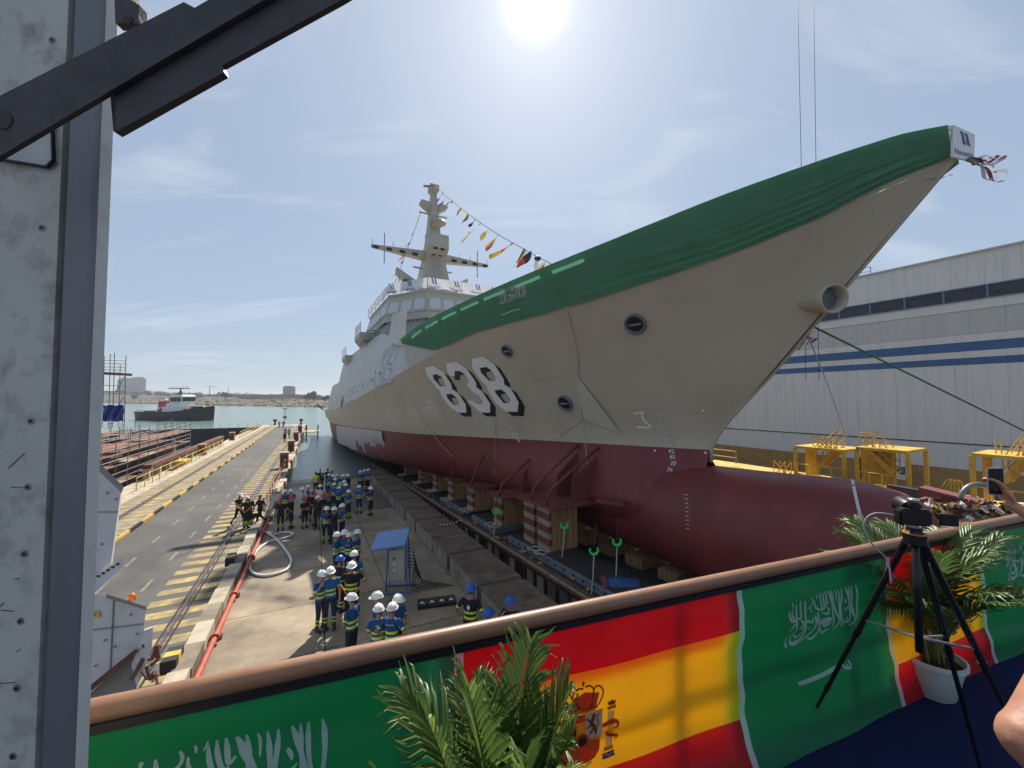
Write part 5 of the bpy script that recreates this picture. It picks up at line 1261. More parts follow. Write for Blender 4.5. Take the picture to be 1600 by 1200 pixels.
# ================================================================== FOREGROUND PLATFORM
FLOOR_Z = -2.05
RL = at_z(133, 1108, -1.0); RR = at_z(1600, 806, -1.0); RE = (RR-RL).normalized(); RN = Vector((RE.y, -RE.x, 0))   # RN points to the camera side
def BF(s, z, off=0.0):
    """point on the front of the banner: s metres along the rail, z height"""
    k = min(1, max(0, (-1.06-z)/.12)); w = (.007*math.sin(z*17+s*1.6)+.010*math.sin(z*7.5-s*1.1+1.0)+.004*math.sin(s*9+z*3)+.004*math.sin(z*38+s*3.1))*k
    flare = .05*max(0, (-1.72-z)/.25)**1.5 if z < -1.72 else 0
    return RL + RE*s + Z*(z+1.0) + RN*(w+off+flare)
def to_sz(x, y):
    d = ray(x, y); t = RL.dot(RN)/d.dot(RN); p = d*t; return (p-RL).dot(RE), p.z
M_carpet = mat('blue_carpet', (0.012,0.020,0.075), 0.95, var=0.2, scale=30, bump=0.5, bscale=220, spec=.1)
mb = MB(); o_ = RL-RE*3-RN*.05; mb.add([o_+Z*(FLOOR_Z+1), o_+RE*12+Z*(FLOOR_Z+1), o_+RE*12+RN*6+Z*(FLOOR_Z+1), o_+RN*6+Z*(FLOOR_Z+1)], [(0,1,2,3)])
mb.add([v+Z*-.12 for v in mb.v[:4]], [(3,2,1,0)]); mb.add(mb.v[:2]+[mb.v[5], mb.v[4]], [(0,1,2,3)])
struct(mb.build('platform_floor', M_carpet))
rail_t = thing('guard_rail', RL+RE*3-Z*1.05, 'brown guard rail of the viewing platform above the flag banner', 'railing')
M_railw = mat('brown_handrail', (0.25,0.13,0.075), 0.38, var=0.15, scale=5, stretch=(1,1,1), dirt=((.22,.11,.07),.3,6))
mb = MB(); mb.tube([RL+RE*s+Z*-.01 for s in np.linspace(-2.5,9,40)], .036, 14); mb.build('handrail', M_railw, rail_t, True)
mb = MB(); mb.beam(RL-RE*2.5-Z*.065, RL+RE*9-Z*.065, .03, .03); mb.build('under_channel', M_mblack, rail_t)
for s in (-.9, 1.05, 2.45, 3.85, 5.25, 6.65, 8.0):
    a = RL+RE*s-RN*.10; mb = MB(); mb.beam(a-Z*1.05, a-Z*.05, .05, .05, 0, RE); mb.build('post', M_mblack, rail_t)
mb = MB(); mb.beam(RL-RE*2.5-RN*.1-Z*.55, RL+RE*9-RN*.1-Z*.55, .03, .03); mb.build('mid_rail', M_mblack, rail_t)
mb = MB(); mb.beam(RL-RE*2.5-RN*.085-Z*.94, RL+RE*9-RN*.085-Z*.94, .02, .2); mb.build('toe_board', M_mblack, rail_t)
# printed flag cloth -------------------------------------------------
F_GREEN = mat('banner_green', (0.03,0.27,0.125), 0.45, var=0.06, scale=3, transl=.55, spec=.35)
F_RED = mat('banner_red', (0.60,0.025,0.035), 0.45, var=0.06, scale=3, transl=.55, spec=.35)
F_YEL = mat('banner_yellow', (0.86,0.56,0.03), 0.45, var=0.06, scale=3, transl=.55, spec=.35)
F_SEAM = mat('banner_seam', (0.62,0.62,0.70), 0.5, var=0.05, transl=.45)
F_WHITE = mat('banner_white_print', (0.50,0.66,0.62), 0.5, var=0.03, transl=.4)
sb = [to_sz(717,1008)[0], to_sz(1155,910)[0], to_sz(1385,856)[0], to_sz(1532,823)[0]]
w_ = 1.56
edges = [sb[0]-2*w_, sb[0]-w_] + sb + [sb[3]+w_, sb[3]+2*w_]
ban = thing('flag_banner', RL+RE*3-Z*.97, 'fabric banner of alternating green and red-yellow flags tied to the guard rail', 'banner')
ZT, ZB = -1.055, -2.04
def strip(nm, m, s0, s1, z0, z1, off, parent=ban):
    ns = max(2, int((s1-s0)/.03)); nz = max(2, int((z0-z1)/.03)); mb = MB()
    mb.grid([[BF(s0+(s1-s0)*i/ns, z0+(z1-z0)*j/nz, off) for i in range(ns+1)] for j in range(nz+1)]); return mb.build(nm, m, parent, True)
for i in range(len(edges)-1):
    a, b = edges[i]+.02, edges[i+1]-.02
    for layer, off, ds, dz in ((0, 0, 0, 0), (1, -.035, -.11, -.055)):
        nm = '' if layer == 0 else 'lining_'
        a_, b_ = a+ds, b+ds
        if i % 2 == 1-1 and False: pass
        spain = (i % 2 == 0) if False else (i in (2, 4, 6, 0))
        if spain:
            h = (ZT-ZB)/4
            strip(nm+'red_band', F_RED, a_, b_, ZT, ZT-h+dz, off); strip(nm+'yellow_band', F_YEL, a_, b_, ZT-h+dz, ZT-3*h+dz, off); strip(nm+'red_band', F_RED, a_, b_, ZT-3*h+dz, ZB, off)
        else: strip(nm+'green_field', F_GREEN, a_, b_, ZT, ZB, off)
        strip(nm+'white_seam', F_SEAM, b_, b_+.04, ZT, ZB, off)
def flag_stroke(mb, pts_sz, ws, off=.004, m=0):
    L_, R_ = stroke_poly(pts_sz, ws); A = [BF(s, z, off) for s, z in L_]; B = [BF(s, z, off) for s, z in R_]
    mb.add(A+B, [(i, i+1, len(A)+i+1, len(A)+i) for i in range(len(A)-1)], m)
def T3(p): return to_sz(1170+p[0]/6, 890+p[1]/6)
base_s = edges[3]
STK = []
for grp in (CALLI, SWORD):
    for pts, ws in grp:
        P_, W_ = smooth_stroke(pts, ws, 4); sz = [T3(p) for p in P_]
        mm = abs(T3((700,400))[0]-T3((600,400))[0])/100
        STK.append(([(s-base_s, z) for s, z in sz], [w*mm*.92 for w in W_]))
for e in (edges[1], edges[3], edges[5]):
    # reading side outwards on every green field
    mb = MB()
    for sz, ws in STK: flag_stroke(mb, [(e+s, z) for s, z in sz], ws)
    o = mb.build('calligraphy', F_WHITE, ban); o['kind'] = 'stuff'
    mb = MB()      # the lining carries the mirrored print, seen through the cloth
    for sz, ws in STK[:len(CALLI)]:
        L_, R_ = stroke_poly([(e+w_-.18-s, z+.03) for s, z in sz], ws); A = [BF(s, z, -.031) for s, z in L_]; B = [BF(s, z, -.031) for s, z in R_]
        mb.add(A+B, [(i, i+1, len(A)+i+1, len(A)+i) for i in range(len(A)-1)])
    o = mb.build('lining_calligraphy', F_WHITE, ban); o['kind'] = 'stuff'
# coat of arms on the yellow band
def T5(p): return to_sz(860+p[0]/8, 1050+p[1]/8)
K5 = abs(T5((500,600))[0]-T5((400,600))[0])/100
def crest(e, e0):
    C = dict(red=mat('crest_red', (.50,.06,.02), .5, transl=.4), gold=mat('crest_gold', (.38,.21,.03), .5, transl=.4), brown=mat('crest_brown', (.14,.055,.02), .5, transl=.3), white=mat('crest_white', (.62,.56,.38), .5, transl=.4), purple=mat('crest_purple', (.12,.04,.12), .5, transl=.3), dark=mat('crest_dark', (.03,.025,.035), .5, transl=.2))
    names = list(C); mats = [C[k] for k in names]; mb = MB()
    def sh(p): s, z = T5(p); return (s-e0+e, z)
    def poly(pts, c, off):
        q = [sh(p) for p in pts]; P = [BF(s, z, off) for s, z in q]; tri = tessellate_polygon([[Vector((s, z, 0)) for s, z in q]]); mb.add(P, [list(t) for t in tri], names.index(c))
    def st(pts, w, c, off):
        P_, W_ = smooth_stroke(pts, [w]*len(pts) if not isinstance(w, list) else w, 4); flag_stroke(mb, [sh(p) for p in P_], [x*K5 for x in W_], off, names.index(c))
    poly([(190,440),(280,330),(420,245),(600,235),(560,420),(430,460),(280,480)], 'red', .004)
    st([(160,465),(280,500),(430,475),(555,432)], 44, 'gold', .006); st([(165,440),(280,478),(430,452),(560,408)], 8, 'brown', .008)
    for pts in ([(150,440),(138,370),(165,305),(230,275),(265,335)],[(262,335),(285,250),(350,205),(405,200)],[(430,178),(480,162),(522,185),(528,240)],[(528,215),(560,165),(610,162),(645,215),(610,330),(555,430)],[(275,330),(330,400),(360,470)],[(525,240),(510,330),(500,440)]): st(pts, 18, 'brown', .006)
    st([(405,110),(405,170)], 22, 'brown', .007); st([(385,140),(425,130)], 12, 'brown', .007)
    for k in range(6): x, y = 450+25*k, 355-14*k; st([(x,y),(x+5,y+3),(x+10,y)], 9, 'white', .008)
    poly([(135,605),(640,440),(632,1000),(570,1100),(470,1165),(330,1190),(200,1180),(140,1100)], 'red', .004)
    poly([(425,512),(640,442),(632,772),(480,828),(462,775),(425,755)], 'white', .006)
    st([(535,500),(525,560),(500,620),(545,680),(552,752)], [30,40,44,36,18], 'brown', .008); st([(510,610),(470,590),(440,570)], 16, 'brown', .008); st([(495,640),(445,690)], 16, 'brown', .008); st([(520,680),(500,720),(475,755)], 18, 'brown', .008); st([(562,660),(585,600),(568,545),(600,490)], 10, 'brown', .008)
    poly([(205,700),(235,690),(235,672),(262,668),(262,685),(290,678),(290,660),(320,655),(316,890),(210,905)], 'gold', .006)
    for x, y in ((235,775),(298,748),(266,845)): poly([(x-12,y-30),(x+12,y-36),(x+12,y+26),(x-12,y+32)], 'dark', .008)
    for k in range(5): x = 165+46*k; poly([(x,980-k*12),(x+22,974-k*12),(x+22,1160),(x,1150)], 'gold', .006)
    st([(445,880),(520,870),(590,840)], 5, 'gold', .007); st([(450,1010),(520,970),(590,930)], 5, 'gold', .007); st([(470,860),(560,1010)], 5, 'gold', .007); st([(590,850),(470,1030)], 5, 'gold', .007); st([(520,850),(520,1030)], 5, 'gold', .007)
    poly([(395+72*math.cos(a), 855+100*math.sin(a)) for a in [k*.5236 for k in range(12)]], 'red', .008); poly([(395+50*math.cos(a), 862+78*math.sin(a)) for a in [k*.5236 for k in range(12)]], 'dark', .010)
    for dx in (0, -745):
        f = lambda L_: [(x+dx, y+(-dx*.24)) for x, y in L_]
        poly(f([(708,475),(778,460),(772,930),(703,948)]), 'white', .006); st(f([(778,462),(772,930)]), 7, 'brown', .007); st(f([(698,440),(802,402)]), 42, 'gold', .007); st(f([(698,420),(802,385)]), 7, 'brown', .009); st(f([(686,990),(795,948)]), 44, 'gold', .007)
        st(f([(660,1075),(725,1052),(808,1010)]), 56, 'purple', .008); st(f([(665,1070),(700,1040),(740,1052),(770,1020),(805,1012)]), 7, 'white', .010)
        poly(f([(705,390),(697,345),(725,340),(745,315),(770,330),(797,312),(790,372),(750,390)]), 'brown', .007)
        st(f([(632,650),(700,610),(780,582),(822,600),(812,650),(778,672)]), [40,46,46,34,30,20], 'red', .009); st(f([(685,705),(695,750),(760,772),(824,780),(800,845)]), [20,40,44,36,8], 'red', .009)
    vs, fs = text_mesh('VLTRA', 1.0); wm = max(v.x for v in vs)
    mb.add([BF(*sh((648+v.x/wm*165, 640-v.x/wm*38-v.y*34)), .012) for v in vs], fs, names.index('brown'))
    o = mb.build('coat_of_arms', mats, ban); o['kind'] = 'stuff'; o['label'] = 'crowned shield between two pillars printed on the yellow band'
crest(edges[2], edges[2]); crest(edges[4], edges[2])
# ---- potted palms ---------------------------------------------------
M_leaf = mat('palm_leaf', (0.085,0.15,0.035), 0.42, var=0.3, scale=5, transl=.35, spec=.5)
M_leaf2 = mat('palm_leaf_pale', (0.17,0.24,0.06), 0.42, var=0.3, scale=5, transl=.45, spec=.5)
M_stalk = mat('palm_stalk', (0.12,0.14,0.04), 0.5, var=0.2)
M_pot = mat('pale_plastic_pot', (0.55,0.60,0.58), 0.4, var=0.04)
M_soil = mat('potting_soil', (0.05,0.03,0.02), 0.95, var=0.4, scale=30, bump=.5)
def palm(base, seed, n, h, spread, lab):
    rnd = random.Random(seed); t = thing('potted_palm', base, lab, 'plant', 'potted palms on the platform')
    mb = MB(); prof = [(.10,0),(.115,.01),(.165,.23),(.18,.235),(.18,.262),(.166,.262),(.155,.20)]
    mb.grid([[base+Vector((r*math.cos(a), r*math.sin(a), z)) for a in [2*math.pi*k/28 for k in range(29)]] for r, z in prof]); mb.build('pot', M_pot, t, True, 50)
    mb = MB(); mb.add([base+Vector((.158*math.cos(a), .158*math.sin(a), .215)) for a in [2*math.pi*k/24 for k in range(24)]], [tuple(range(24))]); mb.build('soil', M_soil, t)
    for k in range(n):
        az = 2*math.pi*k/n*2.4+rnd.uniform(-.4,.4); lean = rnd.uniform(.15,1.0)*spread; L_ = h*rnd.uniform(.65,1.05)
        d = Vector((math.cos(az), math.sin(az), 0)); r0 = base+Vector((rnd.uniform(-.07,.07), rnd.uniform(-.07,.07), .21)); spine = []
        for i in range(15):
            s = i/14; spine.append(r0 + d*(lean*L_*(s**1.7)) + Z*(L_*(s-.42*lean*s**2.6)))
        mb = MB(); mb.tube(spine, [.009*(1-.8*i/14) for i in range(15)], 5, 0)
        nl = 26
        for j in range(nl):
            s = .34+.66*j/(nl-1); i = s*14; a = spine[int(i)].lerp(spine[min(14,int(i)+1)], i % 1); tg = (spine[min(14,int(i)+1)]-spine[max(0,int(i)-1)]).normalized()
            sd = tg.cross(Z); sd = sd.normalized() if sd.length > .05 else Vector((1,0,0)); upn = sd.cross(tg).normalized()
            ll = h*.30*(math.sin(math.pi*min(1,(s-.28)/.76))**.6+.12)*rnd.uniform(.8,1.1); wd = .0085*rnd.uniform(.8,1.25)
            for sg in (-1,1):
                dd = (tg*(.75+.5*s)+sd*sg*(.85-.35*s)+upn*.22).normalized(); pts = []
                for q in range(5):
                    f = q/4; pts.append(a+dd*ll*f-Z*(ll*.42*f*f*rnd.uniform(.7,1.3)))
                wv = dd.cross(upn).normalized(); ws = [.35,1,.95,.6,.05]
                V = []
                for p, w1 in zip(pts, ws): V += [p-wv*wd*w1+upn*.003, p+upn*-.002, p+wv*wd*w1+upn*.003]
                F = []
                for q in range(4): F += [(3*q,3*q+1,3*q+4,3*q+3),(3*q+1,3*q+2,3*q+5,3*q+4)]
                mb.add(V, F, 1 if rnd.random() < .8 else 2)
        mb.build('frond', [M_stalk, M_leaf, M_leaf2], t, True)
palm(Vector((-.05, 1.30, FLOOR_Z)), 3, 17, 1.06, .40, 'potted palm at the bottom centre in front of the coat of arms')
pb = at_z(1482, 1100, FLOOR_Z); palm(pb+Vector((0,.1,0)), 11, 20, 1.05, .75, 'potted palm in a white pot behind the camera tripod')
# ---- camera on tripod -----------------------------------------------
M_cam = mat('black_camera_plastic', (0.012,0.012,0.013), 0.35, var=.1); M_trip = mat('tripod_carbon', (0.018,0.018,0.02), 0.3, .3, var=.1); M_glass = mat('lens_glass', (.04,.05,.07), .08, var=0, spec=.8)
def tripod():
    ap = at_y(1430, 842, 1.75); t = thing('tripod', Vector((ap.x, ap.y, FLOOR_Z)), 'black tripod standing before the flag banner', 'tripod')
    feet = [at_z(1262, 1132, FLOOR_Z), at_z(1536, 1216, FLOOR_Z), at_z(1500, 1180, FLOOR_Z)+Vector((.05,-.4,0))]
    for f in feet:
        d = (f-ap); a = ap+Vector((d.x,d.y,0)).normalized()*.035; mb = MB(); b = a.lerp(f,.42); c = a.lerp(f,.74)
        mb.tube([a,b], .0135, 10); mb.tube([b-(d.normalized()*.03),b+d.normalized()*.03], .0165, 10); mb.tube([b,c], .0105, 10); mb.tube([c-d.normalized()*.025,c+d.normalized()*.025], .0135, 10); mb.tube([c,f], .008, 8); mb.build('leg', M_trip, t, True, 40)
        mb = MB(); m_ = a.lerp(f,.36); mb.tube([ap-Z*.42, m_], .006, 6); mb.build('brace', M_steel, t)
    mb = MB(); mb.tube([ap-Z*.48, ap+Z*.02], .014, 10); mb.build('centre_column', M_trip, t, True)
    mb = MB(); mb.tube([ap-Z*.02, ap+Z*.02, ap+Z*.035, ap+Z*.05], [.04,.04,.025,.025], 14); mb.build('head', M_trip, t, True, 40); mb = MB(); mb.tube([ap+Z*.022, ap+Z*.027], .041, 16); mb.build('orange_ring', mat('orange_ring', (.6,.16,.02), .4), t)
    c = ap+Z*.095; k = thing('mirrorless_camera', ap+Z*.05, 'black mirrorless camera with flip screen on the tripod', 'camera')
    X = Vector((.95,-.3,0)).normalized(); Y = Z.cross(X); ax = (X, Y, Z)
    def rb(nm, cc, sz, m, bev=.006):
        bm = bmesh.new(); bmesh.ops.create_cube(bm, size=1); bmesh.ops.scale(bm, vec=[.86*q for q in sz], verts=bm.verts); bmesh.ops.bevel(bm, geom=bm.edges[:], offset=bev*.8, segments=2, affect='EDGES'); q = MB(); bm.verts.ensure_lookup_table()
        q.add([cc+X*v.co.x+Y*v.co.y+Z*v.co.z for v in bm.verts], [[v.index for v in f.verts] for f in bm.faces]); bm.free(); return q.build(nm, m, k, True, 30)
    rb('camera_body', c, (.125,.045,.082), M_cam, .010); rb('viewfinder_hump', c+Z*.05, (.045,.05,.03), M_cam, .008); rb('flip_screen', c+X*.105-Y*.02, (.075,.012,.058), M_cam, .004); rb('grip', c-X*.055-Y*.01, (.03,.06,.08), M_cam, .01)
    mb = MB(); mb.tube([c+Y*.02+Z*.03, c+Y*.09+Z*.034, c+Y*.10+Z*.034], [.034,.037,.032], 18); mb.build('lens', M_cam, k, True, 40)
    mb = MB(); mb.tube([c+X*.0+Z*.068, c+X*.0+Z*.078], .02, 14); mb.build('silver_dial', mat('brushed_silver', (.5,.5,.5), .3, .8), k, True)
    mb = MB(); p = c-X*.07; mb.tube(smooth3([p, p-X*.06+Z*.005, p-X*.10-Z*.02, p-X*.11-Z*.07, p-X*.08-Z*.14, p-X*.03-Z*.2, p-X*.02-Z*.3]), .0035, 6); mb.build('cable', mat('grey_cable', (.3,.3,.32), .5), k, True)
    mb = MB(); q = [feet[0]+Vector((.02,.0,.02)), at_z(1330,1075,-1.6)]; 
    w = thing('white_cable', at_z(1230,1190,FLOOR_Z), 'thin pale cable running over the carpet to the tripod', 'cable'); mb = MB(); mb.tube([at_z(1180,1215,FLOOR_Z+.01), at_z(1225,1172,FLOOR_Z+.01), at_z(1262,1140,FLOOR_Z+.01)], .004, 6); mb.build('cable', mat('grey_cable', (.3,.3,.32), .5), w, True)
tripod()
# ---- two spectators at the edge of the picture ------------------------
ph = at_y(1555, 752, 2.3); V = Vector
J = pose('aim'); loc = V((ph.x-.155, ph.y-.60, FLOOR_Z)); zz = ph.z-FLOOR_Z
J['elL'] = V((.23,.10,1.15)); J['wrL'] = V((.22,.12,.90)); wl_ = lambda dx, dy, dz: V((loc.x-ph.x-dx, loc.y-ph.y-dy, zz+dz)); J['wrR'] = wl_(.055,-.03,-.125); J['elR'] = wl_(.21,-.20,-.30)
body('phone_holder', .009, True, J, {'R': (V((.22,-.12,.8)), V((.75,-.45,.1)), V((.25,.9,.1)), .62, .2)})
t = person(loc, 'phone_holder', 'G', None, R(180), 'spectator in grey tee at the right edge holding up a phone', None)
p_ = thing('smartphone', ph-Z*.08, 'black smartphone held up by the spectator at the right edge', 'phone')
bm = bmesh.new(); bmesh.ops.create_cube(bm, size=1); bmesh.ops.scale(bm, vec=(.076,.010,.155), verts=bm.verts); bmesh.ops.bevel(bm, geom=[e for e in bm.edges if abs(e.verts[0].co.y-e.verts[1].co.y) > .005], offset=.012, segments=4, affect='EDGES')
mb = MB(); X = V((.97,-.22,.05)).normalized(); Y = Z.cross(X).normalized(); bm.verts.ensure_lookup_table(); mb.add([ph+X*v.co.x+Y*v.co.y+Z*v.co.z for v in bm.verts], [[v.index for v in f.verts] for f in bm.faces]); bm.free(); mb.build('phone_case', mat('phone_silver', (.35,.36,.38), .3, .6), p_, True, 30)
mb = MB(); mb.box(ph-Y*.0056, (.068,.002,.145), (X,Y,Z)); mb.build('screen', mat('phone_screen', (.012,.013,.016), .12, var=0, spec=.6), p_)
el = at_y(1655, 1172, .60); J = pose('aim'); loc = V((el.x+.30, el.y-.26, FLOOR_Z))
loc_l = lambda w: V((loc.x-w.x, loc.y-w.y, w.z-FLOOR_Z))
J['elL'] = loc_l(el); J['wrL'] = loc_l(el+V((.20,.06,.20))); J['elR'] = V((-.30,-.10,1.2)); J['wrR'] = V((-.2,-.30,1.38))
body('near_spectator', .009, True, J)
person(loc, 'near_spectator', 'G', None, R(180), 'near spectator at the bottom right whose bare elbow enters the picture', None)
# ---- container door and steel arm at the left edge ---------------------
M_cpanel = mat('container_panel', (0.50,0.49,0.44), 0.55, var=0.10, scale=3, bump=.06, bscale=40, dirt=((.22,.21,.19),.35,9))
M_cpost = mat('container_post', (0.175,0.175,0.19), 0.45, .25, var=0.10, scale=4, dirt=((.2,.2,.23),.3,12), stretch=(1,1,.3))
M_arm = mat('dark_steel_arm', (0.075,0.068,0.072), 0.6, .3, var=0.2, scale=8, bump=.08, bscale=60, dirt=((.05,.045,.05),.5,14))
ct = thing('container_door', Vector((-1.45,1.0,FLOOR_Z)), 'scratched pale container door with a grey corner post at the left edge', 'container')
mb = MB(); mb.box((-1.68, 1.015, -.2), (1.06,.05,3.7)); mb.build('panel', M_cpanel, ct)
mb = MB(); mb.box((-1.137, 1.03, -.2), (.04,.03,3.7)); mb.build('seal_gap', M_mblack, ct)
mb = MB(); mb.prism([V((-1.126,.985,-2.05)), V((-1.064,.985,-2.05)), V((-1.057,.987,-2.05)), V((-1.054,.991,-2.05)), V((-1.062,1.02,-2.05)), V((-1.126,1.02,-2.05))], Z*3.7); mb.build('corner_post', M_cpost, ct)
mb = MB(); mb.prism([V((-1.0535,.9915,-2.05)), V((-1.050,1.018,-2.05)), V((-1.06,1.018,-2.05))], Z*3.7); mb.build('post_edge', mat('lit_edge_pale', (.62,.62,.57), .5, var=.06, scale=5, dirt=((.5,.5,.46),.3,12)), ct)  # paler colour stands in for glancing light on the post's edge
for x, y in ((82,63),(66,356),(49,658),(44,761),(39,865),(33,970),(27,1075),(21,1181),(-40,200)):
    p = at_y(x, y, .985); mb = MB(); p = at_y(x, y, .9905); mb.tube([p+V((0,.004,0)), p+V((0,-.0022,0))], .0085, 14); o = mb.build('rivet', M_steel, ct, True, 40); mb = MB(); mb.tube([p+V((0,.001,0)), p+V((0,-.003,0))], .0042, 10); mb.build('rivet_socket', M_mblack, o)
mb = MB()
rs = random.Random(5)
for k in range(14):
    x, y = rs.uniform(-10,95), rs.uniform(250,1190); a = rs.choice((rs.uniform(-.15,.15), rs.uniform(-.8,-.4))); L_ = rs.uniform(6,38); p, q = at_y(x, y, .9885), at_y(x+L_*math.cos(a), y+L_*math.sin(a), .9885); 
    if q.x < -1.18: mb.beam(p, q, .0015, rs.uniform(.0003,.0009), 0, V((0,1,0)))
o = mb.build('scratches', M_arm, ct); o['kind'] = 'stuff'
q = [at_y(x, y, .984) for x, y in ((-20,196),(84,190),(86,252),(76,262),(-20,246))]; mb = MB(); mb.prism(q, V((0,.005,0))); pl = mb.build('plate', mat('worn_plate', (.45,.46,.45), .4, var=.2, scale=12), ct)
for i in range(1, 4): mb = MB(); mb.beam(q[i]-V((0,.003,0)), q[i+1 if i < 4 else 0]-V((0,.003,0)), .004, .008, 0, V((0,1,0))); mb.build('plate_edge', M_mblack, pl)
arm = thing('locking_bar', at_y(180,140,.85), 'dark diagonal steel locking arm across the container corner', 'steel bar')
def pxprism(nm, pts, Y0, th, m, parent): mb = MB(); mb.prism([at_y(x, y, Y0) for x, y in pts], V((-th*.98 if Y0 > 5 else 0,th,-.55*th if Y0 > 5 else 0))); return mb.build(nm, m, parent)
pxprism('bar', [(-60,180),(287,3),(304,12),(380,-32),(460,-32),(412,0),(-60,279)], .80, .010, M_arm, arm)
pxprism('flange', [(178,138),(412,-2),(460,-34),(590,-34),(533,0),(347,102),(350,113),(182,205)], .813, .012, M_arm, arm)
pxprism('bracket', [(172,146),(182,138),(345,102),(347,110),(177,205)], .828, .02, M_arm, arm)
pxprism('lug', [(178,-30),(180,36),(216,36),(218,8),(205,0),(205,-30)], .9, .02, M_arm, arm)
for x, y, r, Y0 in ((200,30,.011,.8985),(4,187,.02,.7985)): p = at_y(x, y, Y0); mb = MB(); mb.tube([p, p+V((0,.004,0))], r, 18); mb.build('bolt_hole', M_mblack, arm, True, 40)
# ---- pale grey machine beyond the rail at the left --------------------------
M_mach = mat('pale_machine_paint', (0.52,0.54,0.58), 0.45, var=0.06, scale=2, dirt=((.4,.4,.42),.3,4))
M_mach_d = mat('machine_dark_grey', (0.20,0.21,0.22), 0.5, var=0.1)  # darker grey of the housing edges, joints and underside
mc = thing('shipyard_machine', at_y(150,1100,6.5), 'pale grey steel shipyard machine standing behind the post at the left', 'machine')
pxprism('upper_housing', [(60,660),(154,726),(190,760),(174,876),(143,905),(60,960)], 7.0, 1.0, M_mach, mc)
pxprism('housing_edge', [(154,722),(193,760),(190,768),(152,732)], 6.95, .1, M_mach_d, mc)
pxprism('step_beam', [(60,955),(143,905),(193,872),(193,886),(143,930),(60,985)], 6.85, .25, M_mach, mc)
for k in range(6): x = 146+k*7.5; p = at_y(x, 905-(x-143)*.63+2, 6.84); mb = MB(); mb.box(p, (.05,.01,.03)); mb.build('beam_hole', M_mblack, mc)
pxprism('lower_housing', [(60,960),(140,928),(167,931),(228,950),(223,1005),(140,1085),(60,1140)], 6.6, .8, M_mach, mc)
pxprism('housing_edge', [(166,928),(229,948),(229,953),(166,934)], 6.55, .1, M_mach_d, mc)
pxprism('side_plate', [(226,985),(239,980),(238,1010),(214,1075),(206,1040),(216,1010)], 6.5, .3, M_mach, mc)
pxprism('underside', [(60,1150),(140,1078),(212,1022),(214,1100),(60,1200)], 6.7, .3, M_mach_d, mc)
pxprism('hinge_bar', [(134,1080),(140,1072),(212,1014),(216,1018),(140,1082)], 6.45, .06, M_rust, mc)
mb = MB()
for k in range(14):
    p = at_y(rs.uniform(214,246), rs.uniform(1005,1080), 6.5); mb.tube([p, p+V((rs.uniform(-.15,.15),rs.uniform(-.1,.1),rs.uniform(-.35,.2)))], rs.uniform(.015,.04), 6)
o = mb.build('rusty_linkage', M_rust, mc); o['kind'] = 'stuff'
for x, y in ((150,760),(168,770),(160,850),(182,780),(148,960),(205,960),(180,1010),(150,1040),(215,990),(165,1000)):
    q = at_y(x, y, 6.58 if y > 930 else 6.98); mb = MB(); mb.tube([q, q-V((0,.02,0))], .018, 8); mb.build('bolt', M_steel, mc)
for a, b in (((140,985),(224,975)),((178,934),(172,1055)),((152,800),(184,800))):
    Yq = 6.59 if a[1] > 930 else 6.99; mb = MB(); mb.beam(at_y(*a,Yq), at_y(*b,Yq), .012, .02, 0, V((0,1,0))); mb.build('panel_joint', M_mach_d, mc)
q = at_y(150,960,6.58); mb = MB(); mb.box(q, (.12,.01,.09)); mb.build('warning_label', M_yellow_s, mc)
p = at_y(206,938,6.9); mb = MB(); mb.tube([p, p+Z*.08, p+Z*.12], [.06,.055,.02], 12); mb.build('orange_beacon', mat('orange_beacon', (.7,.2,.02), .3, transl=.3), mc, True)
# ================================================================== DOCK, SCAFFOLD, TUG, FAR SHORE, YELLOW PLATFORMS
M_scaf = mat('galvanised_tube', (0.30,0.30,0.29), 0.45, .5, var=.2, scale=4)
M_scaf_d = mat('dull_scaffold_tube', (0.16,0.14,0.13), 0.6, .3, var=.3, scale=4)
M_plank_r = mat('red_brown_plank', (0.27,0.12,0.085), 0.85, var=.35, scale=2, dirt=((.14,.07,.05),.4,1.5))
M_redlead = mat('rust_primer_block', (0.14,0.065,0.05), 0.8, var=.4, scale=.8, dirt=((.05,.035,.03),.5,.7))
M_tarp = mat('blue_tarpaulin', (0.02,0.06,0.30), 0.5, var=.25, scale=2, bump=.3, bscale=5)
mb = MB(); mb.add([Q1(-10,-60,-11.6), Q1(119,-60,-11.6), Q1(119,-12.4,-11.6), Q1(-10,-12.4,-11.6)], [(0,1,2,3)]); struct(mb.build('dock_floor', M_dark))
mb = MB(); mb.box(Q1(54,-13.7,-9.7), (130,2.6,3.9), (A1,R1,Z)); struct(mb.build('dock_ledge', M_conc_l))
# dock gate
g = thing('dock_gate', Q1(118.6,-24,-11.6), 'dark steel dock gate closing the basin beside the pier', 'dock gate')
mb = MB(); mb.box(Q1(118.8,-26,-9.35), (.8,27,4.6), (A1,R1,Z)); mb.build('gate_plate', mat('dark_gate_steel', (.022,.022,.024), .6, var=.3), g)
for v in range(14): piece('gate_rib', M_deckdark, g, Q1(118.3,-13.5-1.9*v,-9.35), (.25,.18,4.5), (A1,R1,Z))
for z in (-7.9,-8.9,-9.9,-10.9): beam_piece('gate_beam', M_deckdark, g, Q1(118.28,-13,z), Q1(118.28,-39,z), .2, .14)
for v in range(14): tube_piece('gate_post', M_scaf_d, g, Q1(118.8,-13.2-1.9*v,-7.05), Q1(118.8,-13.2-1.9*v,-5.9), .035)
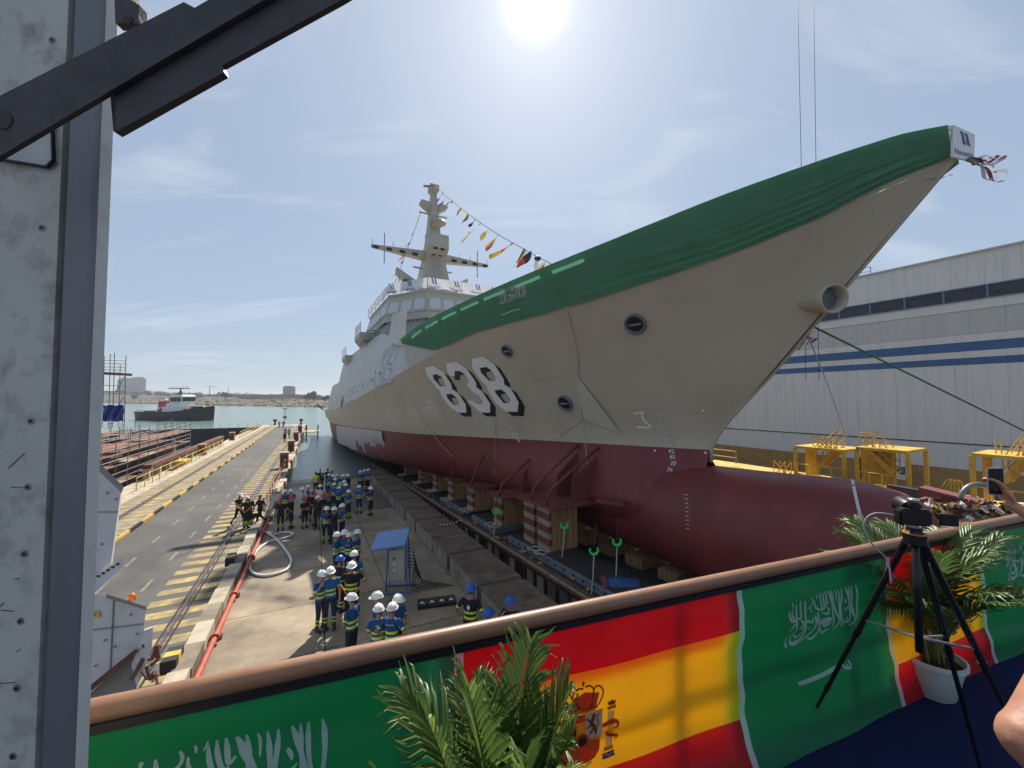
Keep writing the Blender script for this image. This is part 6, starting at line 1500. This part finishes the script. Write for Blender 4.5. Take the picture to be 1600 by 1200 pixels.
# hull section with scaffold
blk = thing('hull_section', Q1(56,-23,-11.6), 'rusty brown hull section under construction in the dock', 'hull section')
for (u0,u1,v0,v1,z0,z1) in ((46,71,-30,-17.4,-11.6,-5.6),(40,60,-32,-20,-5.6,-4.4),(60,70.5,-29,-19,-5.6,-4.7)):
    mb = MB(); mb.box(Q1((u0+u1)/2,(v0+v1)/2,(z0+z1)/2), (u1-u0,v1-v0,z1-z0), (A1,R1,Z)); mb.build('block', M_redlead, blk)
for k in range(26): 
    c = Q1(random.uniform(41,70), random.uniform(-30,-18), -4.35); piece('deck_plate', random.choice((M_plank_r,M_rust,M_redlead,M_conc)), blk, c, (random.uniform(.8,3), random.uniform(.5,1.6), random.uniform(.05,.5)), (A1,R1,Z))
def scaffold(lab, u0, u1, v0, v1, levels, step, top, rnd):
    t = thing('scaffold', Q1((u0+u1)/2,(v0+v1)/2,-11.6), lab, 'scaffold', 'scaffolds in the dock')
    n = int((u1-u0)/step)
    for i in range(n+1):
        u = u0+(u1-u0)*i/n
        for v in (v0, v1):
            tube_piece('standard', M_scaf_d if rnd.random() < .5 else M_scaf, t, Q1(u,v,-11.6), Q1(u,v,top+rnd.uniform(0,1.1)), .035, 5)
        for z in levels: tube_piece('transom', M_scaf_d, t, Q1(u,v0,z), Q1(u,v1,z), .03, 5)
    for z in levels:
        for v in (v0, v1):
            for dz in (0, .5, 1.0): tube_piece('ledger', M_scaf, t, Q1(u0,v,z+dz), Q1(u1,v,z+dz), .03, 5)
        for i in range(n):
            if rnd.random() < .8: piece('plank', M_plank_r if rnd.random() < .8 else M_conc_l, t, Q1(u0+(u1-u0)*(i+.5)/n,(v0+v1)/2,z+.04), ((u1-u0)/n-.05, abs(v1-v0)-.1, .06), (A1,R1,Z))
    for i in range(0, n, 2): tube_piece('brace', M_scaf, t, Q1(u0+(u1-u0)*i/n,v1,levels[0]-1.5), Q1(u0+(u1-u0)*(i+1)/n,v1,levels[1]+.2), .03, 5)
rn = random.Random(21)
scaffold('long scaffold with red-brown planks along the hull section beside the pier', 34, 70.5, -17.2, -15.7, (-9.6,-7.6,-5.9,-4.4), 2.6, -3.6, rn)
scaffold('second row of scaffold farther from the pier', 38, 69, -22.5, -21.2, (-5.0,-4.0), 3.4, -2.9, rn)
# tall tower
tw = thing('scaffold_tower', at_y(180,660,52)-Z*2, 'tall slender scaffold tower rising at the left behind the post', 'scaffold', 'scaffolds in the dock')
Y0 = 52
for x, ya, dy in ((163,556,0),(172.5,553,2.4),(179,551.5,0),(197,555.5,0),(188,570,2.4)):
    a = at_y(x, ya, Y0+dy); b = at_y(x-3, 668, Y0+dy); tube_piece('standard', M_scaf_d, tw, a, b, .045, 5)
for y in (563,567.5,573,577.5,602,611): tube_piece('ledger', M_scaf, tw, at_y(150,y,Y0), at_y(197,y+1,Y0), .04, 5)
beam_piece('platform', M_plank_r, tw, at_y(145,582.5,Y0+1), at_y(195.5,585,Y0+1), 2.0, .35)
for a, b in (((195,588),(181,612)),((193,620),(175,652))): tube_piece('brace', M_conc_l, tw, at_y(*a,Y0-.1), at_y(*b,Y0-.1), .06, 5)
mb = MB(); P = []
for i in range(15):
    x = 161+i*2.3; P.append([at_y(x+math.sin(i*1.3+j)*.8, 633+j*3.6+math.sin(i*.9)*.8, 50+.3*math.sin(i*1.1+j)) for j in range(8)])
mb.grid(P); tag(mb.build('blue_tarpaulin', M_tarp, None, True), 'crumpled blue tarpaulin hung at the foot of the scaffold tower', 'tarpaulin')
# yellow railings on the dock edge
def railing(lab, pts, h, m, mids=(.5,1.0), n_posts=None, r=.025):
    t = thing('railing', pts[0], lab, 'railing', 'yellow railings'); 
    for a, b in zip(pts[:-1], pts[1:]):
        n = max(1, int((b-a).length/1.6))
        for k in range(n+1): tube_piece('post', m, t, a.lerp(b,k/n), a.lerp(b,k/n)+Z*h, r, 6)
        for q in mids: tube_piece('rail', m, t, a+Z*h*q, b+Z*h*q, r, 6)
    return t
railing('yellow railing along the dock edge nearest the machine', [Q1(25.5,-12.1,PIER_Z), Q1(33,-12.1,PIER_Z)], 1.05, M_yellow_s, r=.035)
railing('yellow railing along the dock edge at mid pier', [Q1(40,-12.1,PIER_Z), Q1(72,-12.1,PIER_Z)], 1.0, M_yellow_s, r=.03)
railing('yellow railing along the dock edge by the gate', [Q1(86,-12.1,PIER_Z), Q1(116,-12.1,PIER_Z)], 1.1, M_yellow_s, r=.04)
railing('rusty pipe railing on the slipway edge of the pier', [Q1(28.5,-2.7,PIER_Z+.1), Q1(46,-2.6,PIER_Z+.1)], .9, M_orange, r=.03)
# orange service pillars
def pillar(u, v, lab, h=1.5):
    c = Q1(u, v, PIER_Z); t = thing('service_pillar', c, lab, 'service box', 'orange service boxes along the pier')
    piece('box', M_orange, t, c+Z*h/2, (.75,.75,h), (A1,R1,Z)); piece('lid', M_conc_l, t, c+Z*(h+.04), (.85,.85,.1), (A1,R1,Z)); piece('door', M_rust, t, c-A1*.385+Z*h*.5, (.03,.55,h*.75), (A1,R1,Z)); piece('valve_recess', M_mblack, t, c-A1*.405+Z*h*.45, (.02,.25,h*.28), (A1,R1,Z))
for u, lab in ((47,'nearest orange service box on the slipway edge of the pier'),(60,'second orange service box on the slipway edge of the pier'),(75,'third orange service box on the slipway edge of the pier'),(94,'farthest orange service box on the slipway edge of the pier')): pillar(u, -2.75, lab, 1.5)
for u, lab in ((35.5,'orange service box on the dock edge nearest the camera'),(62,'middle orange service box on the dock edge'),(82,'farthest orange service box on the dock edge')): pillar(u, -12.6, lab, 1.3)
for k, (u, v) in enumerate(((31,-12.6),(27.5,-12.8))):
    c = Q1(u,v,PIER_Z); t = thing('bollard', c, ('far','near')[k]+' black mooring bollard on the dock edge', 'bollard', 'bollards'); mb = MB(); mb.tube([c, c+Z*.35, c+Z*.4, c+Z*.5], [.22,.18,.3,.26], 12); mb.build('bollard_post', M_black, t, True, 40); piece('bollard_base', M_rust, t, c+Z*.04, (.9,.7,.08), (A1,R1,Z))
for k, v in enumerate((-9.6,-3.4)):
    c = Q1(124,v,PIER_Z); t = thing('bollard', c, ('left','right')[k]+' dark bollard at the pier end', 'bollard', 'bollards'); mb = MB(); mb.tube([c, c+Z*1.0, c+Z*1.1, c+Z*1.6], [.25,.2,.5,.45], 10); mb.build('bollard_post', M_black, t, True, 40)
c = Q1(124,-7.3,PIER_Z); t = thing('navigation_post', c, 'slim lamp post with a lifebuoy at the pier end', 'post'); tube_piece('pole', M_scaf_d, t, c, c+Z*4.4, .08); piece('lamp_head', M_black, t, c+Z*4.4, (.4,1.0,.2), (A1,R1,Z)); piece('sign_box', M_black, t, c+Z*2.1, (.3,.8,.6), (A1,R1,Z))
# landing stage beside the pier end
t = thing('landing_stage', Q1(96,-1,WATER_Z), 'small steel landing stage at the water beside the pier', 'jetty')
for u in (94,98):
    for v in (-1.6,.6): tube_piece('pile', M_rust, t, Q1(u,v,-9.5), Q1(u,v,-5.6), .12)
piece('deck', M_yellow_s, t, Q1(96,-.6,-6.9), (4.4,3.2,.15), (A1,R1,Z))
for v in (-1.6,.6): tube_piece('rail', M_yellow_s, t, Q1(94,v,-5.9), Q1(98,v,-5.9), .05)
# stack of steel on the ledge
sl = thing('steel_stillage', Q1(60,-14,PIER_Z-.7), 'long rusty steel beam on stools along the dock ledge', 'steel beam'); beam_piece('beam', M_rust, sl, Q1(50,-14.4,-6.5), Q1(84,-14.4,-6.5), .7, .35)
for u in range(50,85,3): piece('stool', M_conc_l, sl, Q1(u,-14.4,-7.2), (.5,.5,1.0), (A1,R1,Z))
piece('yellow_crate', M_yellow_s, sl, Q1(57,-13.3,-7.3), (2.4,1.0,.9), (A1,R1,Z))
# ---- tug ----------------------------------------------------------------
def tug():
    b = at_z(332, 657, WATER_Z); X = Vector((.98,-.2,0)).normalized(); Y = Z.cross(X)
    m = b.y/FPX; L_ = 135*m*1.02; o = b-X*(L_*.5-.5); W_ = L_*.30
    t = thing('tugboat', Vector((o.x,o.y,WATER_Z)), 'black-hulled tugboat with white wheelhouse and red trim on the river', 'tug')
    def P(x, y, z): return o+X*(x*L_)+Y*(y*W_)+Z*(z*m-(o.z-WATER_Z))
    rows = []
    for zz, fl, in ((-6,.86),(0,.90),(8,.97),(13,1.0)):
        r = []
        for i in range(25):
            s = -.5+i/24; hb = .5*fl*(1-max(0,(s-.12)/.38)**2.4 if s > .12 else 1)*(1-max(0,(-.36-s)/.14)**2*.35)
            sh = zz + (13 if zz == 13 else zz*.6)*max(0,(s+.05)/.55)**2*.75
            r.append((s+(.02*zz/13*max(0,s)), max(.01,hb), sh))
        rows.append(r)
    mb = MB(); mb.grid([[P(x,-y,z) for x,y,z in r] for r in rows]); mb.grid([[P(x,y,z) for x,y,z in r] for r in rows[::-1]]); mb.grid([[P(x,-y,z-1.5) for x,y,z in rows[-1]], [P(x,y,z-1.5) for x,y,z in rows[-1]]])
    mb.add([P(-.5,-rows[q][0][1],rows[q][0][2]) for q in range(4)]+[P(-.5,rows[q][0][1],rows[q][0][2]) for q in range(3,-1,-1)], [tuple(range(8))])
    mb.build('hull', mat('tug_black', (.013,.014,.02), .5, var=.2), t, True, 40)
    mb = MB(); mb.tube([P(x,-y-.01,z-.5) for x,y,z in rows[-1]], 1.1*m, 6); mb.build('fender', M_black, t)
    wh = mat('tug_white', (.62,.63,.62), .5, var=.06); rd = mat('tug_red', (.35,.03,.035), .5, var=.1); gl = mat('tug_glass', (.02,.03,.035), .1, var=0)
    def bx(nm, x0, x1, hw, z0, z1, mm, tap=.9):
        mb = MB(); a = [P(x0,-hw,z0),P(x1,-hw,z0),P(x1,hw,z0),P(x0,hw,z0)]; cx = (x0+x1)/2; c = [P(cx+(x-cx)*tap,y*tap,z1) for x,y in ((x0,-hw),(x1,-hw),(x1,hw),(x0,hw))]
        mb.add(a+c, [(0,3,2,1),(4,5,6,7),(0,1,5,4),(1,2,6,5),(2,3,7,6),(3,0,4,7)]); return mb.build(nm, mm, t)
    bx('deckhouse', -.14, .20, .36, 11, 21, wh, .96); bx('upper_deckhouse', -.06, .14, .30, 21, 27, wh, .95); bx('red_trim', .13, .23, .34, 12, 18, rd, .9)
    w1 = bx('wheelhouse', -.02, .14, .27, 27, 37, wh, 1.08); bx('wheelhouse_roof', -.03, .15, .28, 38, 40, wh, .8)
    for k in range(3):
        x = .0+.05*k; mb = MB(); mb.add([P(x,-.30,29.5),P(x+.04,-.30,29.5),P(x+.043,-.315,36),P(x,-.315,36)], [(0,1,2,3)]); mb.build('window', gl, w1)
    mb = MB(); mb.add([P(.148,-.24,30),P(.148,.24,30),P(.158,.25,36),P(.158,-.25,36)], [(0,1,2,3)]); mb.build('window', gl, w1)
    for s in (-1,1):
        bx('funnel', -.16, -.09, .36 if s > 0 else .37, 12, 30, rd, .85) if s < 0 else None
    mb = MB(); mb.tube([P(-.125,-.38,19), P(-.125,-.40,19)], 2.4*m, 14); mb.build('funnel_badge', wh, t)
    mb = MB(); mb.tube([P(.03,0,40), P(.03,0,50)], [1.3*m,1.0*m], 8); mb.beam(P(-.14,0,50), P(.16,0,50.5), .8*m, 1.2*m); mb.tube([P(-.02,0,40),P(.02,0,46)], .5*m); 
    for k in range(6): mb.tube([P(-.14+.05*k,0,50), P(-.14+.05*k,0,52.5+k%3)], .35*m, 5)
    mb.build('mast', M_black, t)
    mb = MB(); mb.tube([P(-.20,-.1,20), P(-.13,-.1,33)], 1.2*m, 6); mb.build('crane_boom', wh, t)
    mb = MB()
    for k in range(8): mb.tube([P(-.46+.04*k,-.35,12), P(-.46+.04*k,-.35,15)], .5*m, 5)
    mb.tube([P(-.46,-.35,15), P(-.18,-.35,15)], .4*m, 5); mb.build('rail', M_scaf, t)
    bx('winch', .24, .30, .2, 16, 22, M_black, .8); bx('tow_post', .40, .42, .05, 22, 27, M_yellow_s, .8); bx('aft_gear', -.42, -.2, .3, 10, 15, M_black, .7)
tug()
# ---- far shore ------------------------------------------------------------
M_apt = mat('far_building', (0.33,0.29,0.29), .8, var=.06); M_aptw = mat('far_window', (.16,.16,.18), .4, var=.1); M_shed = mat('far_shed', (.27,.17,.15), .8, var=.1)
def far_building(name, lab, px0, px1, top_y, dist, segs, nf, nw, m=M_apt):
    a = shore_at(px0, dist); b = shore_at(px1, dist); b.z = a.z; d = (b-a); X = d.normalized(); Y = Vector((-X.y,X.x,0)); L_ = d.length
    t = thing(name, a.lerp(b,.5), lab, 'building'); zt = at_y((px0+px1)/2, top_y, a.lerp(b,.5).y).z
    H = zt-a.z; 
    for s0, s1, f in segs:
        piece('wall', m, t, a+X*L_*(s0+s1)/2+Y*6+Z*H*f/2, (L_*(s1-s0), 12, H*f), (X,Y,Z))
        k = int(nw*(s1-s0)); 
        for i in range(k):
            for j in range(nf): piece('window', M_aptw, t, a+X*L_*(s0+(s1-s0)*(i+.5)/k)+Z*H*f*(j+.6)/(nf+.3)-Y*.05, (L_*(s1-s0)/k*.5, .3, H*f/nf*.45), (X,Y,Z))
far_building('apartment_block', 'broad grey apartment block on the far shore at the left', 182, 218, 590, 520, ((0,.15,.93),(.15,.35,1.0),(.35,.62,.93),(.62,.9,1.0),(.9,1,.92)), 9, 16)
far_building('tower_block', 'single slim tower block on the far shore', 441.5, 453.5, 603, 420, ((0,.2,.94),(.2,.8,1.0),(.8,1,.94)), 9, 6)
far_building('long_shed', 'long low brown shed on the far shore', 372, 462, 616.5, 240, ((0,1,1.0),), 1, 24, M_shed)
c = shore_at(327, 600); t = thing('tower_crane', c, 'faint tower crane on the far shore', 'crane'); h = at_y(327,602.5,c.y).z-c.z
beam_piece('mast', M_apt, t, c, c+Z*h, 1.2, 1.2, Vector((1,0,0))); beam_piece('jib', M_apt, t, c+Z*h*.93+Vector((-14,0,0)), c+Z*h*.93+Vector((16,0,0)), .8, .8)
c = shore_at(356, 600); t = thing('radio_mast', c, 'thin radio mast on the far shore', 'mast'); beam_piece('pole', M_apt, t, c, Vector((c.x,c.y,at_y(356,603,c.y).z)), .8, .8, Vector((1,0,0)))
M_fol = mat('far_foliage', (0.055,0.075,0.035), .9, var=.5, scale=.15, dirt=((.03,.045,.025),.5,.2))
M_trunk = mat('far_trunk', (.08,.06,.045), .9)
def foliage(mb, c, rx, rz, n, rnd, m=0, sz=.9):
    for k in range(n):
        while True:
            v = Vector((rnd.uniform(-1,1),rnd.uniform(-1,1),rnd.uniform(-1,1)))
            if .25 < v.length < 1: break
        p = c+Vector((v.x*rx,v.y*rx,v.z*rz)); a = Vector((rnd.gauss(0,1),rnd.gauss(0,1),rnd.gauss(0,1))).normalized(); b = a.orthogonal().normalized(); e = a.cross(b); s = sz*rnd.uniform(.5,1.3)
        mb.add([p-b*s, p+e*s*.8, p+b*s, p-e*s*.7], [(0,1,2,3)], m)
rt = random.Random(8)
for px, dist, hh, ww, lab in ((209,60,11,8,'rounded tree on the far shore left of the tugboat'),(352,190,13,10,'dark tree clump left of the long shed'),(480,150,12,6,'spreading tree right of the tower block'),(490,170,14,5,'tallest tree right of the tower block on the far shore'),(509,160,9,5,'last single tree before the ship on the far shore')):
    c = shore_at(px, dist); t = thing('tree', c, lab, 'tree', 'trees on the far shore'); mb = MB(); mb.tube([c, c+Z*hh*.6], [.5,.25], 6); mb.build('trunk', M_trunk, t)
    mb = MB()
    for k in range(6): foliage(mb, c+Vector((rt.uniform(-.5,.5)*ww,0,hh*rt.uniform(.5,.85))), ww*.45, hh*.26, 90, rt)
    mb.build('crown', M_fol, t)
mb = MB()
for k in range(330):
    px = rt.uniform(60,540); dist = rt.uniform(260,640); c = shore_at(px, dist); h = rt.uniform(5,11)*(1.25 if px < 260 else .9); w = rt.uniform(5,12)
    foliage(mb, c+Z*h*.5, w, h*.5, 46, rt, 0, 1.5)
o = mb.build('far_woods', M_fol); tag(o, 'belt of dull green woodland along the far shore', 'woods', kind='stuff')
mb = MB()
for k in range(900):
    px = rt.uniform(60,545); c = shore_at(px, rt.choice((rt.uniform(2,9), rt.uniform(10,240))), 1.2); foliage(mb, c+Z*.4, rt.uniform(1,4), .7, 8, rt, 0, .8)
o = mb.build('marsh_scrub', mat('marsh_scrub', (.13,.105,.045), .95, var=.5, scale=.1)); tag(o, 'low scrub along the marshy far bank', 'scrub', kind='stuff')
# ---- yellow access platforms beyond the bow --------------------------------------
VY = 25.5
def yp(x, y, v=VY): return at_v(x, y, v, R2)
def U(x, v=VY): return yp(x, 720, v).dot(A2)
GZ = -5.0
def YP(x, z, dv=0.0): return Q2(U(x), VY+dv, z)
yq = thing('yellow_walkway', YP(1300,GZ), 'long yellow steel walkway along the far side of the bow', 'walkway')
beam_piece('deck_beam', M_yellow_s, yq, YP(1100,-4.55,.2), YP(1600,-4.55,.2), 2.2, .3)
for x0, x1 in ((1100,1240),(1240,1345),(1345,1420)):
    pass
zt = yp(1300,703).z; zd = yp(1300,762).z
def stair(t, p, q, w, n):
    for s in (0, 1): beam_piece('stringer', M_yellow_s, t, p+R2*w*s, q+R2*w*s, .06, .25)
    for k in range(n): piece('tread', M_yellow_s, t, p.lerp(q,(k+.5)/n)+R2*w/2, (.26,w,.05), (A2,R2,Z))
    for s in (0, 1):
        for k in (0,.5,1): tube_piece('stair_post', M_yellow_s, t, p.lerp(q,k)+R2*w*s, p.lerp(q,k)+R2*w*s+Z*1.0, .025)
        for h in (.5,1.0): tube_piece('stair_rail', M_yellow_s, t, p+R2*w*s+Z*h, q+R2*w*s+Z*h, .025)
def tower(lab, xa, xb, top_off, panel_x, st):
    t = thing('yellow_access_platform', YP((xa+xb)/2,GZ), lab, 'platform', 'yellow access platforms'); z1 = yp((xa+xb)/2, top_off).z; z0 = GZ-1.4
    for x in (xa, xb):
        for dv in (0, 2.2): beam_piece('post', M_yellow_s, t, YP(x,z0,dv), YP(x,z1,dv), .16, .16, R2)
    beam_piece('top_deck', M_yellow_s, t, YP(xa,z1+.05,1.1), YP(xb,z1+.05,1.1), 2.4, .14)
    beam_piece('mid_beam', M_yellow_s, t, YP(xa,GZ+.6,0), YP(xb,GZ+.6,0), .12, .2); beam_piece('low_beam', M_yellow_s, t, YP(xa,GZ+.15,.05), YP(xb,GZ+.15,.05), .5, .22)
    for x in np.linspace(xa,xb,5): tube_piece('rail_post', M_yellow_s, t, YP(x,GZ+.25,-.1), YP(x,GZ+1.3,-.1), .03)
    for h in (.75,1.3): tube_piece('rail', M_yellow_s, t, YP(xa,GZ+h,-.1), YP(xb,GZ+h,-.1), .03)
    if panel_x: p0, p1 = panel_x; beam_piece('side_panel', M_yellow_s, t, YP(p0,(z1+GZ)/2,.9), YP(p1,(z1+GZ)/2,.9), .06, z1-GZ-.1)
    if st: (x0, y0), (x1, y1) = st; stair(t, YP(x0,yp(x0,y0).z,.4), YP(x1,yp(x1,y1).z,.4), .8, 9)
    return t, z1
t1, z1 = tower('left yellow access platform with stairs to its top deck', 1243, 1319, 703, (1246,1264), ((1270,731),(1303,701)))
for k, x in enumerate((1267,1275)): tube_piece('hoop_rail', M_yellow_s, t1, YP(x,z1,.3), YP(x,z1+.75,.3), .03); tube_piece('hoop_rail', M_yellow_s, t1, YP(x,z1+.75,.3), YP(x+20,z1+.1,.3), .03); tube_piece('hoop_rail', M_yellow_s, t1, YP(x+20,z1+.75,.3), YP(x+2,z1+.1,.3), .03); tube_piece('hoop_rail', M_yellow_s, t1, YP(x+20,z1,.3), YP(x+20,z1+.75,.3), .03)
t2, z2 = tower('middle yellow access platform with a large side panel', 1339, 1419, 705, (1339,1388), ((1350,704),(1390,741)))
for x in (1337,1345,1357): tube_piece('hoop_rail', M_yellow_s, t2, YP(x,z2,.5), YP(x,z2+.8,.5), .025)
for h in (.4,.8): tube_piece('hoop_rail', M_yellow_s, t2, YP(1337,z2+h,.5), YP(1357,z2+h,.5), .025)
t3, z3 = tower('right yellow access platform cut by the picture edge', 1519, 1640, 717, (1524,1540), ((1562,755),(1615,700)))
for x in (1551,1560): tube_piece('hoop_rail', M_yellow_s, t3, YP(x,z3,.5), YP(x,z3+.7,.5), .025)
yw = thing('yellow_box_girder', YP(1480,GZ-.5), 'yellow steel box girder between the two right platforms', 'girder'); beam_piece('girder_body', M_yellow_s, yw, YP(1430,-4.95,-.3), YP(1514,-4.95,-.3), .5, 1.25)
beam_piece('top_flange', M_yellow, yw, YP(1405,-4.28,.1), YP(1520,-4.28,.1), 1.2, .08)
for k in range(4):
    for sgn in (0,): x = 1462+k*6; tube_piece('hoop_rail', M_yellow_s, yw, YP(x,-4.2,.1), YP(x+17,-3.55,.1), .025); tube_piece('hoop_rail', M_yellow_s, yw, YP(x+17,-3.55,.1), YP(x+21,-3.7,.1), .025); tube_piece('hoop_rail', M_yellow_s, yw, YP(x+21,-3.7,.1), YP(x+21,-4.2,.1), .025)
lr = railing('yellow railing just behind the stem of the ship', [YP(1100,-4.3), YP(1150,-4.3)], .85, M_yellow_s, r=.03)
hz_ = thing('stair_hoops', YP(1222,-4.4), 'pair of crossed yellow handrail hoops on the walkway', 'railing')
for x in (1209,1218): tube_piece('hoop', M_yellow_s, hz_, YP(x,-4.4), YP(x,-3.7), .03); tube_piece('hoop', M_yellow_s, hz_, YP(x,-3.7), YP(x+18,-4.4), .03); tube_piece('hoop', M_yellow_s, hz_, YP(x+18,-3.7), YP(x+4,-4.4), .03); tube_piece('hoop', M_yellow_s, hz_, YP(x+18,-4.4), YP(x+18,-3.7), .03)
# brown plate and debris right of the bulb
g1 = at_v(1385,757,18.0,R2); g2 = at_v(1472,772,18.0,R2); t = thing('grey_brown_plate', g1-Z*1.2, 'grey-brown steel plate standing behind the bulb', 'steel plate'); mb = MB(); mb.prism([g1, g2, g2-Z*1.4, g1-Z*1.4], R2*.1); mb.build('plate', mat('brown_grey_plate', (.10,.085,.085), .6, var=.15), t)
d0 = at_v(1520,800,15.0,R2); yd = thing('red_steel_frame', d0-Z*.5, 'dark red steel frame with debris right of the bulb', 'steel frame')
for (xa,ya),(xb,yb) in (((1440,765),(1600,805)),((1440,783),(1560,800)),((1475,778),(1520,787))): beam_piece('frame_beam', mat('frame_pink_red', (.19,.06,.055), .6, var=.15), yd, at_v(xa,ya,16.0,R2), at_v(xb,yb,16.0,R2), .5, .2)
beam_piece('frame_floor', M_rust, yd, at_v(1420,830,15.6,R2), at_v(1620,842,15.6,R2), 3.0, .2)
rr = random.Random(31); mb = MB(); cols = [M_conc_l, M_timber_p, M_yellow_s, M_strap, M_deckdark, M_white]
for k in range(130):
    p = at_v(rr.uniform(1450,1590), rr.uniform(786,812), 15.0, R2); a = Vector((rr.gauss(0,1),rr.gauss(0,1),rr.gauss(0,.5))).normalized(); b = a.orthogonal().normalized(); mb.box(p, (rr.uniform(.08,.5), rr.uniform(.03,.15), rr.uniform(.02,.08)), (a,b,a.cross(b)), rr.randrange(6))
o = mb.build('debris_heap', cols); tag(o, 'heap of rope, rags and timber scraps right of the bulb', 'debris', kind='stuff')
mb = MB(); c = at_v(1530,782,14.5,R2); mb.tube([c+Vector((.45*math.cos(a),0,.4*math.sin(a))) for a in [R(15*k) for k in range(13)]], .05, 7); tag(mb.build('grey_hose', M_steel, None, True), 'bent grey hose arching over the debris heap', 'hose')
# ================================================================== HAZE
mb = MB(); mb.box((0, 2200, 22), (9600, 4600, 74)); hz_o = mb.build('haze', None)
hm = bpy.data.materials.new('haze'); hm.use_nodes = True; hm.node_tree.nodes.remove(hm.node_tree.nodes['Principled BSDF'])
pv = hm.node_tree.nodes.new('ShaderNodeVolumePrincipled'); pv.inputs['Color'].default_value = (.80,.88,.97,1); pv.inputs['Density'].default_value = 0.0002; pv.inputs['Anisotropy'].default_value = .2
hm.node_tree.links.new(pv.outputs[0], hm.node_tree.nodes['Material Output'].inputs['Volume']); hz_o.data.materials.clear(); hz_o.data.materials.append(hm); hz_o['kind'] = 'stuff'
